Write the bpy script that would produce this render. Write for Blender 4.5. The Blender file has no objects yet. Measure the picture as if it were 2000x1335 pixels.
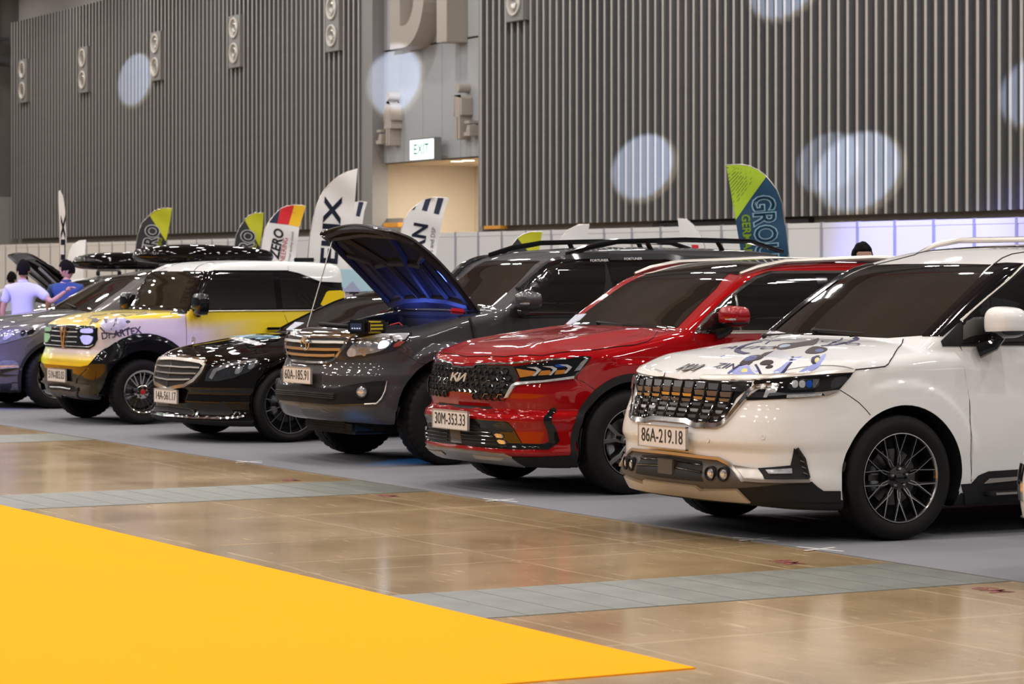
import bpy, bmesh, math, random
import numpy as np
from mathutils import Vector, Matrix
from mathutils.bvhtree import BVHTree
from mathutils.geometry import delaunay_2d_cdt

# ------------------------------------------------------------------ camera, world, light, exposure
SC = bpy.context.scene
COL = SC.collection
FPX, EYE, HOR, YAW = 5290.0, 1.57, 530.0, math.radians(29.1)   # focal length in px of a 2000 px frame, eye height, horizon row
cd = bpy.data.cameras.new('camera'); cam = bpy.data.objects.new('camera', cd); COL.objects.link(cam)
cd.sensor_width = 36; cd.sensor_fit = 'HORIZONTAL'; cd.lens = FPX / 2000 * 36
cd.shift_y = -(667.5 - HOR) / 2000; cd.clip_end = 400; cd.clip_start = 0.1
FWD = Vector((-math.cos(YAW), math.sin(YAW), 0)); RGT = Vector((math.sin(YAW), math.cos(YAW), 0))
cam.matrix_world = Matrix(((RGT.x, 0, -FWD.x, 0), (RGT.y, 0, -FWD.y, 0), (0, 1, 0, EYE), (0, 0, 0, 1)))
SC.camera = cam
cd.dof.use_dof = True; cd.dof.focus_distance = 17.5; cd.dof.aperture_fstop = 6.3
SC.view_settings.view_transform = 'Standard'; SC.view_settings.look = 'None'
SC.view_settings.exposure = 0.07; SC.view_settings.gamma = 1.0; SC.view_settings.use_curve_mapping = False
world = bpy.data.worlds.new('world'); SC.world = world; world.use_nodes = True
bg = world.node_tree.nodes['Background']; bg.inputs[0].default_value = (0.85, 0.86, 0.95, 1); bg.inputs[1].default_value = 0.10
SC.cycles.max_bounces = 6; SC.cycles.diffuse_bounces = 3; SC.cycles.glossy_bounces = 4; SC.cycles.transmission_bounces = 4
SC.cycles.sample_clamp_indirect = 6.0; SC.cycles.caustics_reflective = False; SC.cycles.caustics_refractive = False

def area(loc, size, power, color=(1, 0.93, 0.84), target=None, shape='DISK', sizey=None, name='hall_lamp_light', spread=None):
    l = bpy.data.lights.new(name, 'AREA'); l.shape = shape; l.size = size; l.energy = power; l.color = color
    if sizey: l.size_y = sizey
    if spread: l.spread = spread
    o = bpy.data.objects.new(name, l); COL.objects.link(o); o.location = loc
    if target is not None: o.rotation_euler = (Vector(target) - Vector(loc)).to_track_quat('-Z', 'Y').to_euler()
    return o
def spot(loc, target, power, angle, color, blend=0.15, radius=0.05, name='show_spot_light'):
    l = bpy.data.lights.new(name, 'SPOT'); l.energy = power; l.spot_size = math.radians(angle); l.spot_blend = blend
    l.color = color; l.shadow_soft_size = radius
    o = bpy.data.objects.new(name, l); COL.objects.link(o); o.location = loc
    o.rotation_euler = (Vector(target) - Vector(loc)).to_track_quat('-Z', 'Y').to_euler()
    return o
# high-bay lamps of the hall: pairs over the show area, singles further out
for gx in range(15):
    for gy in range(8):
        x, y = -91 + gx * 6.5, -14.0 + gy * 6.0
        near = -46 < x < 2
        for k in ((-0.40, 0.40) if near else (0.0,)):
            area((x + k, y, 11.6), 0.42, 100 if near else 165, (1, .97, .94))
# ------------------------------------------------------------------ materials
MATS = {}
def mat(name, col=(0.5, 0.5, 0.5), rough=0.5, metal=0.0, coat=0.0, coat_rough=0.03, spec=0.5, ior=None, emit=None, estr=0.0,
        noise=0.0, nscale=8.0, bump=0.0, bscale=60.0, trans=0.0, flake=0.0, alpha=1.0):
    if name in MATS: return MATS[name]
    m = bpy.data.materials.new(name); m.use_nodes = True; nt = m.node_tree; b = nt.nodes['Principled BSDF']
    c4 = (*col, 1)
    b.inputs['Base Color'].default_value = c4; b.inputs['Roughness'].default_value = rough; b.inputs['Metallic'].default_value = metal
    b.inputs['Coat Weight'].default_value = coat; b.inputs['Coat Roughness'].default_value = coat_rough
    b.inputs['Specular IOR Level'].default_value = spec
    if ior: b.inputs['IOR'].default_value = ior
    if trans: b.inputs['Transmission Weight'].default_value = trans
    if alpha < 1: b.inputs['Alpha'].default_value = alpha
    if emit: b.inputs['Emission Color'].default_value = (*emit, 1); b.inputs['Emission Strength'].default_value = estr
    tc = nt.nodes.new('ShaderNodeTexCoord')
    if noise or flake:
        n = nt.nodes.new('ShaderNodeTexNoise'); n.inputs['Scale'].default_value = nscale if noise else 900; n.inputs['Detail'].default_value = 5
        nt.links.new(tc.outputs['Object'], n.inputs['Vector'])
        mx = nt.nodes.new('ShaderNodeMix'); mx.data_type = 'RGBA'
        a = noise or flake
        mx.inputs[6].default_value = tuple(max(0, x * (1 - a)) for x in col) + (1,)
        mx.inputs[7].default_value = tuple(min(1, x * (1 + a)) for x in col) + (1,)
        nt.links.new(n.outputs['Fac'], mx.inputs[0]); nt.links.new(mx.outputs[2], b.inputs['Base Color'])
    if bump:
        n2 = nt.nodes.new('ShaderNodeTexNoise'); n2.inputs['Scale'].default_value = bscale; n2.inputs['Detail'].default_value = 4
        nt.links.new(tc.outputs['Object'], n2.inputs['Vector'])
        bp = nt.nodes.new('ShaderNodeBump'); bp.inputs['Strength'].default_value = bump; bp.inputs['Distance'].default_value = 0.01
        nt.links.new(n2.outputs['Fac'], bp.inputs['Height']); nt.links.new(bp.outputs['Normal'], b.inputs['Normal'])
    MATS[name] = m
    return m
WHITE = mat('white_paint', (0.82, 0.80, 0.78), 0.4, spec=0.0, coat=1.0, noise=0.02, nscale=3)
RED = mat('red_paint', (0.30, 0.003, 0.005), 0.34, metal=0.25, spec=0.0, coat=1.0, flake=0.15)
GREY = mat('grey_paint', (0.062, 0.060, 0.063), 0.38, metal=0.35, spec=0.0, coat=1.0, flake=0.2)
SILVER = mat('silver_paint', (0.13, 0.12, 0.118), 0.36, metal=0.5, spec=0.0, coat=1.0, flake=0.15)
BLACK = mat('black_paint', (0.005, 0.0035, 0.003), 0.4, spec=0.0, coat=1.0, noise=0.1)
YELLOW = mat('yellow_paint', (0.80, 0.56, 0.02), 0.4, spec=0.0, coat=1.0, noise=0.03)
CREAM = mat('pale_roof_paint', (0.80, 0.80, 0.80), 0.4, spec=0.0, coat=0.8, noise=0.02)
PINK = mat('pale_wrap', (0.72, 0.62, 0.62), 0.35, coat=0.8, noise=0.03, nscale=2)
GLASS = mat('tinted_glass', (0.012, 0.011, 0.010), 0.02, spec=0.9, coat=1.0, coat_rough=0.0, noise=0.1)
GLOSSB = mat('gloss_black_plastic', (0.006, 0.006, 0.007), 0.06, coat=0.3, noise=0.1)
MATTB = mat('matt_black_plastic', (0.016, 0.0155, 0.0155), 0.6, spec=0.2, noise=0.15, bump=0.1, bscale=300)
CLAD = mat('grey_brown_plastic', (0.075, 0.062, 0.052), 0.45, noise=0.1)
DARK = mat('dark_void', (0.004, 0.004, 0.005), 0.7, noise=0.1)
CHROME = mat('chrome', (0.72, 0.70, 0.68), 0.08, metal=1.0, noise=0.03)
SATIN = mat('satin_metal', (0.55, 0.50, 0.45), 0.32, metal=1.0, noise=0.05)
ALU = mat('brushed_alloy', (0.55, 0.54, 0.53), 0.22, metal=1.0, noise=0.05)
RUBBER = mat('tyre_rubber', (0.009, 0.0085, 0.008), 0.65, spec=0.2, noise=0.2, nscale=20, bump=0.15, bscale=150)
LENS = mat('headlamp_lens', (0.48, 0.49, 0.53), 0.08, metal=0.7, coat=1.0, noise=0.6, nscale=25)
LENSD = mat('smoked_lens', (0.03, 0.032, 0.04), 0.06, metal=0.3, coat=1.0, noise=0.5, nscale=25)
AMBER = mat('amber_reflector', (0.42, 0.16, 0.02), 0.2, coat=1.0, noise=0.1)
BLUEL = mat('blue_projector_lens', (0.01, 0.06, 0.35), 0.05, coat=1.0, noise=0.2, nscale=20)
DRL = mat('clear_light_bar', (0.50, 0.51, 0.54), 0.15, metal=.25, coat=1.0, noise=0.5, nscale=45)
PLATE = mat('plate_enamel', (0.78, 0.74, 0.72), 0.35, noise=0.03)
INK = mat('black_ink', (0.02, 0.016, 0.015), 0.5, noise=0.1)
LINE = mat('panel_gap', (0.01, 0.01, 0.01), 0.8, noise=0.1)

# ------------------------------------------------------------------ object helpers
def tag(o, label=None, cat=None, group=None, kind=None):
    for k, v in (('label', label), ('category', cat), ('group', group), ('kind', kind)):
        if v: o[k] = v
    return o
def empty(name, loc=(0, 0, 0), rz=0.0, label=None, cat=None, group=None):
    o = bpy.data.objects.new(name, None); COL.objects.link(o); o.location = loc; o.rotation_euler = (0, 0, rz)
    o.empty_display_size = 0.2
    return tag(o, label, cat, group)
def link(name, me, m, parent=None, loc=None, rot=None):
    o = bpy.data.objects.new(name, me); COL.objects.link(o)
    if m is not None and not me.materials:
        for x in (m if isinstance(m, (list, tuple)) else [m]): me.materials.append(x)
    if parent is not None: o.parent = parent
    if loc is not None: o.location = loc
    if rot is not None: o.rotation_euler = rot
    return o
def mesh(name, V, Fc, m, parent=None, smooth=False, loc=None, rot=None, normals=None, mi=None):
    me = bpy.data.meshes.new(name); me.from_pydata([tuple(v) for v in V], [], [tuple(f) for f in Fc]); me.update()
    if smooth: me.polygons.foreach_set('use_smooth', [True] * len(me.polygons))
    o = link(name, me, m, parent, loc, rot)
    if mi is not None: me.polygons.foreach_set('material_index', mi)
    if normals is not None: me.normals_split_custom_set_from_vertices([tuple(n) for n in normals])
    return o
def dup(o, parent=None, loc=None):
    c = o.copy(); COL.objects.link(c)
    if parent is not None: c.parent = parent
    if loc is not None: c.location = loc
    return c
class MB:                                            # collects simple solids into ONE mesh
    def __init__(s): s.V = []; s.F = []
    def add(s, V, Fc):
        n = len(s.V); s.V += [tuple(v) for v in V]; s.F += [tuple(i + n for i in f) for f in Fc]; return s
    def box(s, a, b):
        (x0, y0, z0), (x1, y1, z1) = a, b
        return s.add([(x0,y0,z0),(x1,y0,z0),(x1,y1,z0),(x0,y1,z0),(x0,y0,z1),(x1,y0,z1),(x1,y1,z1),(x0,y1,z1)],
                     [(0,3,2,1),(4,5,6,7),(0,1,5,4),(1,2,6,5),(2,3,7,6),(3,0,4,7)])
    def prism(s, poly, ax, d0, d1):                  # poly in the two other axes, extruded along axis ax
        n = len(poly)
        def P(p, d):
            q = list(p); q.insert(ax, d); return tuple(q)
        return s.add([P(p, d0) for p in poly] + [P(p, d1) for p in poly],
                     [tuple(range(n))[::-1], tuple(range(n, 2*n))] + [(i, (i+1) % n, n + (i+1) % n, n + i) for i in range(n)])
    def tube(s, pts, r, n=8, caps=True):
        pts = [Vector(p) for p in pts]; rs = r if isinstance(r, (list, tuple)) else [r] * len(pts)
        base = len(s.V); up = Vector((0, 0, 1)); prev = None
        for i, p in enumerate(pts):
            d = (pts[min(i+1, len(pts)-1)] - pts[max(i-1, 0)])
            d = d.normalized() if d.length > 1e-9 else Vector((0, 0, 1))
            if prev is None:
                a = d.cross(up)
                if a.length < 0.05: a = d.cross(Vector((1, 0, 0)))
                a.normalize()
            else:
                a = prev - d * prev.dot(d); a.normalize()
            prev = a; b = d.cross(a)
            for k in range(n):
                t = 2 * math.pi * k / n; s.V.append(tuple(p + (a * math.cos(t) + b * math.sin(t)) * rs[i]))
        for i in range(len(pts) - 1):
            for k in range(n):
                q = base + i * n; s.F.append((q + k, q + (k+1) % n, q + n + (k+1) % n, q + n + k))
        if caps:
            s.F.append(tuple(base + k for k in range(n))[::-1]); s.F.append(tuple(base + (len(pts)-1) * n + k for k in range(n)))
        return s
    def lathe(s, prof, n=32, ax=0, c=(0, 0, 0), a0=0.0, a1=2*math.pi):   # prof: (axial, radius)
        full = abs(a1 - a0 - 2*math.pi) < 1e-6; m = n if full else n + 1; base = len(s.V)
        for (t, r) in prof:
            for k in range(m):
                an = a0 + (a1 - a0) * k / n; q = [r * math.cos(an), r * math.sin(an)]; q.insert(ax, t)
                s.V.append((q[0] + c[0], q[1] + c[1], q[2] + c[2]))
        for i in range(len(prof) - 1):
            for k in range(n if full else n):
                k2 = (k+1) % m if full else k + 1
                s.F.append((base + i*m + k, base + i*m + k2, base + (i+1)*m + k2, base + (i+1)*m + k))
        return s
    def disc(s, c, r, ax=0, n=24):
        base = len(s.V)
        for k in range(n):
            an = 2*math.pi*k/n; q = [r*math.cos(an), r*math.sin(an)]; q.insert(ax, 0); s.V.append((q[0]+c[0], q[1]+c[1], q[2]+c[2]))
        s.F.append(tuple(range(base, base+n))); return s
    def build(s, name, m, parent=None, smooth=False, loc=None, rot=None, bevel=0.0, sharp=35):
        o = mesh(name, s.V, s.F, m, parent, False, loc, rot)
        bm = bmesh.new(); bm.from_mesh(o.data)
        bmesh.ops.recalc_face_normals(bm, faces=bm.faces)
        if bevel:
            es = [e for e in bm.edges if len(e.link_faces) == 2 and e.calc_face_angle(0) > 0.5]
            bmesh.ops.bevel(bm, geom=es, offset=bevel, segments=2, affect='EDGES', clamp_overlap=True)
        bm.to_mesh(o.data); bm.free()
        if smooth or bevel:
            me = o.data; me.polygons.foreach_set('use_smooth', [True] * len(me.polygons))
            try: me.set_sharp_from_angle(angle=math.radians(sharp))
            except Exception: pass
        return o
_fonts = {}
def text_mesh(txt, size=1.0, depth=0.0, sx=1.0, shear=0.0, bold=0.0, align='CENTER'):
    key = (txt, size, depth, sx, shear, bold, align)
    if key in _fonts: return _fonts[key]
    cu = bpy.data.curves.new('t', 'FONT'); cu.body = txt; cu.size = size; cu.extrude = depth; cu.align_x = align; cu.align_y = 'CENTER'
    cu.shear = shear; cu.offset = bold; cu.resolution_u = 3
    o = bpy.data.objects.new('t', cu); COL.objects.link(o)
    dg = bpy.context.evaluated_depsgraph_get(); me = bpy.data.meshes.new_from_object(o.evaluated_get(dg))
    bpy.data.objects.remove(o); bpy.data.curves.remove(cu)
    for v in me.vertices: v.co.x *= sx
    _fonts[key] = me
    return me
def put_text(name, txt, m, parent, origin, xdir, ydir, size, **k):
    me = text_mesh(txt, size, **k).copy(); me.materials.clear(); me.materials.append(m)
    o = bpy.data.objects.new(name, me); COL.objects.link(o)
    x = Vector(xdir).normalized(); y = Vector(ydir).normalized(); z = x.cross(y)
    o.matrix_local = Matrix(((x.x, y.x, z.x, origin[0]), (x.y, y.y, z.y, origin[1]), (x.z, y.z, z.z, origin[2]), (0, 0, 0, 1)))
    if parent is not None: o.parent = parent
    return o

# ------------------------------------------------------------------ car bodies: implicit surfaces meshed on a grid
def curve(pts):
    xs = np.array([p[0] for p in pts], float); ys = np.array([p[1] for p in pts], float)
    h = np.diff(xs); d = np.diff(ys) / h; m = np.zeros(len(xs)); m[0] = d[0]; m[-1] = d[-1]
    for i in range(1, len(xs) - 1):
        if d[i-1] * d[i] > 0:
            w1 = 2*h[i] + h[i-1]; w2 = h[i] + 2*h[i-1]; m[i] = (w1 + w2) / (w1/d[i-1] + w2/d[i])
    def f(x):
        x = np.clip(x, xs[0], xs[-1]); i = np.clip(np.searchsorted(xs, x) - 1, 0, len(xs) - 2)
        t = (x - xs[i]) / h[i]; t2 = t*t; t3 = t2*t
        return (2*t3 - 3*t2 + 1)*ys[i] + (t3 - 2*t2 + t)*h[i]*m[i] + (-2*t3 + 3*t2)*ys[i+1] + (t3 - t2)*h[i]*m[i+1]
    return f
def smax(a, b, k):
    h = np.maximum(k - np.abs(a - b), 0); return np.maximum(a, b) + h*h / (4*k)
def smin(a, b, k):
    h = np.maximum(k - np.abs(a - b), 0); return np.minimum(a, b) - h*h / (4*k)
def smooth01(x): x = np.clip(x, 0, 1); return x*x*(3 - 2*x)

def clip_arches(P, Fq, arches, xin):
    """cut the wheel openings out of the skin exactly along their circles"""
    P = [tuple(p) for p in P]; A = np.array(P); faces = [tuple(int(i) for i in f) for f in Fq]
    for (yc, zc, R) in arches:
        d = [R - math.hypot(p[1] - yc, p[2] - zc) for p in P]; out = []; cache = {}
        for f in faces:
            ds = [d[i] for i in f]
            if max(ds) <= 0: out.append(f); continue
            if abs(sum(P[i][0] for i in f)) / len(f) < xin: out.append(f); continue
            if min(ds) >= 0: continue
            g = []
            for k in range(len(f)):
                i, j = f[k], f[(k+1) % len(f)]
                if d[i] <= 0: g.append(i)
                if (d[i] > 0) != (d[j] > 0):
                    key = (min(i, j), max(i, j))
                    if key not in cache:
                        t = d[i] / (d[i] - d[j]); a, b = P[i], P[j]
                        q = [a[m] + (b[m] - a[m]) * t for m in range(3)]
                        r = math.hypot(q[1] - yc, q[2] - zc); q[1] = yc + (q[1] - yc) * R / r; q[2] = zc + (q[2] - zc) * R / r
                        cache[key] = len(P); P.append(tuple(q)); d.append(0.0)
                    g.append(cache[key])
            if len(g) > 2: out.append(tuple(g))
        faces = out
    return faces, np.array(P)

class Body:
    """A car body.  Local frame: x = across (near side +), y = back from the front bumper, z = up."""
    def __init__(s, sp, loc, yaw, name, label):
        s.sp = sp; s.root = empty(name, (*loc, 0), math.radians(yaw), label, 'car')
        s.c = {k: curve(v) for k, v in sp.items() if isinstance(v, list) and k not in ('arches', 'bulge')}
        s.a = math.radians(yaw); s.loc = loc
        s.mesh_body()
    def field0(s, x, y, z):                          # body without wheel arches
        c, sp = s.c, s.sp; w = np.abs(x); W = sp['W']
        top = c['top'](y) - c['crown'](y) * (w / W) ** sp.get('crown_p', 2.4)
        if 'bulge' in sp:
            for (bw, bs, bh, y0, y1) in sp['bulge']:
                top = top + bh * np.exp(-((w - bw) / bs) ** 2) * smooth01((y - y0) / 0.25) * smooth01((y1 - y) / 0.3)
        side = c['plan'](y) - c['side'](z)
        for (yc, zc, R) in sp['arches']:
            d = np.sqrt((y - yc) ** 2 + (z - zc) ** 2)
            side = side + sp['flare'] * smooth01((R + sp.get('flw', 0.16) - d) / sp.get('fls', 0.05))
        fr = c['front'](z) + c['nose'](w) * (c['nosek'](z) if 'nosek' in c else 1.0)
        a = smax(z - top, w - side, sp.get('k_shoulder', 0.06))
        kf = sp.get('k_front', 0.05)
        f2 = (fr - y) * sp.get('nf', 0.8)
        a = smax(a, f2, kf)
        a = smax(a, y - (sp['L'] - c['tail'](z) - 0.18 * (w / W) ** 4), 0.08)
        a = smax(a, c['bottom'](y) - z, 0.04)
        # cabin
        sl = sp.get('nws', 0.55)
        ws = (c['screen'](z) + sp['screen_curve'] * w * w - y) * sl
        rf = z - (c['roof'](y) - sp['roof_crown'] * w * w)
        cs = (w - (c['cabin'](z) - c['taper'](y))) * 0.97
        rr = (y - (c['back'](z) - 0.12 * (w / W) ** 4)) * 0.9
        b = smax(smax(ws, cs, sp.get('k_pillar', 0.05)), smax(rf, rr, 0.08), sp.get('k_roof', 0.07))
        b = smax(b, 0.6 - z, 0.02)
        F = smin(a, b, sp.get('k_belt', 0.02))
        if 'cut' in sp: F = sp['cut'](F, w, y, z)
        return F
    def sp_top(s, p): return float(s.c['top'](p[1]) - s.c['crown'](p[1]) * (abs(p[0]) / s.sp['W']) ** 2.4 - p[2])
    def arch(s, x, y, z):
        w = np.abs(x); A = np.full(np.shape(x), -9.0)
        for (yc, zc, R) in s.sp['arches']:
            A = np.maximum(A, np.minimum(R - np.sqrt((y - yc) ** 2 + (z - zc) ** 2), (w - (s.sp['W'] - 0.42))))
        return A
    def field(s, x, y, z): return np.maximum(s.field0(x, y, z), s.arch(x, y, z))
    def grad(s, f, P, e=0.002):
        g = np.empty_like(P)
        for i in range(3):
            a = P.copy(); a[:, i] += e; b = P.copy(); b[:, i] -= e
            g[:, i] = (f(a[:, 0], a[:, 1], a[:, 2]) - f(b[:, 0], b[:, 1], b[:, 2])) / (2*e)
        return g
    def project(s, f, P, n=3, lim=0.02):
        for _ in range(n):
            v = f(P[:, 0], P[:, 1], P[:, 2]); g = s.grad(f, P); q = (g*g).sum(1)
            st = -(v / np.maximum(q, 0.05))[:, None] * g
            ln = np.linalg.norm(st, axis=1, keepdims=True); st *= np.minimum(1, lim / np.maximum(ln, 1e-9)); P = P + st
        return P
    def normals(s, P):
        g = s.grad(s.field0, P, 0.004); return g / np.maximum(np.linalg.norm(g, axis=1, keepdims=True), 1e-6)
    def mesh_body(s):
        sp = s.sp; h = sp.get('h', 0.028); W = sp['W']
        nx = int((W + 0.08) / h) + 1
        xs = np.arange(-nx, nx + 1) * h; ys = np.arange(-0.08, sp['L'] + 0.1, h); zs = np.arange(0.06, sp['H'] + 0.1, h)
        X, Y, Z = np.meshgrid(xs[nx:], ys, zs, indexing='ij')
        Fh = s.field(X.ravel(), Y.ravel(), Z.ravel()).reshape(X.shape)
        Fv = np.concatenate([Fh[:0:-1], Fh], 0)
        ins = Fv < 0
        cc = np.zeros([n - 1 for n in Fv.shape], int)
        for i in (0, 1):
            for j in (0, 1):
                for k in (0, 1):
                    cc += ins[i:Fv.shape[0]-1+i, j:Fv.shape[1]-1+j, k:Fv.shape[2]-1+k]
        act = (cc > 0) & (cc < 8); idx = -np.ones(act.shape, int); ids = np.argwhere(act); idx[act] = np.arange(len(ids))
        acc = np.zeros((len(ids), 3)); cnt = np.zeros(len(ids))
        corners = [(i, j, k) for i in (0, 1) for j in (0, 1) for k in (0, 1)]
        for a in corners:
            for ax in range(3):
                if a[ax]: continue
                b = list(a); b[ax] = 1; pa = ids + np.array(a); pb = ids + np.array(b)
                fa = Fv[pa[:, 0], pa[:, 1], pa[:, 2]]; fb = Fv[pb[:, 0], pb[:, 1], pb[:, 2]]
                m = (fa < 0) != (fb < 0); t = np.zeros(len(ids)); t[m] = fa[m] / (fa[m] - fb[m])
                q = np.array(a, float)[None].repeat(len(ids), 0); q[:, ax] += t
                acc[m] += q[m]; cnt[m] += 1
        P = ids + acc / cnt[:, None]
        P = np.stack([xs[0] + P[:, 0]*h, ys[0] + P[:, 1]*h, zs[0] + P[:, 2]*h], 1)
        P = s.project(s.field0, P, 4, h * 0.5)
        faces = []
        for ax in range(3):
            o = [a for a in range(3) if a != ax]
            sl0 = [slice(1, -1)] * 3; sl0[ax] = slice(0, Fv.shape[ax] - 1); sl1 = list(sl0); sl1[ax] = slice(1, Fv.shape[ax])
            A = ins[tuple(sl0)]; B = ins[tuple(sl1)]; e = np.argwhere(A != B); up = A[A != B]
            base = e.copy()
            for a in o: base[:, a] += 1
            def cell(d0, d1):
                q = base.copy(); q[:, o[0]] -= d0; q[:, o[1]] -= d1; return idx[q[:, 0], q[:, 1], q[:, 2]]
            quad = np.stack([cell(1, 1), cell(0, 1), cell(0, 0), cell(1, 0)], 1)
            flip = up if ax != 1 else ~up
            quad[~flip] = quad[~flip][:, ::-1]
            faces.append(quad)
        Fq = np.concatenate(faces); Fq = Fq[(Fq >= 0).all(1)]
        FL = clip_arches(P, Fq, sp['arches'], W - 0.42)
        FL, P = FL
        N = s.normals(P)
        ctr = np.array([P[list(f)].mean(0) for f in FL])
        mi = (ctr[:, 2] < sp.get('under', 0.22)).astype(int)
        if 'darkbox' in sp:
            (a0, b0), (a1, b1), z_ = sp['darkbox']; mi[(np.abs(ctr[:, 0]) < b0) & (ctr[:, 1] > a0) & (ctr[:, 1] < a1) & (ctr[:, 2] > z_) & (np.array([s.sp_top(p) for p in ctr]) > 0.02)] = 1
        roofm = sp.get('roofz')
        mats = [sp['paint'], DARK] + ([sp['roofpaint']] if roofm else [])
        if roofm: mi[(ctr[:, 2] > roofm - sp.get('roofdrop', 0) * smooth01((ctr[:, 1] - 2.35) / .3))] = 2
        if 'bandz' in sp: mats.append(GLOSSB); mi[(ctr[:, 2] > sp['bandz'][0]) & (mi != 2) & (ctr[:, 1] > sp['bandz'][1])] = len(mats) - 1
        if 'lowz' in sp: mats.append(sp['lowmat']); mi[(ctr[:, 2] < sp['lowz'])] = len(mats) - 1
        s.P = P
        s.bvh = BVHTree.FromPolygons([tuple(p) for p in P], [tuple(int(i) for i in f) for f in Fq])   # uncut skin, for measuring
        s.body = mesh('body_shell', P, FL, mats, s.root, True, normals=N, mi=mi.tolist())
        for sg in (1, -1):
            for (yc, zc, R) in sp['arches']:
                xo = W - 0.035; wi = 0.40
                yy = [yc - R * math.cos(math.radians(t)) for t in range(-40, 221, 6)]; zz = [zc + R * math.sin(math.radians(t)) for t in range(-40, 221, 6)]
                V = []; F = []
                bt = float(s.c['bottom'](yc)) + .01
                yy, zz = zip(*[(a, b) for a, b in zip(yy, zz) if b > bt])
                for y_, z_ in zip(yy, zz):
                    q = np.array([[sg * W, y_, z_]]); q = q.repeat(1, 0)
                    xe = xo
                    for _ in range(12):
                        v_ = s.field0(np.array([sg * xe]), np.array([y_]), np.array([z_]))[0]; xe -= v_ * 0.9
                        if xe < W - 0.2: xe = W - 0.2
                    V += [(sg * (xe - 0.002), y_, z_), (sg * (W - 0.42), y_, z_)]
                n = len(yy); ci = len(V); V += [(sg * (W - 0.42), yc, zc)]
                for i in range(n - 1):
                    F += [(2*i, 2*i+2, 2*i+3, 2*i+1), (2*i+1, 2*i+3, ci)]
                F.append((2*n-1, 1, ci))
                mesh('wheel_arch_liner', V, F, DARK, s.root, False)
    # ---- measuring: a sight line from the camera meets the body (or a plane of the car)
    def local_ray(s, u, v):
        d = FWD + RGT * ((u - 1000) / FPX) + Vector((0, 0, (HOR - v) / FPX))
        o = Vector((-s.loc[0], -s.loc[1], EYE)); ca, sa = math.cos(-s.a), math.sin(-s.a)
        R = Matrix(((ca, -sa, 0), (sa, ca, 0), (0, 0, 1)))
        return R @ o, (R @ d).normalized()
    def hit(s, u, v):
        o, d = s.local_ray(u, v); p = s.bvh.ray_cast(o, d)[0]
        if p is None:                                # just beyond the outline: take the nearest point of the body
            best = None
            for t in np.linspace(o.length * 0.8, o.length * 1.3, 60):
                q, n, i, dist = s.bvh.find_nearest(o + d * t)
                if best is None or dist < best[0]: best = (dist, q)
            p = best[1]
        return p
    def px(s, pts): return [s.hit(u, v) for u, v in pts]
    def t(s, view, pts, mids=()):
        out = s.px(tr(*view, pts))
        for i in mids: out[i] = out[i].copy(); out[i].x = 0.0
        return out
    def onplane(s, u, v, x=None, y=None, z=None):
        o, d = s.local_ray(u, v)
        t = (x - o.x) / d.x if x is not None else (y - o.y) / d.y if y is not None else (z - o.z) / d.z
        return o + d * t
    def place(s, P, off):
        """drop points onto the true surface, lift by off along the normal"""
        P = s.project(s.field0, np.array(P, float), 3, 0.03); N = s.normals(P); return P + N * off, N
    DIRS = {'front': (0, 1, 0), 'side': (-1, 0, 0), 'top': (0, 0, -1), 'corner': (-0.62, 0.78, 0), 'hood': (0, 0.45, -0.9), 'screen': (0, 0.8, -0.6)}
    def patch(s, name, pts, m, d='front', off=0.006, skirt=0.02, cell=0.035, both=False, full=False, parent=None, rnd=0, label=None):
        """a panel lying on the body: outline pts (local 3D) filled, dropped onto the surface along d"""
        pts = [Vector(p) for p in pts]
        if full: pts = pts + [Vector((-p.x, p.y, p.z)) for p in reversed(pts)]
        for _ in range(rnd):
            q = []
            for i, p in enumerate(pts):
                nx_ = pts[(i+1) % len(pts)]; q += [p*0.75 + nx_*0.25, p*0.25 + nx_*0.75]
            pts = q
        outs = []
        sides = (1, -1) if both else (1,)
        D = Vector(s.DIRS[d] if isinstance(d, str) else d).normalized()
        up = Vector((0, 0, 1)) if abs(D.z) < 0.9 else Vector((0, 1, 0))
        A = D.cross(up).normalized(); B = A.cross(D).normalized()
        loop = []
        for i, p in enumerate(pts):
            q = pts[(i+1) % len(pts)]; n = max(1, int((q - p).length / cell))
            for k in range(n): loop.append(p.lerp(q, k / n))
        L2 = []
        for p in loop:
            v = Vector((p.dot(A), p.dot(B)))
            if not L2 or (v - L2[-1]).length > 1e-4: L2.append(v)
        if (L2[0] - L2[-1]).length < 1e-4: L2.pop()
        n = len(L2); mn = [min(v[i] for v in L2) for i in (0, 1)]; mxx = [max(v[i] for v in L2) for i in (0, 1)]
        verts = list(L2)
        gx = np.arange(mn[0] + cell*0.5, mxx[0], cell); gy = np.arange(mn[1] + cell*0.5, mxx[1], cell)
        if len(gx) * len(gy) < 9000:
            px_ = np.array([v[0] for v in L2]); py_ = np.array([v[1] for v in L2]); qx = np.roll(px_, -1); qy = np.roll(py_, -1)
            for a in gx:
                for b in gy:
                    cr = ((py_ > b) != (qy > b)) & (a < (qx - px_) * (b - py_) / (qy - py_ + 1e-12) + px_)
                    if cr.sum() % 2 and ((px_ - a)**2 + (py_ - b)**2).min() > (cell * 0.35) ** 2: verts.append(Vector((a, b)))
        r = delaunay_2d_cdt(verts, [(i, (i+1) % n) for i in range(n)], [], 1, 1e-5)
        V2, E2, F2 = r[0], r[1], r[2]
        depth = [p.dot(D) for p in pts]; d0 = min(depth) - 0.5
        P3 = []
        for v in V2:
            o = A * v[0] + B * v[1] + D * d0
            h = s.bvh.ray_cast(o, D)[0]
            if h is None or h.dot(D) > max(depth) + 0.25:
                h = s.bvh.find_nearest(A * v[0] + B * v[1] + D * (sum(depth) / len(depth)))[0]
            P3.append(h)
        if not F2: return None
        P, N = s.place(P3, off)
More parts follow.
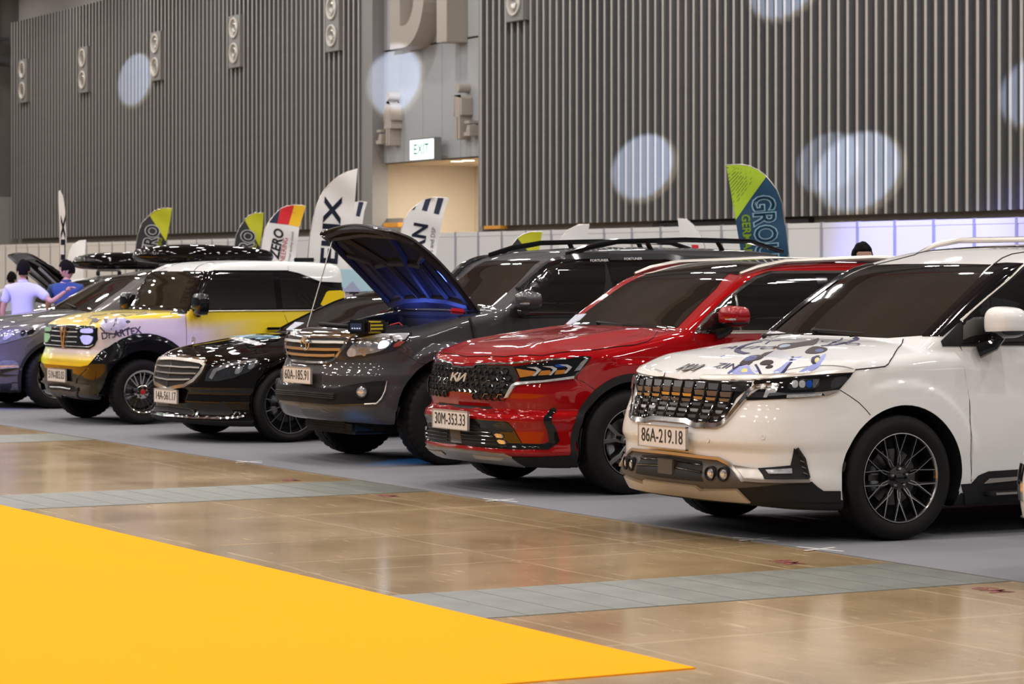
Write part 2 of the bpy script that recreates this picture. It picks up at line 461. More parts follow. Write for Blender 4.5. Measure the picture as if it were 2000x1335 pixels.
        base = P - N * off
        # boundary edges
        cnt = {}
        for f in F2:
            for i in range(len(f)):
                e = (f[i], f[(i+1) % len(f)]); cnt[e] = 1
        bd = [e for e in cnt if (e[1], e[0]) not in cnt]
        for sg in sides:
            M = np.array([sg, 1, 1]); VV = [tuple(p * M) for p in P]; NN = [tuple(q * M) for q in N]; FF = [tuple(f) for f in F2]
            if sg < 0: FF = [f[::-1] for f in FF]
            a = FF[0]; nn = (Vector(VV[a[1]]) - Vector(VV[a[0]])).cross(Vector(VV[a[2]]) - Vector(VV[a[0]]))
            if nn.dot(Vector(NN[a[0]])) < 0: FF = [f[::-1] for f in FF]
            if skirt:
                mp = {}
                for e in bd:
                    for i in e:
                        if i not in mp: mp[i] = len(VV); VV.append(tuple((P[i] - N[i] * (off + skirt)) * M)); NN.append(NN[i])
                for e in bd:
                    f = (e[0], mp[e[0]], mp[e[1]], e[1]); FF.append(f)
            outs.append(mesh(name, VV, FF, m, parent or s.root, True, normals=NN))
            if label: outs[-1]['label'] = label
        return outs
    def strip(s, name, pts, m, r=0.005, off=0.0, both=False, full=False, parent=None, n=6, step=0.04, closed=False, flat=None):
        """a bead following the surface through pts (local 3D)"""
        pts = [Vector(p) for p in pts]
        if full: pts = [Vector((-p.x, p.y, p.z)) for p in reversed(pts)] + pts
        if closed: pts = pts + [pts[0]]
        q = []
        for a, b in zip(pts, pts[1:]):
            k = max(1, int((b - a).length / step))
            for i in range(k): q.append(a.lerp(b, i / k))
        q.append(pts[-1]); P, N = s.place([tuple(p) for p in q], off)
        outs = []
        for sg in ((1, -1) if both else (1,)):
            M = np.array([sg, 1, 1])
            if flat:                                  # a flat band, width 2r, thickness flat
                V = []; F = []
                for i in range(len(P)):
                    t = P[min(i+1, len(P)-1)] - P[max(i-1, 0)]; b = np.cross(t, N[i]); b /= max(np.linalg.norm(b), 1e-9)
                    for (u_, v_) in ((-r, -0.01), (-r, flat), (r, flat), (r, -0.01)): V.append(tuple((P[i] + b*u_ + N[i]*v_) * M))
                for i in range(len(P) - 1):
                    for k in range(4): F.append((4*i + k, 4*i + (k+1) % 4, 4*i + 4 + (k+1) % 4, 4*i + 4 + k))
                F += [(0, 1, 2, 3), tuple(4*(len(P)-1) + k for k in (3, 2, 1, 0))]
                mb = MB(); mb.V = V; mb.F = F
            else:
                mb = MB().tube([tuple(p * M) for p in P], r, n)
            outs.append(mb.build(name, m, parent or s.root, smooth=True))
        return outs
# ------------------------------------------------------------------ the hall
def st(o): o['kind'] = 'structure'; return o
def nodes_floor():
    m = bpy.data.materials.new('polished_concrete'); m.use_nodes = True; nt = m.node_tree; b = nt.nodes['Principled BSDF']; N = nt.nodes.new; L = nt.links.new
    tc = N('ShaderNodeTexCoord')
    n1 = N('ShaderNodeTexNoise'); n1.inputs['Scale'].default_value = .9; n1.inputs['Detail'].default_value = 8; n1.inputs['Roughness'].default_value = .65
    mp = N('ShaderNodeMapping'); mp.inputs['Scale'].default_value = (1, 1.0, 1); L(tc.outputs['Object'], mp.inputs[0]); L(mp.outputs[0], n1.inputs['Vector'])
    cr = N('ShaderNodeValToRGB'); L(n1.outputs['Fac'], cr.inputs[0])
    cr.color_ramp.elements[0].position = .3; cr.color_ramp.elements[0].color = (.30, .20, .10, 1); cr.color_ramp.elements[1].position = .7; cr.color_ramp.elements[1].color = (.50, .35, .19, 1)
    # straight scuffed lines crossing the slab
    def line(axis, scale, off, width):
        mp = N('ShaderNodeMapping'); mp.inputs['Location'].default_value = (off, off, 0); L(tc.outputs['Object'], mp.inputs[0])
        sp = N('ShaderNodeSeparateXYZ'); L(mp.outputs[0], sp.inputs[0])
        nz = N('ShaderNodeTexNoise'); nz.inputs['Scale'].default_value = .35; L(tc.outputs['Object'], nz.inputs['Vector'])
        a = N('ShaderNodeMath'); a.operation = 'MULTIPLY_ADD'; L(nz.outputs['Fac'], a.inputs[0]); a.inputs[1].default_value = .25; L(sp.outputs[axis], a.inputs[2])
        w = N('ShaderNodeMath'); w.operation = 'PINGPONG'; L(a.outputs[0], w.inputs[0]); w.inputs[1].default_value = scale
        c = N('ShaderNodeMath'); c.operation = 'LESS_THAN'; L(w.outputs[0], c.inputs[0]); c.inputs[1].default_value = width
        return c.outputs[0]
    l1 = line(0, .78, .3, .012); l2 = line(1, .62, .1, .010); l3 = line(0, 1.27, .6, .018); l4 = line(1, 1.55, .9, .016)
    def mx(a, b_, op='MAXIMUM'):
        q = N('ShaderNodeMath'); q.operation = op; L(a, q.inputs[0])
        if isinstance(b_, float): q.inputs[1].default_value = b_
        else: L(b_, q.inputs[1])
        return q.outputs[0]
    al = mx(mx(l1, l2), mx(l3, l4)); n3 = N('ShaderNodeTexNoise'); n3.inputs['Scale'].default_value = 2.2; n3.inputs['Detail'].default_value = 3; L(tc.outputs['Object'], n3.inputs['Vector'])
    al = mx(al, mx(n3.outputs['Fac'], .75, 'MULTIPLY'), 'MULTIPLY')
    sc = N('ShaderNodeTexNoise'); sc.inputs['Scale'].default_value = 3.5; sc.inputs['Detail'].default_value = 6; mp2 = N('ShaderNodeMapping'); mp2.inputs['Scale'].default_value = (1, 5, 1); mp2.inputs['Rotation'].default_value = (0, 0, .5)
    L(tc.outputs['Object'], mp2.inputs[0]); L(mp2.outputs[0], sc.inputs['Vector']); g = N('ShaderNodeMapRange'); g.inputs['From Min'].default_value = .60; g.inputs['From Max'].default_value = .72; L(sc.outputs['Fac'], g.inputs['Value'])
    al = mx(al, mx(g.outputs[0], .45, 'MULTIPLY'))
    m1 = N('ShaderNodeMix'); m1.data_type = 'RGBA'; L(al, m1.inputs[0]); L(cr.outputs[0], m1.inputs[6]); m1.inputs[7].default_value = (.74, .58, .37, 1); L(m1.outputs[2], b.inputs['Base Color'])
    rr = N('ShaderNodeMapRange'); L(n1.outputs['Fac'], rr.inputs['Value']); rr.inputs['To Min'].default_value = .10; rr.inputs['To Max'].default_value = .20
    L(rr.outputs[0], b.inputs['Roughness']); b.inputs['Coat Weight'].default_value = .0; b.inputs['Coat Roughness'].default_value = .06
    bp = N('ShaderNodeBump'); bp.inputs['Strength'].default_value = .05; bp.inputs['Distance'].default_value = .01; n4 = N('ShaderNodeTexNoise'); n4.inputs['Scale'].default_value = 3; L(tc.outputs['Object'], n4.inputs['Vector'])
    L(n4.outputs['Fac'], bp.inputs['Height']); L(bp.outputs[0], b.inputs['Normal']); L(bp.outputs[0], b.inputs['Coat Normal'])
    return m
FLOORM = nodes_floor()
st(mesh('floor', [(-96, -22, -.005), (8, -22, -.005), (8, 34, -.005), (-96, 34, -.005)], [(0, 1, 2, 3)], FLOORM))
def carpet_mat(name, col, var, sc=400, blot=.0):
    m = bpy.data.materials.new(name); m.use_nodes = True; nt = m.node_tree; b = nt.nodes['Principled BSDF']; N = nt.nodes.new; L = nt.links.new
    tc = N('ShaderNodeTexCoord'); n = N('ShaderNodeTexNoise'); n.inputs['Scale'].default_value = sc; n.inputs['Detail'].default_value = 2; L(tc.outputs['Object'], n.inputs['Vector'])
    n2 = N('ShaderNodeTexNoise'); n2.inputs['Scale'].default_value = .7; n2.inputs['Detail'].default_value = 5; mp = N('ShaderNodeMapping'); mp.inputs['Scale'].default_value = (.35, 1.4, 1); L(tc.outputs['Object'], mp.inputs[0]); L(mp.outputs[0], n2.inputs['Vector'])
    a = N('ShaderNodeMath'); a.operation = 'MULTIPLY_ADD'; L(n2.outputs['Fac'], a.inputs[0]); a.inputs[1].default_value = 1.0; L(n.outputs['Fac'], a.inputs[2])
    mr = N('ShaderNodeMapRange'); mr.inputs['From Min'].default_value = .6; mr.inputs['From Max'].default_value = 1.4; L(a.outputs[0], mr.inputs['Value'])
    mx = N('ShaderNodeMix'); mx.data_type = 'RGBA'; L(mr.outputs[0], mx.inputs[0]); mx.inputs[6].default_value = tuple(c * (1 - var) for c in col) + (1,); mx.inputs[7].default_value = tuple(min(1, c * (1 + var)) for c in col) + (1,)
    L(mx.outputs[2], b.inputs['Base Color']); b.inputs['Roughness'].default_value = .95; b.inputs['Specular IOR Level'].default_value = .05
    bp = N('ShaderNodeBump'); bp.inputs['Strength'].default_value = .3; bp.inputs['Distance'].default_value = .004; L(n.outputs['Fac'], bp.inputs['Height']); L(bp.outputs[0], b.inputs['Normal'])
    return m
tag(MB().box((-70, 8.93, -.005), (6, 27.9, 0)).build('carpet', carpet_mat('grey_needle_felt', (.225, .222, .24), .10), None), 'grey exhibition carpet that the row of cars stands on', 'carpet')
tag(MB().box((-46, -14, -.005), (-9.03, 5.86, .001)).build('carpet', carpet_mat('yellow_needle_felt', (.98, .395, .012), .03), None), 'bright orange yellow walkway carpet across the polished floor', 'carpet')
# service trench covers crossing the floor: one plate after another
PLM = mat('trench_plate', (.155, .158, .135), .42, noise=.4, nscale=5, spec=.4)
def trench(x0, x1, ya, yb):
    t = st(MB().box((x0, ya, -.005), (x1, yb, -.0042)).build('trim_trench', mat('trench_gap', (.05, .05, .045), .7, noise=.1)))
    n = int((yb - ya) / .22); w = (yb - ya) / n; me = None
    for i in range(n):
        if me is None:
            o = MB().box((x0 + .010, 0, 0), (x1 - .010, w - .005, .0016)).build('cover_plate', PLM, t); me = o.data
        else: o = bpy.data.objects.new('cover_plate', me); COL.objects.link(o); o.parent = t
        o.location = (0, ya + w * i, -.0046)
for k, (x0, x1) in enumerate(((-11.80, -10.80), (-18.42, -17.25), (-25.2, -24.05))): trench(x0, x1, 5.87, 8.92)
RDI = mat('red_marker', (.22, .03, .025), .6, noise=.2)
for (txt, x, y) in (('M4', -12.1, 8.45), ('M9', -10.55, 8.6), ('M4', -18.7, 8.5), ('M9', -17.05, 8.5)):
    o = put_text('floor_mark', txt, RDI, None, (x, y, -.0035), (-1, .2, 0), (-.2, -1, 0), .19, bold=.003); o['kind'] = 'structure'
# tape crosses at the carpet edge
TP = mat('white_tape', (.75, .72, .68), .6, noise=.05)
for x, tl in ((-13.2, 'white tape cross in front of the minivan bumper'), (-12.55, 'white tape cross nearest the grey strip beside the minivan'), (-16.3, 'white tape cross in front of the red crossover'), (-20.6, 'white tape cross in front of the dark grey off-road car')):
    o = MB().box((-.17, -.012, .0002), (.17, .012, .0012)).box((-.012, -.13, .0002), (.012, .13, .0016)).build('tape_mark', TP, None, loc=(x, 8.98, 0), rot=(0, 0, .25))
    tag(o, tl, 'tape', 'white tape crosses on the carpet edge')
# walls -------------------------------------------------------------
WALLM = mat('wall_backing', (.075, .078, .08), .65, noise=.1)
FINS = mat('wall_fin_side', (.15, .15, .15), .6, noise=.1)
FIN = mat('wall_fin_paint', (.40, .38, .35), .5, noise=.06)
PANEL = mat('door_bay_panel', (.40, .415, .43), .45, noise=.03)
BEIGE = mat('beige_plaster', (.62, .54, .43), .7, noise=.03)
def slat_wall(name, x0, x1, z0, z1):
    w = st(MB().box((x0, 31.06, z0), (x1, 31.35, z1)).build(name, WALLM))
    n = int(round((x1 - x0) / .302)); me = None
    for i in range(n + 1):
        if me is None:
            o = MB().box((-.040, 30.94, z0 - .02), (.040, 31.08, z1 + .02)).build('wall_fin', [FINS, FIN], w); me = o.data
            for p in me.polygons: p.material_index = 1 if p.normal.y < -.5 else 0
        else: o = bpy.data.objects.new('wall_fin', me); COL.objects.link(o); o.parent = w
        o.location = (x0 + .03 + i * (x1 - x0 - .06) / n, 0, 0)
slat_wall('wall_back_west', -91.8, -63.82, 2.74, 10.3)
slat_wall('wall_back_east', -57.15, 7.5, 2.68, 10.3)
st(MB().box((-92.2, 31.35, 0), (-63.96, 31.7, 13)).box((-57.3, 31.35, 0), (8.2, 31.7, 13)).build('wall_back', mat('grey_render', (.30, .285, .265), .7, noise=.05)))
st(MB().box((-92.5, 10, 0), (-92.2, 31.7, 4.2)).build('wall_left', mat('grey_render')))
st(MB().box((-92.5, 10, 4.2), (-92.2, 31.7, 13)).build('trim_1', mat('brown_cladding', (.13, .12, .11), .7, noise=.1)))
st(MB().box((8.0, 6, 0), (8.2, 31.7, 13)).build('wall_right', mat('grey_render')))
for y in (29.8, 28.6): st(MB().box((-92.1, y, 8.2), (-91.9, y + .25, 13)).build('trim_2', mat('dark_steel', (.05, .05, .055), .6, noise=.1)))
st(MB().box((-92.1, 28, 8.9), (-91.9, 30.9, 9.1)).box((-92.1, 28, 9.7), (-91.9, 30.9, 9.8)).build('trim_3', mat('dark_steel')))
# bay with the entrance number, toilets and the exit sign
bay = st(MB().box((-63.95, 31.38, 4.37), (-57.3, 31.6, 12)).build('wall_door_bay', mat('dark_steel')))
xs_ = [-63.95, -63.03, -61.98, -60.92, -59.88, -58.9, -57.9, -57.37]
for a, b in zip(xs_, xs_[1:]):
    for z0, z1 in ((4.37, 7.27), (7.30, 10.2)): MB().box((a + .008, 31.33, z0 + .01), (b - .008, 31.385, z1 - .01)).build('wall_panel', PANEL, bay)
st(MB().box((-63.80, 31.0, 0), (-63.14, 31.45, 10.3)).box((-57.36, 31.0, 0), (-57.15, 31.45, 10.3)).build('trim_4', mat('bay_jamb', (.26, .25, .24), .6, noise=.05)))
# lobby behind the opening
st(MB().box((-63.97, 31.6, 0), (-63.87, 34.6, 4.5)).box((-63.97, 34.4, 0), (-57.2, 34.6, 4.5)).box((-57.36, 31.6, 0), (-57.26, 34.6, 4.5)).build('wall_lobby', BEIGE))
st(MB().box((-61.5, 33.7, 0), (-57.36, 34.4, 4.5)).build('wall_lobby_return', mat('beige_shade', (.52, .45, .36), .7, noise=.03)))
st(MB().box((-63.97, 31.4, 4.37), (-57.26, 34.6, 4.5)).build('ceiling_lobby', BEIGE))
EM = mat('downlight_glow', (1, .9, .75), .5, emit=(1, .85, .62), estr=6)
for x in (-60.9, -60.3):
    dl = 'lobby ceiling downlight nearer the woman symbol' if x < -60.5 else 'lobby ceiling downlight nearer the man symbol'
    tag(MB().lathe([(4.368, 0), (4.366, .16), (4.372, .17)], 20, 2, (x, 32.3, 0)).build('downlight', EM), dl, 'light', 'downlights in the lobby ceiling')
l_ = area((-61, 32.6, 4.3), 1.2, 170, (1, .90, .76), (-61.3, 32.8, 0), name='lobby_light')
tag(MB().box((-63.8, 31.42, 0), (-62.2, 31.5, 2.95)).build('shutter_box', mat('grey_render')), 'low grey screen at the foot of the lobby opening', 'screen')
tag(MB().box((-62.5, 31.0, 2.70), (-61.7, 31.2, 2.82)).build('cable_tray', mat('orange_tray', (.75, .33, .04), .5, noise=.1), bevel=.01), 'orange bar above the white panels left of the striped flag', 'bar')
tag(MB().box((-56.9, 30.9, 2.58), (-56.1, 31.1, 2.66)).build('cable_tray', mat('orange_tray')), 'orange bar under the grey slats right of the lobby opening', 'bar')
st(MB().box((-49.8, 31.2, 2.45), (-44.0, 31.34, 2.62)).build('trim_5', mat('dark_steel')))
# relief signs
RELIEF = mat('sign_relief', (.42, .37, .32), .5, noise=.04); SIDE = RELIEF
def relief(name, polys, y0, y1, label, cat='sign', m=RELIEF, sub='raised_shape'):
    o = empty(name, (0, 0, 0), 0, label, cat)
    for p in polys: MB().prism(p, 1, y0, y1).build(sub, m, o, bevel=.008)
    return o
def arc(cx, cz, r, a0, a1, n=10, rx=None): return [(cx + (rx or r) * math.cos(math.radians(a0 + (a1 - a0) * i / n)), cz + r * math.sin(math.radians(a0 + (a1 - a0) * i / n))) for i in range(n + 1)]
Y0, Y1 = 30.75, 31.33
o = empty('letter_sign', (0, 0, 0), 0, 'huge raised letter D high on the pale bay wall', 'letter')
def ringed(cx, zb, zt, x0, x1, t):                  # outline of a capital D built as one closed band
    out = [(x0, zb), (x0 + .75, zb)] + arc(x0 + .75, (zb + zt) / 2, (zt - zb) / 2, -90, 90, 16, rx=x1 - x0 - .75)[1:] + [(x0, zt)]
    inn = [(x0 + t, zb + t), (x0 + .75, zb + t)] + arc(x0 + .75, (zb + zt) / 2, (zt - zb) / 2 - t, -90, 90, 16, rx=x1 - x0 - .75 - t)[1:] + [(x0 + t, zt - t)]
    n = len(out); V = []; F = []
    for y in (Y0, Y1):
        V += [(x, y, z) for x, z in out] + [(x, y, z) for x, z in inn]
    for i in range(n):
        j = (i + 1) % n
        F += [(i, j, n + j, n + i), (2*n + i, 3*n + i, 3*n + j, 2*n + j), (i, 2*n + i, 2*n + j, j), (n + i, n + j, 3*n + j, 3*n + i)]
    mb = MB(); mb.V = V; mb.F = F; return mb
ringed(0, 7.20, 9.8, -61.62, -59.75, .55).build('raised_shape', RELIEF, o)
relief('letter_sign', [[(-59.06, 7.18), (-58.52, 7.18), (-58.52, 9.8), (-58.85, 9.8), (-59.35, 9.4), (-59.35, 8.95), (-59.06, 9.05)]], Y0, Y1, 'huge raised figure one beside the letter D', 'letter')
Y0, Y1 = 31.02, 31.33
def person_icon(x, z, s, skirt):
    P = [arc(x, z + 1.42*s, .13*s, 0, 350, 14)]
    if skirt:
        P += [[(x - .10*s, z + 1.22*s), (x + .10*s, z + 1.22*s), (x + .18*s, z + 1.16*s), (x + .28*s, z + .72*s), (x + .22*s, z + .70*s), (x + .13*s, z + 1.0*s), (x + .25*s, z + .48*s), (x + .10*s, z + .48*s), (x - .10*s, z + .48*s), (x - .25*s, z + .48*s), (x - .13*s, z + 1.0*s), (x - .22*s, z + .70*s), (x - .28*s, z + .72*s), (x - .18*s, z + 1.16*s)],
              [(x - .12*s, z), (x - .02*s, z), (x - .02*s, z + .49*s), (x - .12*s, z + .49*s)], [(x + .02*s, z), (x + .12*s, z), (x + .12*s, z + .49*s), (x + .02*s, z + .49*s)]]
    else:
        P += [[(x - .20*s, z + 1.22*s), (x + .20*s, z + 1.22*s), (x + .26*s, z + 1.14*s), (x + .26*s, z + .66*s), (x + .18*s, z + .66*s), (x + .17*s, z + 1.0*s), (x + .15*s, z + .6*s), (x - .15*s, z + .6*s), (x - .17*s, z + 1.0*s), (x - .18*s, z + .66*s), (x - .26*s, z + .66*s), (x - .26*s, z + 1.14*s)],
              [(x - .15*s, z), (x - .02*s, z), (x - .02*s, z + .61*s), (x - .15*s, z + .61*s)], [(x + .02*s, z), (x + .15*s, z), (x + .15*s, z + .61*s), (x + .02*s, z + .61*s)]]
    return P
relief('toilet_sign', person_icon(-62.3, 4.80, .90, True), Y0, Y1, 'raised grey symbol of a woman on the bay wall')
relief('toilet_sign', person_icon(-58.48, 4.80, .88, False), Y0, Y1, 'raised grey symbol of a man on the bay wall')
def small_icon(x, z): return [[(x - .16, z), (x + .16, z), (x + .16, z + .10), (x - .16, z + .10)], [(x - .05, z + .1), (x + .16, z + .1), (x + .16, z + .26), (x + .02, z + .26)], [(x - .12, z + .30), (x + .14, z + .30), (x + .14, z + .37), (x - .12, z + .37)]]
relief('accessory_sign', small_icon(-62.82, 4.86), Y0, Y1, 'small raised symbol beside the woman symbol')
relief('accessory_sign', small_icon(-58.0, 4.86), Y0, Y1, 'small raised symbol beside the man symbol')
ex = empty('exit_sign', (0, 0, 0), 0, 'glowing white exit sign with green letters above the lobby', 'sign')
MB().box((-60.84, 30.92, 4.33), (-59.50, 31.12, 4.90)).build('sign_case', mat('sign_case', (.2, .2, .2), .5, noise=.1), ex, bevel=.01)
MB().box((-60.80, 30.905, 4.37), (-59.54, 30.925, 4.86)).build('sign_face', mat('exit_face', (.9, 1, .97), .5, emit=(.85, 1, 1), estr=1.6), ex)
put_text('sign_lettering', 'EXIT', mat('exit_green', (.02, .25, .12), .5, noise=.05), ex, (-60.17, 30.893, 4.615), (1, 0, 0), (0, 0, 1), .36, bold=.006, sx=1.15)
for z in (4.36,): MB().box((-60.3, 31.1, 4.6), (-60.1, 31.34, 4.7)).build('sign_bracket', mat('sign_case'), ex)
# recessed lamp panels in the slatted walls
LP = mat('lamp_panel', (.24, .235, .225), .5, noise=.05); REFL = mat('lamp_reflector', (.62, .60, .55), .25, metal=.8, noise=.2, nscale=3); RING = mat('lamp_ring', (.66, .62, .56), .4, noise=.03)
def lamp_panel(x, lab):
    o = empty('wall_lamp', (x, 30.9, 8.2), 0, lab, 'lamp', 'twin round lamps in the slatted wall')
    MB().box((-.42, -.06, -.78), (.42, .14, .72)).build('lamp_plate', LP, o, bevel=.01)
    for z in (.36, -.36):
        r = MB().lathe([(-.075, .30), (-.11, .29), (-.11, .25), (-.06, .235)], 32, 1, (0, 0, z)).build('lamp_ring', RING, o, smooth=True)
        MB().lathe([(-.065, .24), (-.062, .16), (-.085, .12), (-.07, .06), (-.07, 0)], 32, 1, (0, 0, z)).build('lamp_reflector', REFL, r, smooth=True)
    return o
for i, x in enumerate((-90.3, -84.3, -77.9, -71.8, -65.25, -55.3)):
    lamp_panel(x, ['first twin round wall lamp from the dark corner', 'second twin round wall lamp from the dark corner', 'twin wall lamp beside a blue light patch', 'fourth twin round wall lamp from the dark corner', 'twin round wall lamp next to the pale door bay', 'twin round wall lamp at the top edge beyond the door bay'][i])
# shell scheme partition
PW = mat('partition_panel', (.72, .70, .67), .5, noise=.02); PA = mat('partition_post', (.42, .43, .48), .35, metal=.4, noise=.05)
pt = empty('partition', (0, 28, 0), 0, 'long run of white exhibition stand panels in front of the slatted wall', 'partition')
px0 = -91.0; n = 93; mp_ = mq = None
for i in range(n):
    x = px0 + i * 1.06
    if mp_ is None:
        o = MB().box((.03, -.01, 0), (1.03, .01, 2.34)).build('panel', PW, pt); mp_ = o.data
        q = MB().box((-.03, -.03, 0), (.03, .03, 2.44)).build('post', PA, pt); mq = q.data
        r = MB().box((.03, -.02, 2.34), (1.03, .02, 2.43)).build('top_rail', PW, pt); mr_ = r.data
    else:
        o = bpy.data.objects.new('panel', mp_); q = bpy.data.objects.new('post', mq); r = bpy.data.objects.new('top_rail', mr_)
        for k in (o, q, r): COL.objects.link(k); k.parent = pt
    for k in (o, q, r): k.location = (x, 0, 0)
# ceiling high above: dark deck with beams, out of the frame but mirrored in the cars
st(mesh('ceiling', [(-96, -22, 13.5), (8, -22, 13.5), (8, 34, 13.5), (-96, 34, 13.5)], [(3, 2, 1, 0)], mat('roof_deck', (.24, .255, .28), .8, noise=.35, nscale=.5)))
for i in range(12):
    st(MB().box((-92 + i*8.4, -22, 12.2), (-91.6 + i*8.4, 34, 12.9)).build('trim_beam', mat('roof_steel', (.16, .14, .12), .6, noise=.1)))
for i in range(9):
    st(MB().box((-92, -20 + i*6.2, 12.6), (8, -19.75 + i*6.2, 12.9)).build('trim_duct', mat('red_pipe', (.25, .02, .02), .5, noise=.1) if i % 3 == 0 else mat('roof_steel')))
# stage spots throw pale blue discs on the wall
def disc_spot(x, z, r, power=900, col=(.45, .62, 1), col2=None):
    tgt = Vector((x, 31, z)); src = Vector((x + 10.2, 24.4, z + 1.2)); power *= 12; d = (tgt - src).length
    a = math.degrees(2 * math.atan(r / d)); spot(src, tgt, power, a, col, .35, .02)
    spot(src + Vector((.3, 0, 0)), tgt + Vector((.12, 0, -.05)), power * .35, a * 1.04, (1, .85, .6), .3, .02)
# ------------------------------------------------------------------ shared car pieces
def tr(ox, oy, k, pts):                              # readings taken in an enlarged view of the photograph -> frame pixels
    return [(ox + x / k, oy + y / k) for x, y in pts]
_wheelcache = {}
def tyre_mesh(R, Wd, rim, chunky=False):
    mb = MB(); n = 144; h = R - rim
    prof = [(-0.014, rim - 0.004), (-0.004, rim + 0.012), (0.006, rim + h*0.42), (0.003, rim + h*0.62), (-0.010, R - 0.022), (-0.022, R - 0.008)]
    g = 5 if chunky else 4; depth = 0.012 if chunky else 0.008; t0, t1 = -0.032, -Wd + 0.032; sw = (t1 - t0) / g
    for i in range(g):
        a = t0 + sw * i
        prof += [(a, R), (a + sw - 0.012 * -1 * -1, R)] if False else [(a, R - (0.003 if i in (0, g-1) else 0)), (a + sw * 0.82, R - (0.003 if i in (0, g-1) else 0))]
        if i < g - 1: prof += [(a + sw * 0.84, R - depth), (a + sw * 0.98, R - depth)]
    prof += [(-Wd + 0.022, R - 0.008), (-Wd + 0.010, R - 0.022), (-Wd - 0.003, rim + h*0.6), (-Wd + 0.004, rim + 0.01), (-Wd + 0.014, rim - 0.004)]
    mb.lathe(prof, n, 0)
    k = len(prof); per = 3 if chunky else 2
    for i, (t, r) in enumerate(prof):                # shoulder blocks
        if (chunky and r > R - 0.009 and (t > -0.075 or t < -Wd + 0.075)) or (not chunky and R - 0.0045 < r and (t > t0 + t1 * -0 - 0.045 and t < t0 + 0.001)):
            for j in range(n):
                if j % (per + 1) == 0:
                    x, y, z = mb.V[i*n + j]; f = (r - (0.009 if chunky else 0.0035)) / r; mb.V[i*n + j] = (x, y*f, z*f)
    return mb
def wheel(c, x, y, R, Wd, rim, style, steer=0.0, visible=True, camber=0.0):
    sg = 1 if x > 0 else -1
    w = empty('wheel', (x, y, R)); w.parent = c.root
    w.rotation_euler = (0, 0, math.radians(steer) + (0 if sg > 0 else math.pi))
    key = (R, Wd, rim, style)
    if key not in _wheelcache: _wheelcache[key] = build_wheel_parts(R, Wd, rim, style)
    for (nm, me, ax) in _wheelcache[key]:
        o = bpy.data.objects.new(nm, me); COL.objects.link(o); o.parent = w
        o.rotation_euler = (ax, 0, 0)
    return w
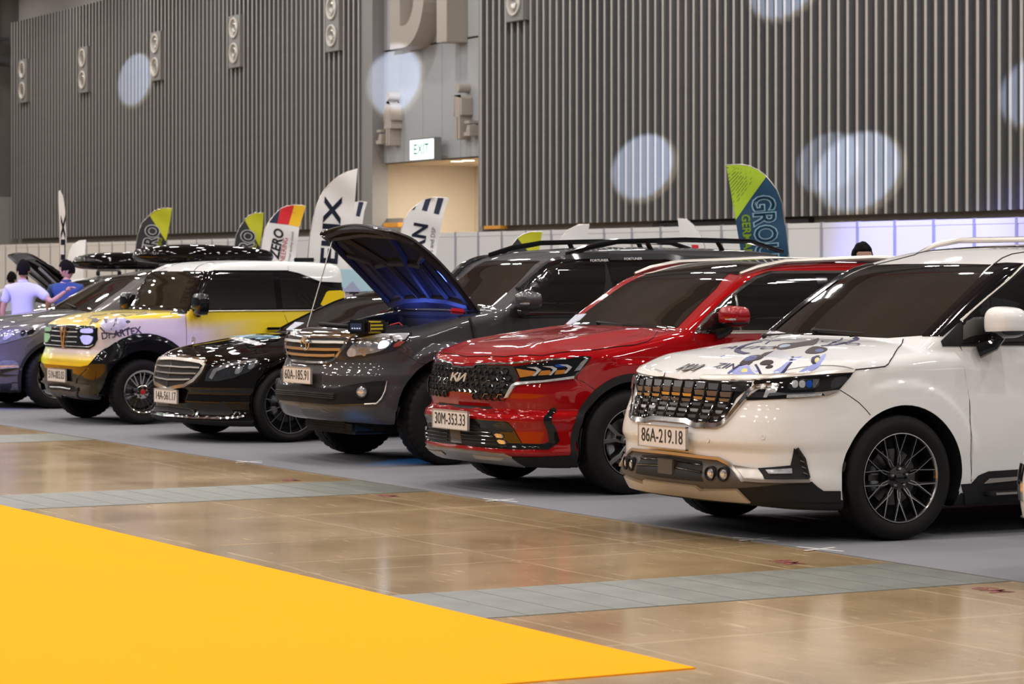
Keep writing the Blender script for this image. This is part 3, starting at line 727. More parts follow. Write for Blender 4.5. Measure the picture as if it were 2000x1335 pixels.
def build_wheel_parts(R, Wd, rim, style):
    P = []
    def grab(o, ang=0.0):
        P.append((o.name.split('.')[0], o.data, ang)); bpy.data.objects.remove(o)
    grab(tyre_mesh(R, Wd, rim, style in ('trail', 'mesh')).build('tyre', RUBBER, smooth=True, sharp=28))
    lipm = {'snow': ALU, 'twin': ALU, 'needle': ALU, 'mesh': CHROME, 'trail': ALU}[style]
    inner = {'snow': GLOSSB, 'twin': GLOSSB, 'needle': GLOSSB, 'mesh': CHROME, 'trail': ALU}[style]
    lipw = 0.030 if style == 'mesh' else 0.010
    grab(MB().lathe([(-0.016, rim + 0.002), (-0.004, rim), (-0.004, rim - lipw*0.5), (-0.012, rim - lipw), (-0.016, rim - lipw - 0.002)], 72, 0).build('rim_lip', lipm, smooth=True))
    grab(MB().lathe([(-0.012, rim - lipw), (-0.03, rim - lipw - 0.012), (-0.10, rim - lipw - 0.03), (-Wd + 0.01, rim - 0.03)], 64, 0).build('rim_barrel', inner, smooth=True))
    grab(MB().lathe([(-Wd*0.62, 0.0), (-Wd*0.62, rim - 0.03)], 48, 0).build('brake_shield', DARK))
    rd = min(0.165, rim - 0.055)
    grab(MB().lathe([(-0.105, 0.07), (-0.100, 0.075), (-0.100, rd), (-0.115, rd), (-0.115, 0.07)], 48, 0).build('brake_disc', mat('cast_iron', (0.12, 0.115, 0.11), 0.35, metal=0.9, noise=0.2), smooth=True))
    cal = MB()
    for (a0, a1) in ((150, 174), (186, 212)):
        poly = [(r * math.cos(math.radians(t)), r * math.sin(math.radians(t))) for r, t in [(rd + .012, a0), (rd + .012, (a0+a1)/2), (rd + .012, a1), (rd - .045, a1 - 2), (rd - .05, (a0+a1)/2), (rd - .045, a0 + 2)]]
        cal.prism(poly, 0, -0.125, -0.062)
    grab(cal.build('brake_caliper', mat('caliper_grey', (0.32, 0.33, 0.36), 0.4, metal=0.4, noise=0.1), bevel=0.006))
    def pol(r, deg): return (r * math.cos(math.radians(deg)), r * math.sin(math.radians(deg)))
    def dish(mb, d_in, d_out, r_in=0.05, r_out=None):  # lean the spoke outward towards the rim
        r_out = r_out or rim
        mb.V = [(v[0] + d_in + (d_out - d_in) * min(1, max(0, (math.hypot(v[1], v[2]) - r_in) / (r_out - r_in))), v[1], v[2]) for v in mb.V]
        return mb
    ro = rim - lipw * 0.9
    if style == 'snow':                              # ten forked black spokes with bright machined edges
        for i in range(10):
            a = 36 * i + 90; rm = ro * 0.58
            side = 1 if i % 2 else -1
            b = MB()
            b.prism([pol(0.045, a - 16), pol(rm, a - 5.5), pol(rm*1.06, a), pol(rm, a + 5.5), pol(0.045, a + 16)], 0, -0.035, -0.004)
            b.prism([pol(rm*0.93, a - 5), pol(ro, a - 10.5), pol(ro, a - 7.5), pol(rm*1.03, a - 0.5)], 0, -0.03, -0.004)
            b.prism([pol(rm*0.93, a + 5), pol(rm*1.03, a + 0.5), pol(ro, a + 7.5), pol(ro, a + 10.5)], 0, -0.03, -0.004)
            if i == 0: o = dish(b, -0.030, -0.006).build('spoke', GLOSSB, bevel=0.0015); me0 = o.data; bpy.data.objects.remove(o)
            P.append(('spoke', me0, math.radians(36 * i)))
            if i == 0:
                e = MB(); t = 0.0021
                def ln(pts):
                    for (r1, a1), (r2, a2) in zip(pts, pts[1:]):
                        p = Vector(pol(r1, a1)); q = Vector(pol(r2, a2)); d = (q - p).normalized(); nrm = Vector((-d.y, d.x)) * t
                        e.prism([tuple(p - nrm), tuple(q - nrm), tuple(q + nrm), tuple(p + nrm)], 0, -0.006, -0.002)
                ln([(0.075, a - 7), (rm*0.82, a - 4.2), (rm*1.02, a + 0.5), (ro, a + 9)])
                ln([(0.085, a + 5), (rm*0.78, a + 3.2), (rm*0.98, a - 1.2), (ro, a - 9)])
                o = dish(e, -0.030, -0.006).build('spoke_edge', ALU); me1 = o.data; bpy.data.objects.remove(o)
            P.append(('spoke_edge', me1, math.radians(36 * i)))
        nl, cap = 5, GLOSSB
    elif style == 'twin':                            # five broad machined spokes with black windows
        for i in range(5):
            a = 90
            if i == 0:
                b = MB().prism([pol(0.05, a - 30), pol(ro*0.55, a - 15), pol(ro, a - 19), pol(ro, a - 11), pol(ro*0.62, a - 5), pol(ro*0.62, a + 5), pol(ro, a + 11), pol(ro, a + 19), pol(ro*0.55, a + 15), pol(0.05, a + 30)], 0, -0.04, -0.004)
                o = dish(b, -0.02, -0.006).build('spoke', ALU, bevel=0.003); me0 = o.data; bpy.data.objects.remove(o)
                b = MB().prism([pol(0.09, a - 11), pol(ro*0.58, a - 4), pol(ro*0.58, a + 4), pol(0.09, a + 11)], 0, -0.02, -0.001)
                o = dish(b, -0.02, -0.006).build('spoke_inlay', GLOSSB); me1 = o.data; bpy.data.objects.remove(o)
            P.append(('spoke', me0, math.radians(72*i))); P.append(('spoke_inlay', me1, math.radians(72*i)))
        nl, cap = 5, GLOSSB
    elif style == 'needle':                          # many slim spokes
        for i in range(14):
            if i == 0:
                a = 90
                b = MB().prism([pol(0.05, a - 9), pol(ro, a - 1.3), pol(ro, a + 1.3), pol(0.05, a + 9)], 0, -0.03, -0.006)
                o = dish(b, -0.04, -0.004).build('spoke', GLOSSB); me0 = o.data; bpy.data.objects.remove(o)
                b = MB().prism([pol(0.06, a - 3.2), pol(ro, a - 1.0), pol(ro, a + 1.0), pol(0.06, a + 3.2)], 0, -0.008, -0.003)
                o = dish(b, -0.04, -0.004).build('spoke_face', ALU); me1 = o.data; bpy.data.objects.remove(o)
            P.append(('spoke', me0, math.radians(360/14*i))); P.append(('spoke_face', me1, math.radians(360/14*i)))
        nl, cap = 5, GLOSSB
    elif style == 'mesh':                            # ten crossed chromed spokes, deep lip
        for i in range(10):
            if i == 0:
                a = 90; b = MB()
                b.prism([pol(0.05, a - 10), pol(ro, a - 9), pol(ro, a - 6), pol(0.055, a + 4)], 0, -0.034, -0.012)
                b.prism([pol(0.05, a + 10), pol(0.055, a - 4), pol(ro, a + 6), pol(ro, a + 9)], 0, -0.034, -0.012)
                o = dish(b, -0.045, -0.012).build('spoke', CHROME, bevel=0.002); me0 = o.data; bpy.data.objects.remove(o)
            P.append(('spoke', me0, math.radians(36*i)))
        nl, cap = 5, mat('red_cap', (0.4, 0.02, 0.02), 0.3, noise=0.1)
    else:
        for i in range(6):
            if i == 0:
                a = 90; b = MB().prism([pol(0.05, a - 26), pol(ro, a - 14), pol(ro, a + 14), pol(0.05, a + 26)], 0, -0.04, -0.006)
                o = dish(b, -0.02, -0.006).build('spoke', ALU, bevel=0.004); me0 = o.data; bpy.data.objects.remove(o)
            P.append(('spoke', me0, math.radians(60*i)))
        nl, cap = 6, GLOSSB
    grab(MB().lathe([(-0.06, 0.072), (-0.034, 0.070), (-0.030, 0.060), (-0.030, 0.0)], 32, 0).build('hub', GLOSSB if style != 'mesh' else CHROME, smooth=True))
    grab(MB().lathe([(-0.035, 0.030), (-0.022, 0.028), (-0.020, 0.022), (-0.020, 0.0)], 24, 0).build('centre_cap', cap, smooth=True))
    nut = MB()
    nut.lathe([(-0.04, 0.012), (-0.018, 0.0115), (-0.012, 0.007), (-0.012, 0.0)], 10, 0, (0, 0.053, 0))
    o = nut.build('wheel_nut', CHROME, smooth=True); me = o.data; bpy.data.objects.remove(o)
    for i in range(nl): P.append(('wheel_nut', me, math.radians(360/nl*i + 20)))
    return P

def number_plate(c, u, v, txt, wdt=0.47, hgt=0.125, tilt=0.0, y=None, yaw=0.0, off=0.0, frame=True, size=0.088, tsx=0.9, zoff=0.0):
    """long enamel plate on the nose of the car, centred on the car's middle line"""
    p = c.onplane(u, v, x=0.0); q = c.bvh.ray_cast(Vector((0, -1, p.z)), Vector((0, 1, 0)))[0]
    y0 = (q.y if q is not None else p.y) - 0.035 - off; z0 = p.z + zoff
    pl = MB().box((-wdt/2, 0, -hgt/2), (wdt/2, 0.008, hgt/2)).build('number_plate', PLATE, c.root, bevel=0.003, loc=(0, y0, z0), rot=(math.radians(tilt), 0, 0))
    if frame:
        f = MB(); t = 0.006; a, b = wdt/2 + 0.003, hgt/2 + 0.003
        for (x0, x1, z0_, z1) in ((-a, a, b - t, b), (-a, a, -b, -b + t), (-a, -a + t, -b, b), (a - t, a, -b, b)): f.box((x0, -0.004, z0_), (x1, 0.014, z1))
        f.build('plate_frame', mat('plate_frame_metal', (.5, .48, .46), .5, metal=.7, noise=.05), pl)
    MB().box((-wdt/2 + 0.12, 0.008, -hgt/2 + 0.03), (wdt/2 - 0.12, 0.06, hgt/2 - 0.03)).build('plate_bracket', MATTB, pl)
    t = text_mesh(txt, size, depth=0.001, sx=tsx, bold=0.0).copy(); t.materials.clear(); t.materials.append(INK)
    o = bpy.data.objects.new('plate_number', t); COL.objects.link(o); o.parent = pl
    o.location = (0, -0.0015, 0); o.rotation_euler = (math.radians(90), 0, 0)
    w = max(v_.co.x for v_ in t.vertices) - min(v_.co.x for v_ in t.vertices); k = wdt * 0.86 / w
    o.scale = (k, hgt * 0.62 / (size * 0.70), 1)
    return pl
def door_mirror(c, ctr, size, cap, low=GLOSSB, stalk_to=None, signal=None, both=True, boxy=False, name='door_mirror', folded=0.0):
    """housing with upper cap, black lower shell, mirror glass and stalk; ctr is the middle of the near mirror"""
    sx, sy, sz = size
    for sg in ((1, -1) if both else (1,)):
        def shell(z0, z1, k=1.0, nm='cap', m=cap, par=None):
            V = []; F = []; nu, nv = 20, 12
            e = 0.45 if boxy else 0.62
            def sp(v, p): return math.copysign(abs(v) ** p, v)
            for j in range(nv + 1):
                ph = math.radians(z0 + (z1 - z0) * j / nv)
                for i in range(nu):
                    th = 2*math.pi*i/nu
                    xx = sp(math.cos(ph), e) * sp(math.cos(th), e); yy = sp(math.cos(ph), e) * sp(math.sin(th), e); zz = sp(math.sin(ph), 0.70)
                    tp = 1 - 0.18 * (xx + 1) / 2 if not boxy else 1     # slimmer towards the tip
                    yb = min(yy, 0.55)
                    V.append((sg * sx * k * xx, sy * k * yb, sz * k * zz * tp))
            for j in range(nv):
                for i in range(nu): F.append((j*nu + i, j*nu + (i+1) % nu, (j+1)*nu + (i+1) % nu, (j+1)*nu + i))
            F.append(tuple(range(nu))); F.append(tuple(nv*nu + i for i in range(nu))[::-1])
            mb = MB(); mb.V = V; mb.F = F
            return mb.build(nm, m, par, smooth=True, sharp=50)
        r = shell(-24, 90, 1.0, name, cap, c.root); r.location = (sg * ctr[0] + (folded * .35 if sg < 0 else 0), ctr[1] + (folded if sg < 0 else 0), ctr[2])
        shell(-90, -22, 0.985, 'mirror_underside', low, r)
        MB().box((-sx*0.8, sy*0.5, -sz*0.7), (sx*0.8, sy*0.565, sz*0.7)).build('mirror_glass', mat('mirror_glass', (0.6, 0.62, 0.65), 0.03, metal=1.0, noise=0.02), r)
        st = Vector(stalk_to) - Vector(ctr); st.x *= sg
        if sg < 0: st.y -= folded; st.x -= folded * .35
        MB().tube([(-sg*sx*0.45, 0, -sz*0.55), (st.x*0.55 - sg*sx*0.3*0, st.y*0.4, min(-sz*0.95, st.z*0.8)), tuple(st)], [sy*0.42, sy*0.36, sy*0.45], 10).build('mirror_stalk', low, r, smooth=True)
        if signal: MB().box((sg*sx*0.1 if sg > 0 else -sx*0.98, -sy*0.99, -sz*0.30), (sx*0.98 if sg > 0 else -sx*0.1, -sy*0.7, -sz*0.12)).build('turn_signal', signal, r, bevel=0.004)
def wiper(c, p0, p1, m=MATTB, name='wiper'):
    """arm and blade lying on the screen"""
    P, N = c.place([tuple(p0), tuple(Vector(p0).lerp(p1, 0.5)), tuple(p1)], 0.018)
    mb = MB().tube([tuple(P[0]), tuple(P[1]), tuple(P[2])], [0.010, 0.006, 0.004], 6)
    a = mb.build(name, m, c.root)
    MB().tube([tuple(P[0] - N[0]*0.02), tuple(P[0] + N[0]*0.008)], 0.016, 10).build('wiper_pivot', m, a)
    return a
def headlamp_unit(c, name, pts, m, parts=(), d='corner', off=0.008, both=True, **k):
    out = c.patch(name, pts, m, d, off, both=both, **k)
    return out
def round_lamp(c, p, r, parent=None, both=True, name='fog_lamp', m=None, ring=None, nd=(0, -1, 0)):
    for sg in ((1, -1) if both else (1,)):
        q = Vector((sg * p.x, p.y, p.z)); n = Vector((sg * nd[0], nd[1], nd[2])).normalized()
        M = n.to_track_quat('X', 'Z').to_matrix().to_4x4(); M.translation = q
        b = MB().lathe([(-0.02, r*1.30), (0.010, r*1.22), (0.012, r*1.1), (0.0, r)], 28, 0).build(name, ring or MATTB, parent or c.root, smooth=True)
        b.matrix_local = M
        MB().lathe([(-0.002, r), (0.004, r*0.75), (0.007, r*0.4), (0.008, 0.0)], 28, 0).build('fog_lamp_lens', m or LENS, b, smooth=True)
        MB().lathe([(0.0085, r*0.5), (0.010, r*0.3), (0.0105, 0)], 16, 0).build('fog_lamp_bulb', mat('bulb_glass', (0.8, 0.75, 0.7), 0.1, metal=0.5, noise=0.05), b, smooth=True)

def ring_clad(c, yc, zc, r0, r1, m, a0=-25, a1=205, off=0.012, name='wheel_arch_trim', both=True, skirt=0.03):
    pts = []
    x = c.sp['W']
    for t in np.arange(a0, a1 + 1, 9): pts.append(Vector((x, yc - r1 * math.cos(math.radians(t)), zc + r1 * math.sin(math.radians(t)))))
    for t in np.arange(a1, a0 - 1, -9): pts.append(Vector((x, yc - r0 * math.cos(math.radians(t)), zc + r0 * math.sin(math.radians(t)))))
    return c.patch(name, pts, m, 'side', off, both=both, skirt=skirt, cell=0.035)
def logo_k(c, parent, p, n, h, m, shear=0.22, xs=1.0):
    """slanted three-letter badge drawn as joined strokes, in relief"""
    st = [[(0, 0), (0, 1)], [(.06, .40), (.55, 1)], [(.26, .62), (.62, 0), (.80, 0.02)], [(.74, 0), (.86, 1)], [(.80, 0), (1.50, 1)], [(1.50, 1), (1.50, 0)]]
    mb = MB(); n = Vector(n).normalized(); X = Vector((0, 0, 1)).cross(n).normalized() * -1
    if X.x < 0: X = -X
    Y = n.cross(X); Y = Y if Y.z > 0 else -Y
    for s_ in st:
        for (a, b), (e, f) in zip(s_, s_[1:]):
            d = Vector((e - a, f - b)).normalized(); q = Vector((-d.y, d.x)) * 0.085
            quad = [(a - q.x, b - q.y), (e - q.x, f - q.y), (e + q.x, f + q.y), (a + q.x, b + q.y)]
            V = []
            for dz in (0.0, 0.006):
                for (u, v) in quad: V.append(tuple(Vector(p) + X * ((u - 0.75 + shear * (v - 0.5)) * h * xs) + Y * ((v - 0.5) * h) + n * dz))
            mb.add(V, [(0, 3, 2, 1), (4, 5, 6, 7), (0, 1, 5, 4), (1, 2, 6, 5), (2, 3, 7, 6), (3, 0, 4, 7)])
    return mb.build('badge', m, parent)
def ellipse_ring(mb, ctr, a, b, t, n=24):
    pts = [(ctr[0] + a * math.cos(2*math.pi*k/n), ctr[1], ctr[2] + b * math.sin(2*math.pi*k/n)) for k in range(n + 1)]
    return mb.tube(pts, t, 6, caps=False)

def doors(c, paint, x, splits, zb, zt, first=None, handles=True):
    """door skins standing slightly proud of the body side, with their gaps"""
    for i, (a, b) in enumerate(zip(splits, splits[1:])):
        lo = [Vector((x, a, zb)), Vector((x, b, zb))]
        pts = ([Vector((x, y, z)) for y, z in first] if (i == 0 and first) else [Vector((x, a, zt)), Vector((x, a, zb))]) + [Vector((x, b, zb)), Vector((x, b, zt))]
        q = [Vector((p.x, p.y + (.006 if j < len(pts) - 2 else -.006), p.z)) for j, p in enumerate(pts)]
        ds = c.patch('door', q, paint, 'side', .003, both=True, skirt=.008, cell=.06)
        for k, sg in enumerate((1, -1) if handles else ()):
            P, N = c.place([(sg * x, b - .22, zt - .14)], .0)
            MB().box((-.012, -.10, -.014), (.022, .10, .014)).build('door_handle', paint, ds[k], bevel=.008, loc=tuple(P[0] + N[0] * .015))
# ------------------------------------------------------------------ the white minivan
def white_van():
    sp = dict(W=0.99, L=5.15, H=1.80, paint=WHITE, h=0.026, under=.10, lowz=.262, lowmat=MATTB,
        top=[(0, .895), (.06, .945), (.15, .99), (.35, 1.055), (.6, 1.10), (.9, 1.14), (1.27, 1.155), (1.6, 1.13), (5.2, 1.12)],
        crown=[(0, .03), (.3, .06), (.9, .10), (1.4, .07), (2, .03), (5.2, .03)], crown_p=3.0,
        plan=[(0, .95), (.3, .975), (.8, .985), (1.6, .985), (4, .985), (5.2, .93)],
        side=[(.1, .09), (.25, .035), (.4, .01), (.6, 0), (.8, .006), (.93, .02), (1.02, .03), (1.15, .075), (1.3, .2)],
        front=[(.1, .20), (.2, .10), (.30, .03), (.36, .0), (.45, .03), (.52, .03), (.58, .005), (.70, .03), (.80, .07), (.90, .095), (.96, .13), (1.05, .3)],
        nose=[(0, 0), (.25, .01), (.45, .035), (.6, .075), (.72, .13), (.82, .22), (.9, .37), (.96, .60), (1.0, .85)],
        tail=[(0, .1), (.5, .0), (1.2, .05), (1.8, .2)],
        bottom=[(0, .235), (.4, .195), (1, .18), (5.2, .2)],
        screen=[(.6, .5), (1.0, 1.02), (1.15, 1.23), (1.4, 1.58), (1.615, 1.93), (1.72, 2.18), (1.9, 2.7)], screen_curve=0.07,
        roof=[(1.2, 1.60), (1.97, 1.635), (2.4, 1.715), (3.0, 1.745), (4.2, 1.735), (5.2, 1.66)], roof_crown=0.035,
        cabin=[(.5, .96), (1.0, .95), (1.13, .94), (1.35, .885), (1.6, .805), (1.72, .745), (1.9, .65)], taper=[(0, .10), (1.2, .05), (2.0, 0), (4, 0), (5.2, .05)],
        back=[(.5, 5.1), (1.2, 5.05), (1.8, 4.85)],
        arches=[(1.02, .365, .425), (4.08, .365, .42)], flare=0.012)
    c = Body(sp, (-13.677, 8.664), 0.0, 'minivan', 'white minivan with graffiti artwork on its bonnet and plate 86A-219.18')
    A = (1200, 640, 3.5125); D = (1200, 640, 4.0); B = (1580, 440, 3.71); C = (1540, 740, 3.926)
    def t(v, pts): return c.px(tr(*v, pts))
    for x in (.985, -.985):
        wheel(c, x, 1.0, .368, .235, .262, 'snow', steer=-2); wheel(c, x, 4.07, .368, .235, .262, 'snow')
    z0 = Vector((0, 0, 0))
    def mid(p): p = p.copy(); p.x = 0.0; return p
    # grille
    g = t(A, [(446, 350), (590, 356), (790, 368), (945, 372), (940, 400), (895, 432), (835, 485), (770, 600), (738, 650), (700, 664), (560, 658), (500, 630), (404, 624)])
    g[0] = mid(g[0]); g[-1] = mid(g[-1])
    gr = c.patch('grille', g, GLOSSB, 'front', 0.004, full=True)[0]
    topz = g[0].z; bot = g[-1].z
    rows = [(0, .035), (.165, .028), (.315, .017), (.455, .017), (.595, .017), (.73, .016), (.865, .014)]
    def gz(f, w):                                    # rows follow the upper and lower edge of the opening
        return (topz - 0.012 - 0.010 * (w / 0.55) ** 2) * (1 - f) + (bot + 0.005 - 0.045 * smooth01((w - 0.1) / 0.15)) * f
    edge = lambda z: np.interp(z, [g[8].z, g[7].z, g[6].z, g[5].z, g[3].z], [g[8].x, g[7].x, g[6].x, g[5].x, g[3].x])
    ws_ = [0.0] + [0.118 * k for k in (0.5, 1.5, 2.5, 3.5, 4.5, 5.5)]
    for f, hh in rows:
        for k in range(-6, 7):
            w0, w1 = 0.118 * (k - 0.5) + 0.012, 0.118 * (k + 0.5) - 0.012
            zt = float(gz(f, abs(0.118 * k))); lim = float(edge(zt - hh)) - 0.03
            if f < 0.3: lim = min(lim, 0.56)
            w0, w1 = max(w0, -lim), min(w1, lim)
            if w1 - w0 < 0.03: continue
            sl = 0.008
            pts = [(w0, .05, zt), (w1, .05, zt), (w1 - sl, .05, zt - hh), (w0 + sl, .05, zt - hh)]
            pts = [Vector((a, b, z)) for a, b, z in pts]
            m = mat('grille_chrome', (.46, .44, .42), .2, metal=1, noise=.1)
            P, N = c.place([tuple(c.bvh.ray_cast(Vector((p.x, -1, p.z)), Vector((0, 1, 0)))[0]) for p in pts], 0.010)
            P[:2, 1] -= hh * .10 + .002; Q = P + np.array([0, .02, 0])
            mesh('grille_tile', [tuple(v) for v in P] + [tuple(v) for v in Q], [(0, 1, 2, 3), (0, 4, 5, 1), (1, 5, 6, 2), (2, 6, 7, 3), (3, 7, 4, 0)], m, gr)
    for k in range(-6, 6):
        w = 0.118 * (k + 0.5); zt = float(gz(0, abs(w))); zb = float(gz(1, abs(w)))
        pts = [c.bvh.ray_cast(Vector((w * (1 - 0.10 * j / 6), -1, zt + (zb - zt) * j / 6)), Vector((0, 1, 0)))[0] for j in range(7)]
        pts = [p for p in pts if abs(p.x) < float(edge(p.z)) - 0.02]
        if len(pts) > 1: c.strip('grille_bar', pts, GLOSSB, 0.0045, 0.012, parent=gr, n=5, step=0.1)
    fr = t(A, [(404, 632), (500, 640), (560, 669), (700, 674), (748, 655), (795, 608), (865, 520), (935, 432), (975, 408), (1130, 402)])
    fr[0] = mid(fr[0]); c.strip('grille_surround', fr, CHROME, 0.014, 0.0, full=True, flat=0.016, step=0.03)
    # bright strip above the grille and lamps
    st = t(D, [(672, 402), (705, 375), (1200, 372), (1880, 327), (1862, 350), (1500, 378), (1110, 408), (730, 410)])
    c.patch('trim_strip', st, SATIN, 'corner', 0.012, both=True, cell=0.03)
    cl = t(A, [(808, 425), (828, 374), (938, 372), (928, 415), (905, 436), (830, 440)])
    c.patch('cornering_lamp', cl, LENSD, 'front', 0.018, both=True, rnd=2, cell=0.02)
    # head lamps
    hl = t(D, [(1100, 412), (1500, 382), (1860, 354), (1845, 378), (1765, 470), (1735, 498), (1640, 528), (1480, 545), (1035, 566), (1050, 515), (1100, 455), (1090, 430)])
    h = c.patch('headlamp', hl, GLOSSB, 'corner', 0.006, both=True, cell=0.03)
    for sgi, par in enumerate(h):
        def hp(name, pts, m, off, rnd=0, cell=0.018):
            o = c.patch(name, pts, m, 'corner', off, both=True, cell=cell, rnd=rnd)
            for k, q in enumerate(o): q.parent = h[k]
        if sgi: break
        hp('inner_lamp', t(D, [(1350, 485), (1365, 428), (1410, 410), (1600, 398), (1595, 470), (1480, 486)]), LENSD, 0.012, 1)
        for u in (1410, 1465, 1518):
            hp('projector', t(D, [(u - 26, 418), (u + 24, 414), (u + 24, 468), (u - 20, 472)]), BLUEL if u > 1480 else DRL, 0.018, 2)
        hp('lamp_chrome', t(D, [(1550, 405), (1600, 402), (1585, 435), (1560, 470), (1545, 465)]), CHROME, 0.016)
        hp('outer_lamp', t(D, [(1695, 392), (1835, 378), (1760, 462), (1675, 478)]), LENSD, 0.014, 1)
        hp('light_bar', t(D, [(1350, 520), (1620, 508), (1612, 530), (1480, 542), (1345, 548)]), DRL, 0.014)
        hp('chrome_bar', t(D, [(1225, 500), (1350, 512), (1620, 500), (1755, 482), (1730, 498), (1620, 510), (1350, 522), (1200, 535)]), CHROME, 0.015)
        hp('chrome_tip', t(D, [(1625, 508), (1748, 484), (1722, 500), (1640, 526)]), CHROME, 0.016)
        hp('light_guide', t(D, [(1110, 462), (1290, 450), (1262, 508), (1215, 512), (1195, 545), (1170, 545), (1195, 478), (1125, 482), (1050, 540), (1045, 520)]), DRL, 0.016)
        hp('lamp_pocket', t(D, [(1055, 545), (1110, 505), (1180, 502), (1168, 545)]), LENSD, 0.012)
    # lower bumper
    lo = t(A, [(404, 868), (720, 903), (775, 935), (872, 1055), (1010, 1045), (1335, 1046), (1340, 1056), (1000, 1090), (845, 1098), (600, 1100), (565, 1078), (396, 1055)])
    lo[0] = mid(lo[0]); lo[-1] = mid(lo[-1]); lowc = c.patch('lower_bumper', lo, CLAD, 'front', 0.006, full=True, cell=0.03)[0]
    lp = t(A, [(404, 858), (720, 895), (790, 930), (890, 1042), (1000, 1050), (1150, 1052), (1335, 1050)])
    lp[0] = mid(lp[0]); c.strip('bumper_trim', lp, SATIN, 0.009, 0.0, full=True, flat=0.018, step=0.03)
    it = t(A, [(408, 880), (608, 915), (614, 1050), (404, 1030)]); it[0] = mid(it[0]); it[-1] = mid(it[-1])
    ik = c.patch('air_intake', it, DARK, 'front', 0.009, full=True)[0]
    for yy in (930, 985):
        b = t(A, [(408, yy - 30), (605, yy + 8)]); b[0] = mid(b[0]); c.strip('intake_bar', b, GLOSSB, 0.006, 0.014, full=True, parent=ik)
    q = it[0].lerp(it[-1], 0.5); q = c.bvh.ray_cast(Vector((0, -1, q.z)), Vector((0, 1, 0)))[0]
    MB().box((-.085, -.012, -.048), (.085, .03, .048)).build('radar_cover', CLAD, c.root, bevel=0.006, loc=(0, q.y - 0.012, q.z))
    for (u, v) in ((668, 1003), (755, 1008)):
        p = t(A, [(u, v)])[0]; P, N = c.place([tuple(p)], 0.012); n = N[0]; n[2] = 0
        round_lamp(c, Vector(P[0]), 0.034, nd=tuple(n))
    sk = t(A, [(396, 1056), (565, 1076), (600, 1108), (845, 1100), (940, 1187), (700, 1166), (392, 1128)])
    sk[0] = mid(sk[0]); sk[-1] = mid(sk[-1]); c.patch('skid_plate', sk, SATIN, 'front', 0.020, full=True, cell=0.03)
    ll = t(A, [(392, 1124), (700, 1160), (938, 1185), (848, 1096), (1000, 1086), (1340, 1056)]) + t(C, [(178, 785), (270, 857), (398, 857), (398, 940), (200, 940), (0, 930)]) + t(A, [(940, 1200), (400, 1150)])
    ll[0] = mid(ll[0]); ll[-1] = mid(ll[-1]); c.patch('bumper_lip', ll, MATTB, 'corner' if 0 else 'front', 0.008, full=True, cell=0.035)
    fw = t(A, [(815, 938), (985, 966), (1020, 1012), (1032, 1044), (892, 1044), (860, 1010)])
    c.patch('fog_wing', fw, SATIN, 'front', 0.010, both=True)
    fs = t(A, [(985, 962), (1208, 942), (1232, 822), (1290, 905), (1336, 1034), (1030, 1034), (1015, 1005)])
    c.patch('fog_recess', fs, DARK, 'corner', 0.008, both=True, cell=0.025)
    c.patch('fog_lamp_bar', t(A, [(1040, 975), (1215, 962), (1218, 1000), (1060, 1004)]), DRL, 'corner', 0.016, both=True, cell=0.02)
    c.strip('air_curtain_trim', t(A, [(1250, 825), (1300, 900), (1330, 1030)]), MATTB, 0.012, 0.006, both=True)
    for k in range(4): c.strip('air_curtain_slat', t(A, [(1262 + 10*k, 868 + 42*k), (1298 + 8*k, 880 + 42*k)]), CLAD, 0.005, 0.012, both=True)
    number_plate(c, 1299.5, 852, '86A-219.18', wdt=.53, hgt=.132)
    for (u, v) in ((643, 770), (1020, 750), (160, 722)):
        q_ = c.hit(*tr(*A, [(u, v)])[0]); P, N = c.place([tuple(q_)], .001); n_ = Vector(N[0]); M_ = n_.to_track_quat('X', 'Z').to_matrix().to_4x4(); M_.translation = Vector(P[0])
        o_ = MB().lathe([(0, .014), (.003, .013), (.003, .010), (.0015, .009), (.002, 0)], 20, 0).build('parking_sensor', WHITE, c.root, smooth=True); o_.matrix_local = M_
    # seams
    sm = dict(m=LINE, r=0.003, off=-0.001, both=True)
    c.strip('panel_gap', t(C, [(392, 82), (470, 130), (540, 180), (590, 230), (628, 275)]), **sm)
    hood = [t(D, [(672, 400)])[0]] + t(D, [(705, 374), (1200, 371), (1880, 326)]) + t(B, [(330, 1046), (470, 1032), (548, 1022), (572, 1005), (610, 950), (650, 885), (684, 826)])
    ctr = c.px([(1327, 741)])[0]
    hp_ = [mid(ctr)] + hood + c.px([(1700, 660), (1640, 657)]); hp_[-1] = mid(hp_[-1])
    hd = c.patch('bonnet', hp_, WHITE, 'hood', 0.005, full=True, skirt=0.02, cell=0.03)[0]
    # badge and airbrushed artwork on the bonnet
    def on(u, v): return Vector(tuple(c.place([tuple(c.hit(u, v))], .009)[0][0]))
    p = on(1337, 719.5); p.x = 0; logo_k(c, hd, p, tuple(c.normals(np.array([tuple(p)]))[0]), .082, mat('badge_grey', (.16, .16, .16), .4, metal=.5, noise=.05), .22, 1.35)
    ink = mat('artwork_brown', (.022, .008, .008), .5, spec=.1, coat=.1, noise=.5, nscale=20); ln = mat('artwork_violet_ink', (.022, .018, .07), .5, spec=.1, coat=.1, noise=.3)
    lil = mat('artwork_blue_shade', (.30, .33, .62), .5, spec=.1, coat=.3, noise=.3, nscale=6); amb = mat('artwork_amber', (.45, .16, .03), .3, coat=1, noise=.2); yl = mat('artwork_yellow', (.75, .68, .2), .3, coat=1, noise=.1)
    Wv = (1380, 620, 5.263)
    def art(pts, m, rnd=0, off=.0062): 
        for o in c.patch('artwork_fill', c.t(Wv, pts), m, 'hood', off, skirt=.001, cell=.03, rnd=rnd): o.parent = hd
    def stroke(pts, r, m=ln):
        for o in c.strip('artwork_line', c.t(Wv, pts), m, r, .005, flat=.0024, step=.03): o.parent = hd
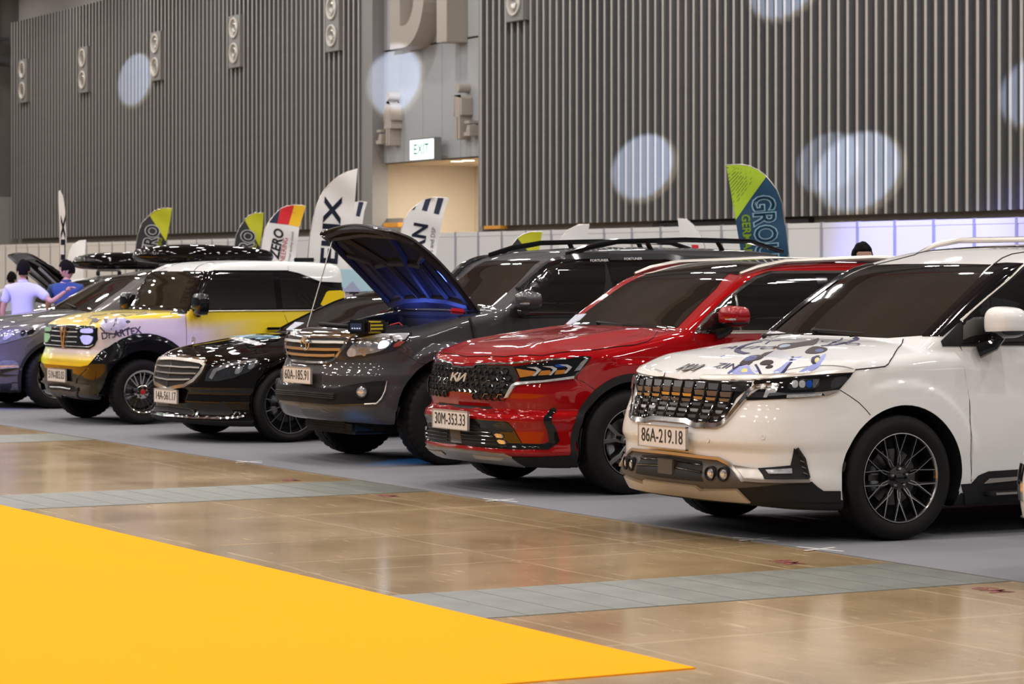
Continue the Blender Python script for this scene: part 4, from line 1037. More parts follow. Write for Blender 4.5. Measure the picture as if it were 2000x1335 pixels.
    art([(240, 600), (220, 570), (270, 530), (330, 510), (420, 500), (500, 520), (560, 570), (580, 595), (480, 600)], lil, 1)
    art([(430, 505), (510, 500), (580, 590), (500, 597)], mat('artwork_pale', (.70, .70, .76), .3, coat=1, noise=.05), 1, .0065)
    art([(640, 595), (780, 590), (860, 470), (930, 440), (1000, 400), (880, 420), (800, 500)], lil, 1)
    art([(930, 580), (1080, 560), (1200, 480), (1240, 370), (1180, 400), (1120, 480), (1000, 530)], lil, 1)
    art([(560, 420), (640, 350), (760, 330), (860, 400), (880, 440), (700, 420)], mat('artwork_pale'), 1)
    art([(330, 490), (380, 440), (450, 400), (560, 390), (600, 410), (560, 440), (480, 455), (470, 480), (400, 495)], ink, 1, .0068)
    art([(560, 395), (600, 370), (700, 350), (640, 385), (600, 410)], ink, 0, .0068)
    art([(380, 455), (400, 425), (470, 400), (530, 405), (510, 435), (440, 455)], mat('artwork_slate', (.09, .11, .26), .5, spec=.1, coat=.2, noise=.4), 1, .0074)
    art([(545, 480), (590, 448), (660, 443), (695, 460), (680, 485), (620, 500), (560, 497)], ink, 1, .0074)
    art([(600, 525), (640, 495), (690, 500), (680, 525), (630, 535)], ink, 1, .0074)
    art([(355, 565), (365, 540), (400, 528), (428, 540), (420, 562), (385, 572)], yl, 1, .0074)
    art([(1000, 375), (1040, 330), (1110, 300), (1230, 318), (1250, 340), (1200, 370), (1100, 385)], ink, 1, .0068)
    art([(1110, 360), (1130, 335), (1190, 330), (1210, 350), (1180, 365)], mat('artwork_slate'), 1, .0074)
    art([(1080, 470), (1085, 430), (1120, 405), (1165, 410), (1170, 430), (1120, 430), (1110, 480)], ink, 1, .0072)
    art([(1110, 465), (1120, 425), (1155, 420), (1160, 445), (1140, 470)], yl, 1, .0080)
    art([(720, 345), (720, 300), (800, 270), (950, 265), (1100, 240), (1150, 215), (1160, 235), (1130, 290), (1000, 300), (850, 330)], ink, 1, .0068)
    art([(680, 330), (700, 300), (720, 295), (715, 325), (690, 340)], amb, 1, .0074)
    art([(740, 320), (760, 290), (850, 280), (870, 300), (800, 315)], mat('artwork_ice', (.55, .68, .85), .3, coat=1, noise=.2), 1, .0074)
    stroke([(570, 256), (480, 268), (380, 300), (320, 335), (318, 355), (360, 370), (420, 380)], .020)
    stroke([(1180, 300), (1320, 290), (1450, 265), (1530, 240), (1545, 225), (1520, 212)], .017)
    stroke([(1110, 485), (1090, 460), (1100, 420), (1150, 400)], .010); stroke([(770, 585), (820, 530), (870, 470), (885, 410)], .008); stroke([(560, 590), (530, 530), (505, 490)], .007)
    stroke([(1250, 290), (1380, 240), (1395, 218)], .006); stroke([(610, 280), (650, 250), (760, 245)], .006); stroke([(150, 410), (180, 400), (240, 405)], .008, lil)
    stroke([(230, 580), (260, 560), (330, 510)], .012, mat('artwork_slate')); stroke([(440, 495), (430, 485), (360, 500), (330, 495)], .008)
    for txt, u, v, sz, k_ in (('AUTOBOT', 1465, 681, .13, 0), ('COOKING', 1640, 671, .11, 0), ('ZIN', 1420, 717, .10, 0)):
        p = on(u, v); n = Vector(tuple(c.place([tuple(p)], 0)[1][0])); xd = Vector((1, .10, 0)); xd = (xd - n * xd.dot(n)).normalized(); yd = n.cross(xd)
        if txt == 'AUTOBOT': txt = 'AUTO'
        elif txt == 'COOKING': txt = 'COO'
        put_text('artwork_lettering', txt, ln, hd, p + n * .0, xd, yd, sz, depth=.0005, sx=1.3)
    c.strip('panel_gap', hood[3:], LINE, 0.0035, 0.003, both=True)
    dg = c.px([(1874, 674), (1879, 684), (1886, 698), (1890, 725), (1893, 765), (1895, 830), (1896, 890), (1897, 940)])
    c.strip('door_gap', dg, **sm)
    doors(c, WHITE, .985, (1.52, 2.60, 3.55), .34, 1.10, first=[(1.44, 1.10), (1.475, 1.0), (1.50, .80), (1.51, .34)])
    # glass
    ws = c.px([(1815, 516), (1936, 517), (1903, 558), (1850, 612), (1803, 655), (1720, 661), (1640, 661)]); ws[0] = mid(ws[0]); ws[-1] = mid(ws[-1])
    c.patch('windscreen', ws, GLASS, 'screen', 0.003, full=True, skirt=0.01, cell=0.045)
    pl = t(B, [(1345, 284), (1430, 278), (1552, 282), (1400, 420), (1290, 522), (1090, 700), (970, 803), (822, 804)])
    c.patch('pillar_cover', pl, GLOSSB, (-.75, .66, 0), 0.009, both=True, skirt=0.015, cell=0.018)
    belt = [c.onplane(1900, 675, x=0.93)]
    fz = t(B, [(1554, 290), (1290, 522), (1092, 700), (955, 838), (968, 876), (1092, 876), (1300, 868)])
    rear = [(0.94, 4.75, 1.14), (0.83, 4.6, 1.58), (0.80, 3.6, 1.60), (0.80, 2.5, 1.585)]
    side = fz + [Vector((.935, 2.2, 1.12))] + [Vector(p) for p in rear]
    wf = c.patch('window_frame', side, MATTB, 'side', 0.007, both=True, skirt=0.012, cell=0.04)
    c.patch('quarter_glass', t(B, [(1106, 695), (1278, 545), (1290, 848), (1106, 850)]), GLASS, 'side', 0.014, both=True, skirt=0.010)
    dgl = t(B, [(1308, 528), (1554, 318)]) + [Vector((.80, 2.5, 1.57)), Vector((.93, 2.5, 1.155))] + t(B, [(1558, 842), (1308, 848)])
    c.patch('door_glass', dgl, GLASS, 'side', 0.014, both=True, skirt=0.010)
    c.patch('rear_door_glass', [Vector(p) for p in ((.80, 2.56, 1.575), (.80, 3.5, 1.59), (.93, 3.5, 1.155), (.93, 2.56, 1.155))], GLASS, 'side', 0.014, both=True, skirt=0.010)
    c.patch('rear_glass', [Vector(p) for p in ((.80, 3.56, 1.585), (.82, 4.5, 1.57), (.93, 4.6, 1.155), (.93, 3.56, 1.155))], GLASS, 'side', 0.014, both=True, skirt=0.010)
    c.strip('roof_ditch', t(B, [(1340, 284), (1400, 238), (1470, 210), (1556, 196)]) + [Vector((.72, 3.2, 1.7)), Vector((.72, 4.6, 1.69))], LINE, 0.006, 0.0, both=True)
    c.strip('window_trim', t(B, [(1556, 292), (1290, 520), (1092, 696)]), SATIN, 0.008, 0.008, both=True)
    c.patch('paper_pass', c.t((1380, 620, 5.263), [(505, 150), (620, 60), (800, 30), (680, 120), (640, 150)]), mat('printed_paper', (.45, .47, .55), .6, noise=.5, nscale=40), 'screen', .006, skirt=.002, cell=.03)
    # roof rails and glass roof
    for sg in (1, -1):
        mb = MB().tube([(sg*.70, 2.42, 1.69), (sg*.69, 2.55, 1.745), (sg*.685, 2.75, 1.778), (sg*.68, 3.4, 1.79), (sg*.68, 4.2, 1.785), (sg*.69, 4.5, 1.70)], [.012, .018, .02, .02, .018, .012], 8)
        mb.build('roof_rail', SATIN, c.root, smooth=True)
    c.patch('sunroof', [Vector(p) for p in ((-.5, 2.55, 1.7), (.5, 2.55, 1.7), (.5, 3.9, 1.7), (-.5, 3.9, 1.7))], GLASS, 'top', 0.006)
    m_ = c.onplane(1966, 630, x=1.08); door_mirror(c, tuple(m_), (.125, .11, .104), WHITE, GLOSSB, (.96, m_.y - .12, 1.10), folded=.2)
    wiper(c, c.px([(1592, 648)])[0], c.px([(1690, 655)])[0]); wiper(c, c.px([(1488, 650)])[0], c.px([(1560, 655)])[0])
    # sill, step
    s1 = t(C, [(1290, 802), (1400, 800), (1450, 742), (1530, 706), (1770, 690)]) + [Vector((.985, 3.3, .44)), Vector((.985, 3.62, .30)), Vector((.95, 3.6, .19)), Vector((.95, 1.5, .19))]
    c.patch('sill_cladding', s1, MATTB, 'side', 0.010, both=True)
    c.patch('sill_trim', t(C, [(1492, 796), (1535, 758), (1770, 742), (1770, 768)]) + [] , SATIN, 'side', 0.016, both=True, skirt=0.01, cell=0.02)
    for sg in (1, -1):
        b = MB().box((.86, 1.62, .235), (1.03, 3.5, .262)); b.V = [(sg*x, y, z) for x, y, z in b.V]; r = b.build('side_step', MATTB, c.root, bevel=0.008)
        b = MB().box((1.02, 1.66, .245), (1.036, 3.46, .258)); b.V = [(sg*x, y, z) for x, y, z in b.V]; b.build('step_trim', SATIN, r)
    return c
WV = white_van()
# ------------------------------------------------------------------ the red crossover
def red_suv():
    sp = dict(W=0.95, L=4.81, H=1.72, paint=RED, h=0.027, lowz=.275, lowmat=MATTB,
        top=[(0, .93), (.09, .968), (.3, 1.035), (.6, 1.09), (1.0, 1.135), (1.4, 1.168), (1.8, 1.12), (4.8, 1.12)],
        crown=[(0, .02), (.3, .06), (.6, .10), (1.1, .07), (1.5, .03), (4.8, .03)], crown_p=2.6,
        bulge=[(.52, .10, .018, .1, 1.4)],
        plan=[(0, .91), (.3, .935), (.8, .945), (4, .945), (4.8, .90)],
        side=[(.1, .09), (.25, .03), (.4, .005), (.6, .008), (.8, .012), (.93, .012), (1.02, .03), (1.12, .06), (1.3, .2)],
        front=[(.1, .24), (.2, .13), (.27, .05), (.31, .01), (.36, .028), (.46, .028), (.53, .005), (.565, .02), (.60, .07), (.66, .055), (.72, .05), (.81, .072), (.88, .085), (.96, .11), (1.05, .3)],
        nose=[(0, 0), (.3, .015), (.5, .05), (.65, .11), (.78, .21), (.86, .36), (.92, .53), (.95, .75)],
        tail=[(0, .1), (.5, .0), (1.1, .05), (1.7, .3)], bottom=[(0, .235), (.4, .20), (1, .20), (4.8, .2)],
        screen=[(.6, .6), (1.0, 1.17), (1.163, 1.40), (1.4, 1.74), (1.58, 2.04), (1.66, 2.25), (1.9, 2.9)], screen_curve=0.05,
        roof=[(1.2, 1.56), (2.05, 1.59), (2.4, 1.645), (3.0, 1.67), (4.0, 1.655), (4.8, 1.58)], roof_crown=0.05,
        cabin=[(.5, .93), (1.0, .92), (1.12, .905), (1.35, .85), (1.57, .765), (1.66, .70), (1.9, .55)], taper=[(0, .10), (1.2, .04), (2.0, 0), (3.6, 0), (4.8, .1)],
        back=[(.5, 4.76), (1.1, 4.72), (1.7, 4.35)],
        arches=[(.93, .37, .43), (3.74, .37, .43)], flare=0.015)
    c = Body(sp, (-17.157, 9.067), 1.0, 'crossover_car', 'red crossover with black honeycomb grille and plate 30M-353.33')
    S1 = (820, 660, 4.171); S2 = (1080, 480, 4.171); t = c.t
    for x in (.945, -.945):
        wheel(c, x, .92, .37, .235, .238, 'twin', steer=0); wheel(c, x, 3.735, .37, .235, .238, 'twin')
    # grille with honeycomb
    g = t(S1, [(360, 243), (450, 240), (472, 218), (762, 226), (802, 322), (722, 470), (700, 486), (455, 484), (412, 448), (398, 434), (330, 432)], (0, -1))
    gr = c.patch('grille', g, DARK, 'front', 0.003, full=True)[0]
    zt, zb = g[2].z, g[6].z
    hexr = 0.034; inside = [(p.x, p.z) for p in g]
    def isin(x, z):
        x = abs(x); r = False; poly = inside
        for (a, b), (e, f) in zip(poly, poly[1:] + poly[:1]):
            if (b > z) != (f > z) and x < (e - a) * (z - b) / (f - b) + a: r = not r
        return r
    nrow = int((zt - zb) / (hexr * 1.5)) + 2
    for j in range(nrow):
        for i in range(-14, 15):
            x = (i + 0.5 * (j % 2)) * hexr * 2.15; z = zb + j * hexr * 1.35
            if not isin(x, z) or not isin(abs(x) + hexr * 0.6, z): continue
            P0 = [c.bvh.ray_cast(Vector((x + hexr * 1.02 * math.cos(math.radians(60*k)), -1, z + hexr * 0.72 * math.sin(math.radians(60*k)))), Vector((0, 1, 0)))[0] for k in range(6)]
            if any(p is None for p in P0): continue
            P, N = c.place([tuple(p) for p in P0], 0.012); ct = P.mean(0); Q = ct + (P - ct) * 0.72 - N * 0.012; R_ = P - N * 0.02
            V = [tuple(v) for v in P] + [tuple(v) for v in Q]; F = [(k, (k+1) % 6, 6 + (k+1) % 6, 6 + k) for k in range(6)]
            V += [tuple(ct + (p - ct) * 1.12) for p in P]; F += [(k, 12 + k, 12 + (k+1) % 6, (k+1) % 6) for k in range(6)]
            mesh('grille_cell', V, F, [GLOSSB, CHROME] , gr, False, mi=[0]*6 + [1 if k in (1, 2) and (i + j) % 2 else 0 for k in range(6)])
    c.strip('chrome_line', t(S1, [(360, 240), (447, 238), (468, 216), (730, 210), (960, 192), (1190, 170)], (0,)), CHROME, 0.006, 0.0, full=True, flat=0.014, step=0.03)
    P, N = c.place([tuple(t(S1, [(345, 318)])[0])], 0.014); n = N[0]; p = P[0]
    p[0] = 0; logo_k(c, gr, (0, p[1] - .012, p[2]), (0, -1, 0.05), 0.060, mat('badge_silver', (.75, .74, .73), .35, metal=.4, coat=.6, noise=.02), .22, 2.1)
    hl = t(S1, [(768, 232), (1190, 173), (1330, 148), (1394, 154), (1376, 190), (1262, 322), (1000, 352), (800, 362), (815, 325)])
    h = c.patch('headlamp', hl, GLOSSB, 'corner', 0.008, both=True, cell=0.03)
    def hp(name, pts, m, off, rnd=0, cell=0.018):
        for k, q in enumerate(c.patch(name, t(S1, pts), m, 'corner', off, both=True, cell=cell, rnd=rnd)): q.parent = h[k]
    hp('amber_reflector', [(795, 250), (870, 262), (945, 272), (930, 306), (825, 322)], AMBER, 0.014)
    hp('amber_reflector', [(990, 268), (1060, 262), (1075, 285), (1050, 300), (965, 305)], AMBER, 0.014)
    hp('amber_reflector', [(1110, 262), (1180, 258), (1190, 275), (1170, 290), (1095, 298)], AMBER, 0.014)
    for dx, dy in ((0, 0), (125, -8), (245, -22)):
        hp('light_chevron', [(880 + dx, 240 + dy), (955 + dx, 238 + dy), (992 + dx, 258 + dy), (985 + dx, 270 + dy), (945 + dx, 310 + dy), (925 + dx, 310 + dy), (960 + dx, 266 + dy), (940 + dx, 252 + dy)], DRL, 0.020)
    hp('projector', [(1098, 215), (1190, 212), (1200, 235), (1105, 240)], BLUEL, 0.016, 1)
    hp('outer_lamp', [(1255, 270), (1310, 200), (1345, 170), (1375, 168), (1300, 262)], LENS, 0.014)
    hp('light_bar', [(1255, 308), (1252, 330), (1000, 362), (800, 384), (770, 398), (716, 484), (700, 486), (758, 385), (795, 362), (1000, 345)], DRL, 0.022)
    # lower front
    c.patch('upper_slot', t(S1, [(350, 545), (572, 556), (614, 580), (342, 568)], (0, -1)), DARK, 'front', 0.003, full=True, cell=0.03)
    lo = t(S1, [(310, 645), (690, 676), (722, 692), (832, 856), (1005, 860), (1052, 842), (1048, 600), (1064, 572), (1096, 560), (1112, 592), (1138, 838), (1048, 905), (730, 905), (300, 866)], (0, -1))
    low = c.patch('bumper_inlay', lo, GLOSSB, 'front', 0.008, full=True, cell=0.03)[0]
    ik = c.patch('air_intake', t(S1, [(305, 720), (600, 735), (650, 760), (715, 890), (300, 862)], (0, -1)), DARK, 'front', 0.012, full=True, cell=0.03, parent=low)[0]
    for k in range(4):
        c.strip('intake_slat', t(S1, [(360, 752 + 30*k), (500, 762 + 31*k), (600 + 18*k, 772 + 31*k)]), GLOSSB, 0.005, 0.020, both=True, parent=low, step=0.08)
    c.patch('intake_post', t(S1, [(262, 712), (340, 716), (352, 866), (272, 858)]), CLAD, 'front', 0.022, cell=0.03)
    for (u, v) in ((657, 795), (678, 845)):
        c.patch('fog_lamp', t(S1, [(u - 35, v - 12), (u - 18, v - 20), (u + 20, v - 14), (u + 32, v + 4), (u + 25, v + 18), (u - 15, v + 14)]), LENS, 'front', 0.022, both=True, cell=0.02)
    sk = t(S1, [(300, 895), (690, 940), (752, 968), (860, 1052), (600, 1045), (380, 1010), (290, 985)], (0, -1))
    c.patch('skid_plate', sk, SATIN, 'front', 0.016, full=True, cell=0.03)
    c.patch('skid_plate_inset', t(S1, [(440, 932), (690, 962), (670, 978), (470, 962)]), mat('pale_metal', (.7, .62, .52), .4, metal=.6, noise=.05), 'front', 0.022, both=True, cell=0.03)
    ll = t(S1, [(752, 968), (1100, 962), (1228, 955), (1235, 1030), (1225, 1048), (1000, 1045), (860, 1050)])
    c.patch('bumper_lip', ll, MATTB, 'corner', 0.010, both=True)
    c.patch('wheel_arch_foot', t(S1, [(1262, 690), (1300, 760), (1305, 1035), (1228, 1040), (1226, 955), (1236, 850)]), MATTB, 'side', .013, both=True)
    ring_clad(c, .93, .37, .425, .485, MATTB, a0=-12, a1=192); ring_clad(c, 3.74, .37, .425, .485, MATTB, a0=-12, a1=192)
    number_plate(c, 887, 816, '30M-353.33', zoff=-0.01, wdt=.52, hgt=.132)
    # bonnet
    hd = t(S1, [(365, 150), (700, 153), (1000, 145), (1380, 103)], (0,)) + t(S2, [(667, 806), (770, 778), (825, 742), (850, 697), (700, 668), (560, 657)], (-1,))
    c.patch('bonnet', hd, RED, 'hood', 0.005, full=True, cell=0.045)
    c.strip('panel_gap', hd[:-2], LINE, 0.0025, 0.003, full=False, both=True, step=0.03)
    sm = dict(m=LINE, r=0.003, off=-0.001, both=True)
    c.strip('panel_gap', t(S1, [(1262, 325), (1330, 355), (1400, 400), (1425, 420)]), **sm)
    c.strip('door_gap', t(S2, [(1150, 722), (1150, 745), (1162, 768)]) + [Vector((.945, 1.56, 1.0)), Vector((.945, 1.6, .6)), Vector((.94, 1.55, .3))], **sm)
    ws = c.px([(1348, 527), (1436, 528), (1400, 562), (1360, 601), (1322, 640), (1270, 640), (1214, 637)]); ws[0].x = ws[-1].x = 0
    c.patch('windscreen', ws, GLASS, 'screen', 0.004, full=True, skirt=0.01, cell=0.045)
    c.patch('paper_pass', t(S2, [(110, 638), (190, 565), (275, 556), (215, 612), (150, 642)]), mat('printed_paper', (.45, .47, .55), .6, noise=.5, nscale=40), 'screen', .007, skirt=.002, cell=.03)
    doors(c, RED, .945, (1.60, 2.66, 3.35), .33, 1.09, first=[(1.56, 1.09), (1.57, .95), (1.60, .6), (1.55, .33)])
    # black roof
    rp = [Vector(p) for p in ((0, 2.06, 1.6), (.66, 2.02, 1.6), (.69, 2.6, 1.64), (.69, 4.2, 1.62), (0, 4.4, 1.62))]
    c.patch('glass_roof', rp, GLASS, 'top', 0.004, full=True, cell=0.06)
    # side windows with bright frame
    fz = t(S2, [(1752, 207), (1640, 250), (1560, 302), (1400, 430), (1262, 560), (1182, 650), (1150, 712), (1285, 714)])
    fr = fz + [Vector(p) for p in ((.905, 2.6, 1.12), (.905, 3.9, 1.15), (.80, 4.3, 1.42), (.76, 3.9, 1.55), (.75, 2.9, 1.575))]
    c.patch('window_frame', fr, CHROME, 'side', 0.006, both=True, skirt=0.012, cell=0.05)
    ct = Vector((0, sum(p.y for p in fr) / len(fr), sum(p.z for p in fr) / len(fr)))
    def inset(pts, d):
        q = []
        n = len(pts)
        for i, p in enumerate(pts):
            a = (pts[i] - pts[i-1]); b = (pts[(i+1) % n] - pts[i]); a.x = b.x = 0; a.normalize(); b.normalize()
            n1 = Vector((0, -a.z, a.y)); n2 = Vector((0, -b.z, b.y)); m = (n1 + n2); m.normalize(); k = d / max(0.5, m.dot(n1))
            q.append((p + m * k))
        return q
    gi = inset(fr, 0.022)
    if abs(gi[7].z - fr[7].z) > 0 and gi[7].z < fr[7].z: gi = inset(fr, -0.022)
    def clipy(pts, y0, y1):
        out = []
        n = len(pts)
        for lo_, sgn in ((y0, 1), (y1, -1)):
            src = pts if sgn == 1 else out; res = []
            for i in range(len(src)):
                a, b = src[i], src[(i+1) % len(src)]; fa, fb = sgn * (a.y - lo_), sgn * (b.y - lo_)
                if fa >= 0: res.append(a)
                if (fa >= 0) != (fb >= 0): res.append(a.lerp(b, fa / (fa - fb)))
            out = res
        return out
    for nm, y0, y1 in (('quarter_glass', 0, 1.86), ('door_glass', 1.885, 2.62), ('rear_door_glass', 2.72, 3.5), ('rear_glass', 3.56, 9)):
        q = clipy(gi, y0, y1)
        if len(q) > 2: c.patch(nm, q, GLASS, 'side', 0.012, both=True, skirt=0.008, cell=0.05)
    c.patch('door_pillar', clipy(gi, 2.62, 2.72), GLOSSB, 'side', 0.013, both=True, skirt=0.008, cell=0.05)
    for sg in (1, -1):
        MB().tube([(sg*.71, 2.00, 1.555), (sg*.715, 2.15, 1.60), (sg*.71, 2.4, 1.643), (sg*.705, 3.2, 1.672), (sg*.705, 4.1, 1.655), (sg*.71, 4.3, 1.60)], [.012, .018, .02, .02, .018, .012], 8).build('roof_rail', SATIN, c.root, smooth=True)
    m_ = c.onplane(1436, 618, x=1.03); door_mirror(c, tuple(m_), (.118, .10, .085), RED, GLOSSB, (.92, m_.y - .08, 1.12), signal=DRL, folded=.22)
    wiper(c, c.t(S2, [(370, 640)])[0], c.t(S2, [(580, 660)])[0])
    c.patch('sill_cladding', [Vector(p) for p in ((.95, 1.38, .32), (.95, 3.28, .32), (.93, 3.3, .19), (.93, 1.36, .19))], MATTB, 'side', 0.012, both=True)
    return c
RS = red_suv()
# ------------------------------------------------------------------ the dark grey off-roader with its bonnet up
def grey_suv():
    def cut(F, w, y, z):
        b = smax(smax(w - .64, .27 - y, .06), smax(y - 1.30, .98 - z, .06), .05)
        return smax(F, -b, 0.03)
    sp = dict(W=0.92, L=4.70, H=1.85, paint=GREY, h=0.027, cut=cut, darkbox=((.2, .7), (1.36, .7), .9),
        top=[(0, .99), (.06, 1.045), (.12, 1.085), (.3, 1.12), (.6, 1.155), (1.0, 1.215), (1.3, 1.25), (1.45, 1.27), (1.8, 1.2), (4.7, 1.2)],
        crown=[(0, .06), (.3, .10), (.6, .10), (1.2, .04), (1.6, .03), (4.7, .03)], crown_p=2.4,
        plan=[(0, .88), (.3, .895), (.8, .89), (1.4, .885), (4, .885), (4.7, .85)],
        side=[(.1, .08), (.35, .02), (.5, 0), (.7, .0), (.9, .01), (1.05, .03), (1.2, .05), (1.4, .2)],
        front=[(.15, .35), (.33, .10), (.40, .02), (.5, -.02), (.60, -.015), (.66, .005), (.72, .01), (.80, .05), (.85, .065), (.97, .065), (1.03, .087), (1.09, .13), (1.2, .35)],
        nose=[(0, 0), (.3, .02), (.5, .06), (.65, .12), (.78, .235), (.85, .36), (.90, .52), (.92, .7)],
        tail=[(0, .1), (.5, .0), (1.2, .05), (1.8, .15)], bottom=[(0, .36), (.3, .34), (.6, .33), (1.2, .34), (4.7, .36)],
        screen=[(.6, .6), (1.1, 1.22), (1.26, 1.45), (1.5, 1.79), (1.67, 2.02), (1.74, 2.2), (1.9, 2.8)], screen_curve=0.04,
        roof=[(1.2, 1.66), (2.0, 1.69), (2.35, 1.755), (3.0, 1.785), (4.0, 1.775), (4.7, 1.70)], roof_crown=0.05,
        cabin=[(.5, .885), (1.0, .88), (1.2, .865), (1.4, .825), (1.66, .745), (1.76, .68), (1.9, .55)], taper=[(0, .08), (1.2, .04), (2.0, 0), (4, 0), (4.7, .03)],
        back=[(.5, 4.66), (1.2, 4.62), (1.8, 4.42)],
        arches=[(.90, .41, .475), (3.65, .41, .475)], flare=0.035, flw=0.11, fls=0.05)
    c = Body(sp, (-20.317, 9.323), 2.0, 'off_road_car', 'dark grey off-road car with raised bonnet and plate 60A-185.91')
    S3 = (530, 600, 4.171); S5 = (860, 450, 4.167); t = c.t
    for x in (.915, -.915):
        wheel(c, x, .90, .388, .265, .225, 'trail', steer=0); wheel(c, x, 3.65, .388, .265, .225, 'trail')
    g = t(S3, [(310, 248), (635, 256), (600, 312), (558, 372), (512, 430), (470, 448), (295, 450)], (0, -1))
    gr = c.patch('grille', g, DARK, 'front', 0.003, full=True)[0]
    for k, (ya, yb, xe) in enumerate(((285, 292, 608), (338, 342, 578), (388, 388, 535))):
        c.strip('grille_slat', t(S3, [(308, ya), (450, ya + 4), (xe, yb)], (0,)), SATIN, 0.011, 0.004, full=True, flat=0.022, parent=gr, step=0.05)
    c.strip('grille_surround', t(S3, [(295, 450), (440, 455), (485, 445), (520, 425), (562, 372), (604, 312), (648, 250), (680, 235)], (0,)), CHROME, 0.010, 0.0, full=True, flat=0.020, step=0.04)
    c.patch('grille_header', t(S3, [(325, 184), (480, 188), (640, 205), (745, 212), (660, 248), (318, 250)], (0, -1)), CHROME, 'front', 0.010, full=True, cell=0.03)
    e = t(S3, [(300, 295)])[0]; P, N = c.place([tuple(e)], 0.03); q = (0.0, P[0][1], P[0][2])
    mb = MB(); ellipse_ring(mb, q, .072, .052, .0075); ellipse_ring(mb, (q[0], q[1], q[2] + .020), .045, .018, .005); ellipse_ring(mb, (q[0], q[1], q[2] - .004), .019, .046, .005)
    mb.build('badge', CHROME, gr, smooth=True)
    hl = t(S3, [(655, 245), (760, 216), (950, 210), (1138, 210), (1146, 224), (1104, 280), (1005, 345), (870, 378), (640, 416), (530, 410), (592, 342)])
    h = c.patch('headlamp', hl, LENSD, 'corner', 0.010, both=True, cell=0.03)
    def hp(name, pts, m, off, rnd=0, cell=0.02):
        for k, q in enumerate(c.patch(name, t(S3, pts), m, 'corner', off, both=True, cell=cell, rnd=rnd)): q.parent = h[k]
    lit = mat('lit_headlamp', (.8, .85, 1), .1, emit=(.75, .85, 1), estr=5.0, noise=.05)
    hp('lamp_reflector', [(620, 395), (640, 330), (720, 270), (850, 250), (1010, 250), (960, 320), (870, 365), (720, 392)], LENS, 0.016, 1)
    hp('lamp_glow', [(870, 335), (880, 290), (925, 270), (965, 290), (940, 320), (900, 335)], lit, 0.020, 1)
    for (u, v, a_) in ((745, 350, 26), (800, 300, 24), (760, 385, 14), (820, 345, 16), (700, 300, 18), (1010, 270, 16), (975, 250, 14), (890, 245, 12)):
        hp('lamp_facet', [(u + a_*math.cos(q_*math.pi/3), v + a_*.8*math.sin(q_*math.pi/3)) for q_ in range(6)], CHROME if a_ % 4 else DRL, 0.019)
    hp('inner_lamp', [(635, 400), (625, 360), (660, 325), (700, 345), (705, 385), (675, 402)], DRL, 0.020, 2)
    hp('lamp_chrome', [(700, 262), (900, 228), (1120, 222), (1090, 260), (1060, 270), (900, 245), (760, 262)], DRL, 0.019)
    hp('turn_signal', [(1000, 300), (1040, 275), (1085, 282), (1040, 315), (990, 325)], mat('red_tint', (.3, .05, .04), .2, coat=1, noise=.1), 0.020)
    lo = t(S3, [(250, 646), (530, 662), (700, 622), (840, 601), (942, 598), (925, 680), (895, 740), (858, 780), (500, 790), (232, 768)], (0, -1))
    low = c.patch('lower_grille_surround', lo, mat('charcoal_plastic', (.010, .0095, .0095), .6, spec=.15, noise=.15), 'front', 0.012, full=True, cell=0.025)[0]
    ik = c.patch('air_intake', t(S3, [(245, 668), (526, 696), (524, 752), (238, 728)], (0, -1)), DARK, 'front', 0.017, full=True, cell=0.03, parent=low)[0]
    for k in range(3): c.strip('intake_slat', t(S3, [(243, 688 + 14*k), (524, 712 + 15*k)], (0,)), MATTB, 0.006, 0.022, full=True, parent=low, step=0.1)
    c.strip('bumper_trim', t(S3, [(942, 600), (926, 680), (893, 745), (856, 782), (760, 787)]), SATIN, 0.008, 0.014, both=True, step=0.02)
    p = t(S3, [(738, 688)])[0]; P, N = c.place([tuple(p)], 0.02); n = N[0]; round_lamp(c, Vector(P[0]), 0.046, nd=(n[0], n[1], 0))
    number_plate(c, 587, 732, '60A-185.91', wdt=.50, hgt=.128, off=0.015)
    sm = dict(m=LINE, r=0.003, off=-0.001, both=True)
    c.strip('panel_gap', t(S3, [(1035, 352), (1080, 380), (1130, 405), (1200, 450), (1262, 500)]), **sm)
    c.strip('flare_edge', t(S3, [(1130, 405), (1190, 360), (1300, 315), (1410, 300)]), **sm)
    c.strip('door_gap', t(S5, [(555, 690), (525, 640), (522, 720), (522, 800)]) + [Vector((.885, 1.5, .8)), Vector((.885, 1.5, .45))], **sm)
    ws = [c.onplane(994, 507, x=0)] + t(S5, [(812, 248), (690, 360), (540, 510), (392, 632), (200, 620)]) + [Vector((0, 1.45, 1.265))]
    ws[0] = c.bvh.find_nearest(Vector((0, 2.02, 1.67)))[0]
    c.patch('windscreen', ws, GLASS, 'screen', 0.004, full=True, skirt=0.01, cell=0.045)
    fr = t(S5, [(1375, 205), (1180, 210), (1020, 228), (885, 272), (760, 380), (640, 500), (565, 600), (556, 700), (640, 712)]) + [Vector(p) for p in ((.875, 2.6, 1.19), (.875, 3.6, 1.2), (.86, 4.3, 1.25), (.76, 4.2, 1.68), (.75, 3.2, 1.71))]
    c.patch('window_frame', fr, MATTB, 'side', 0.006, both=True, skirt=0.012, cell=0.05)
    c.patch('door_glass', t(S5, [(690, 480), (890, 300), (1000, 262), (1330, 238), (1338, 420)]) + [Vector((.865, 2.36, 1.215))] + t(S5, [(850, 680), (640, 695), (632, 560)]), GLASS, 'side', 0.012, both=True, skirt=0.008, cell=0.05)
    c.patch('rear_door_glass', [Vector(p) for p in ((.87, 2.56, 1.225), (.76, 2.5, 1.68), (.755, 3.2, 1.69), (.77, 3.3, 1.6), (.87, 3.3, 1.23))], GLASS, 'side', 0.012, both=True, skirt=0.008, cell=0.05)
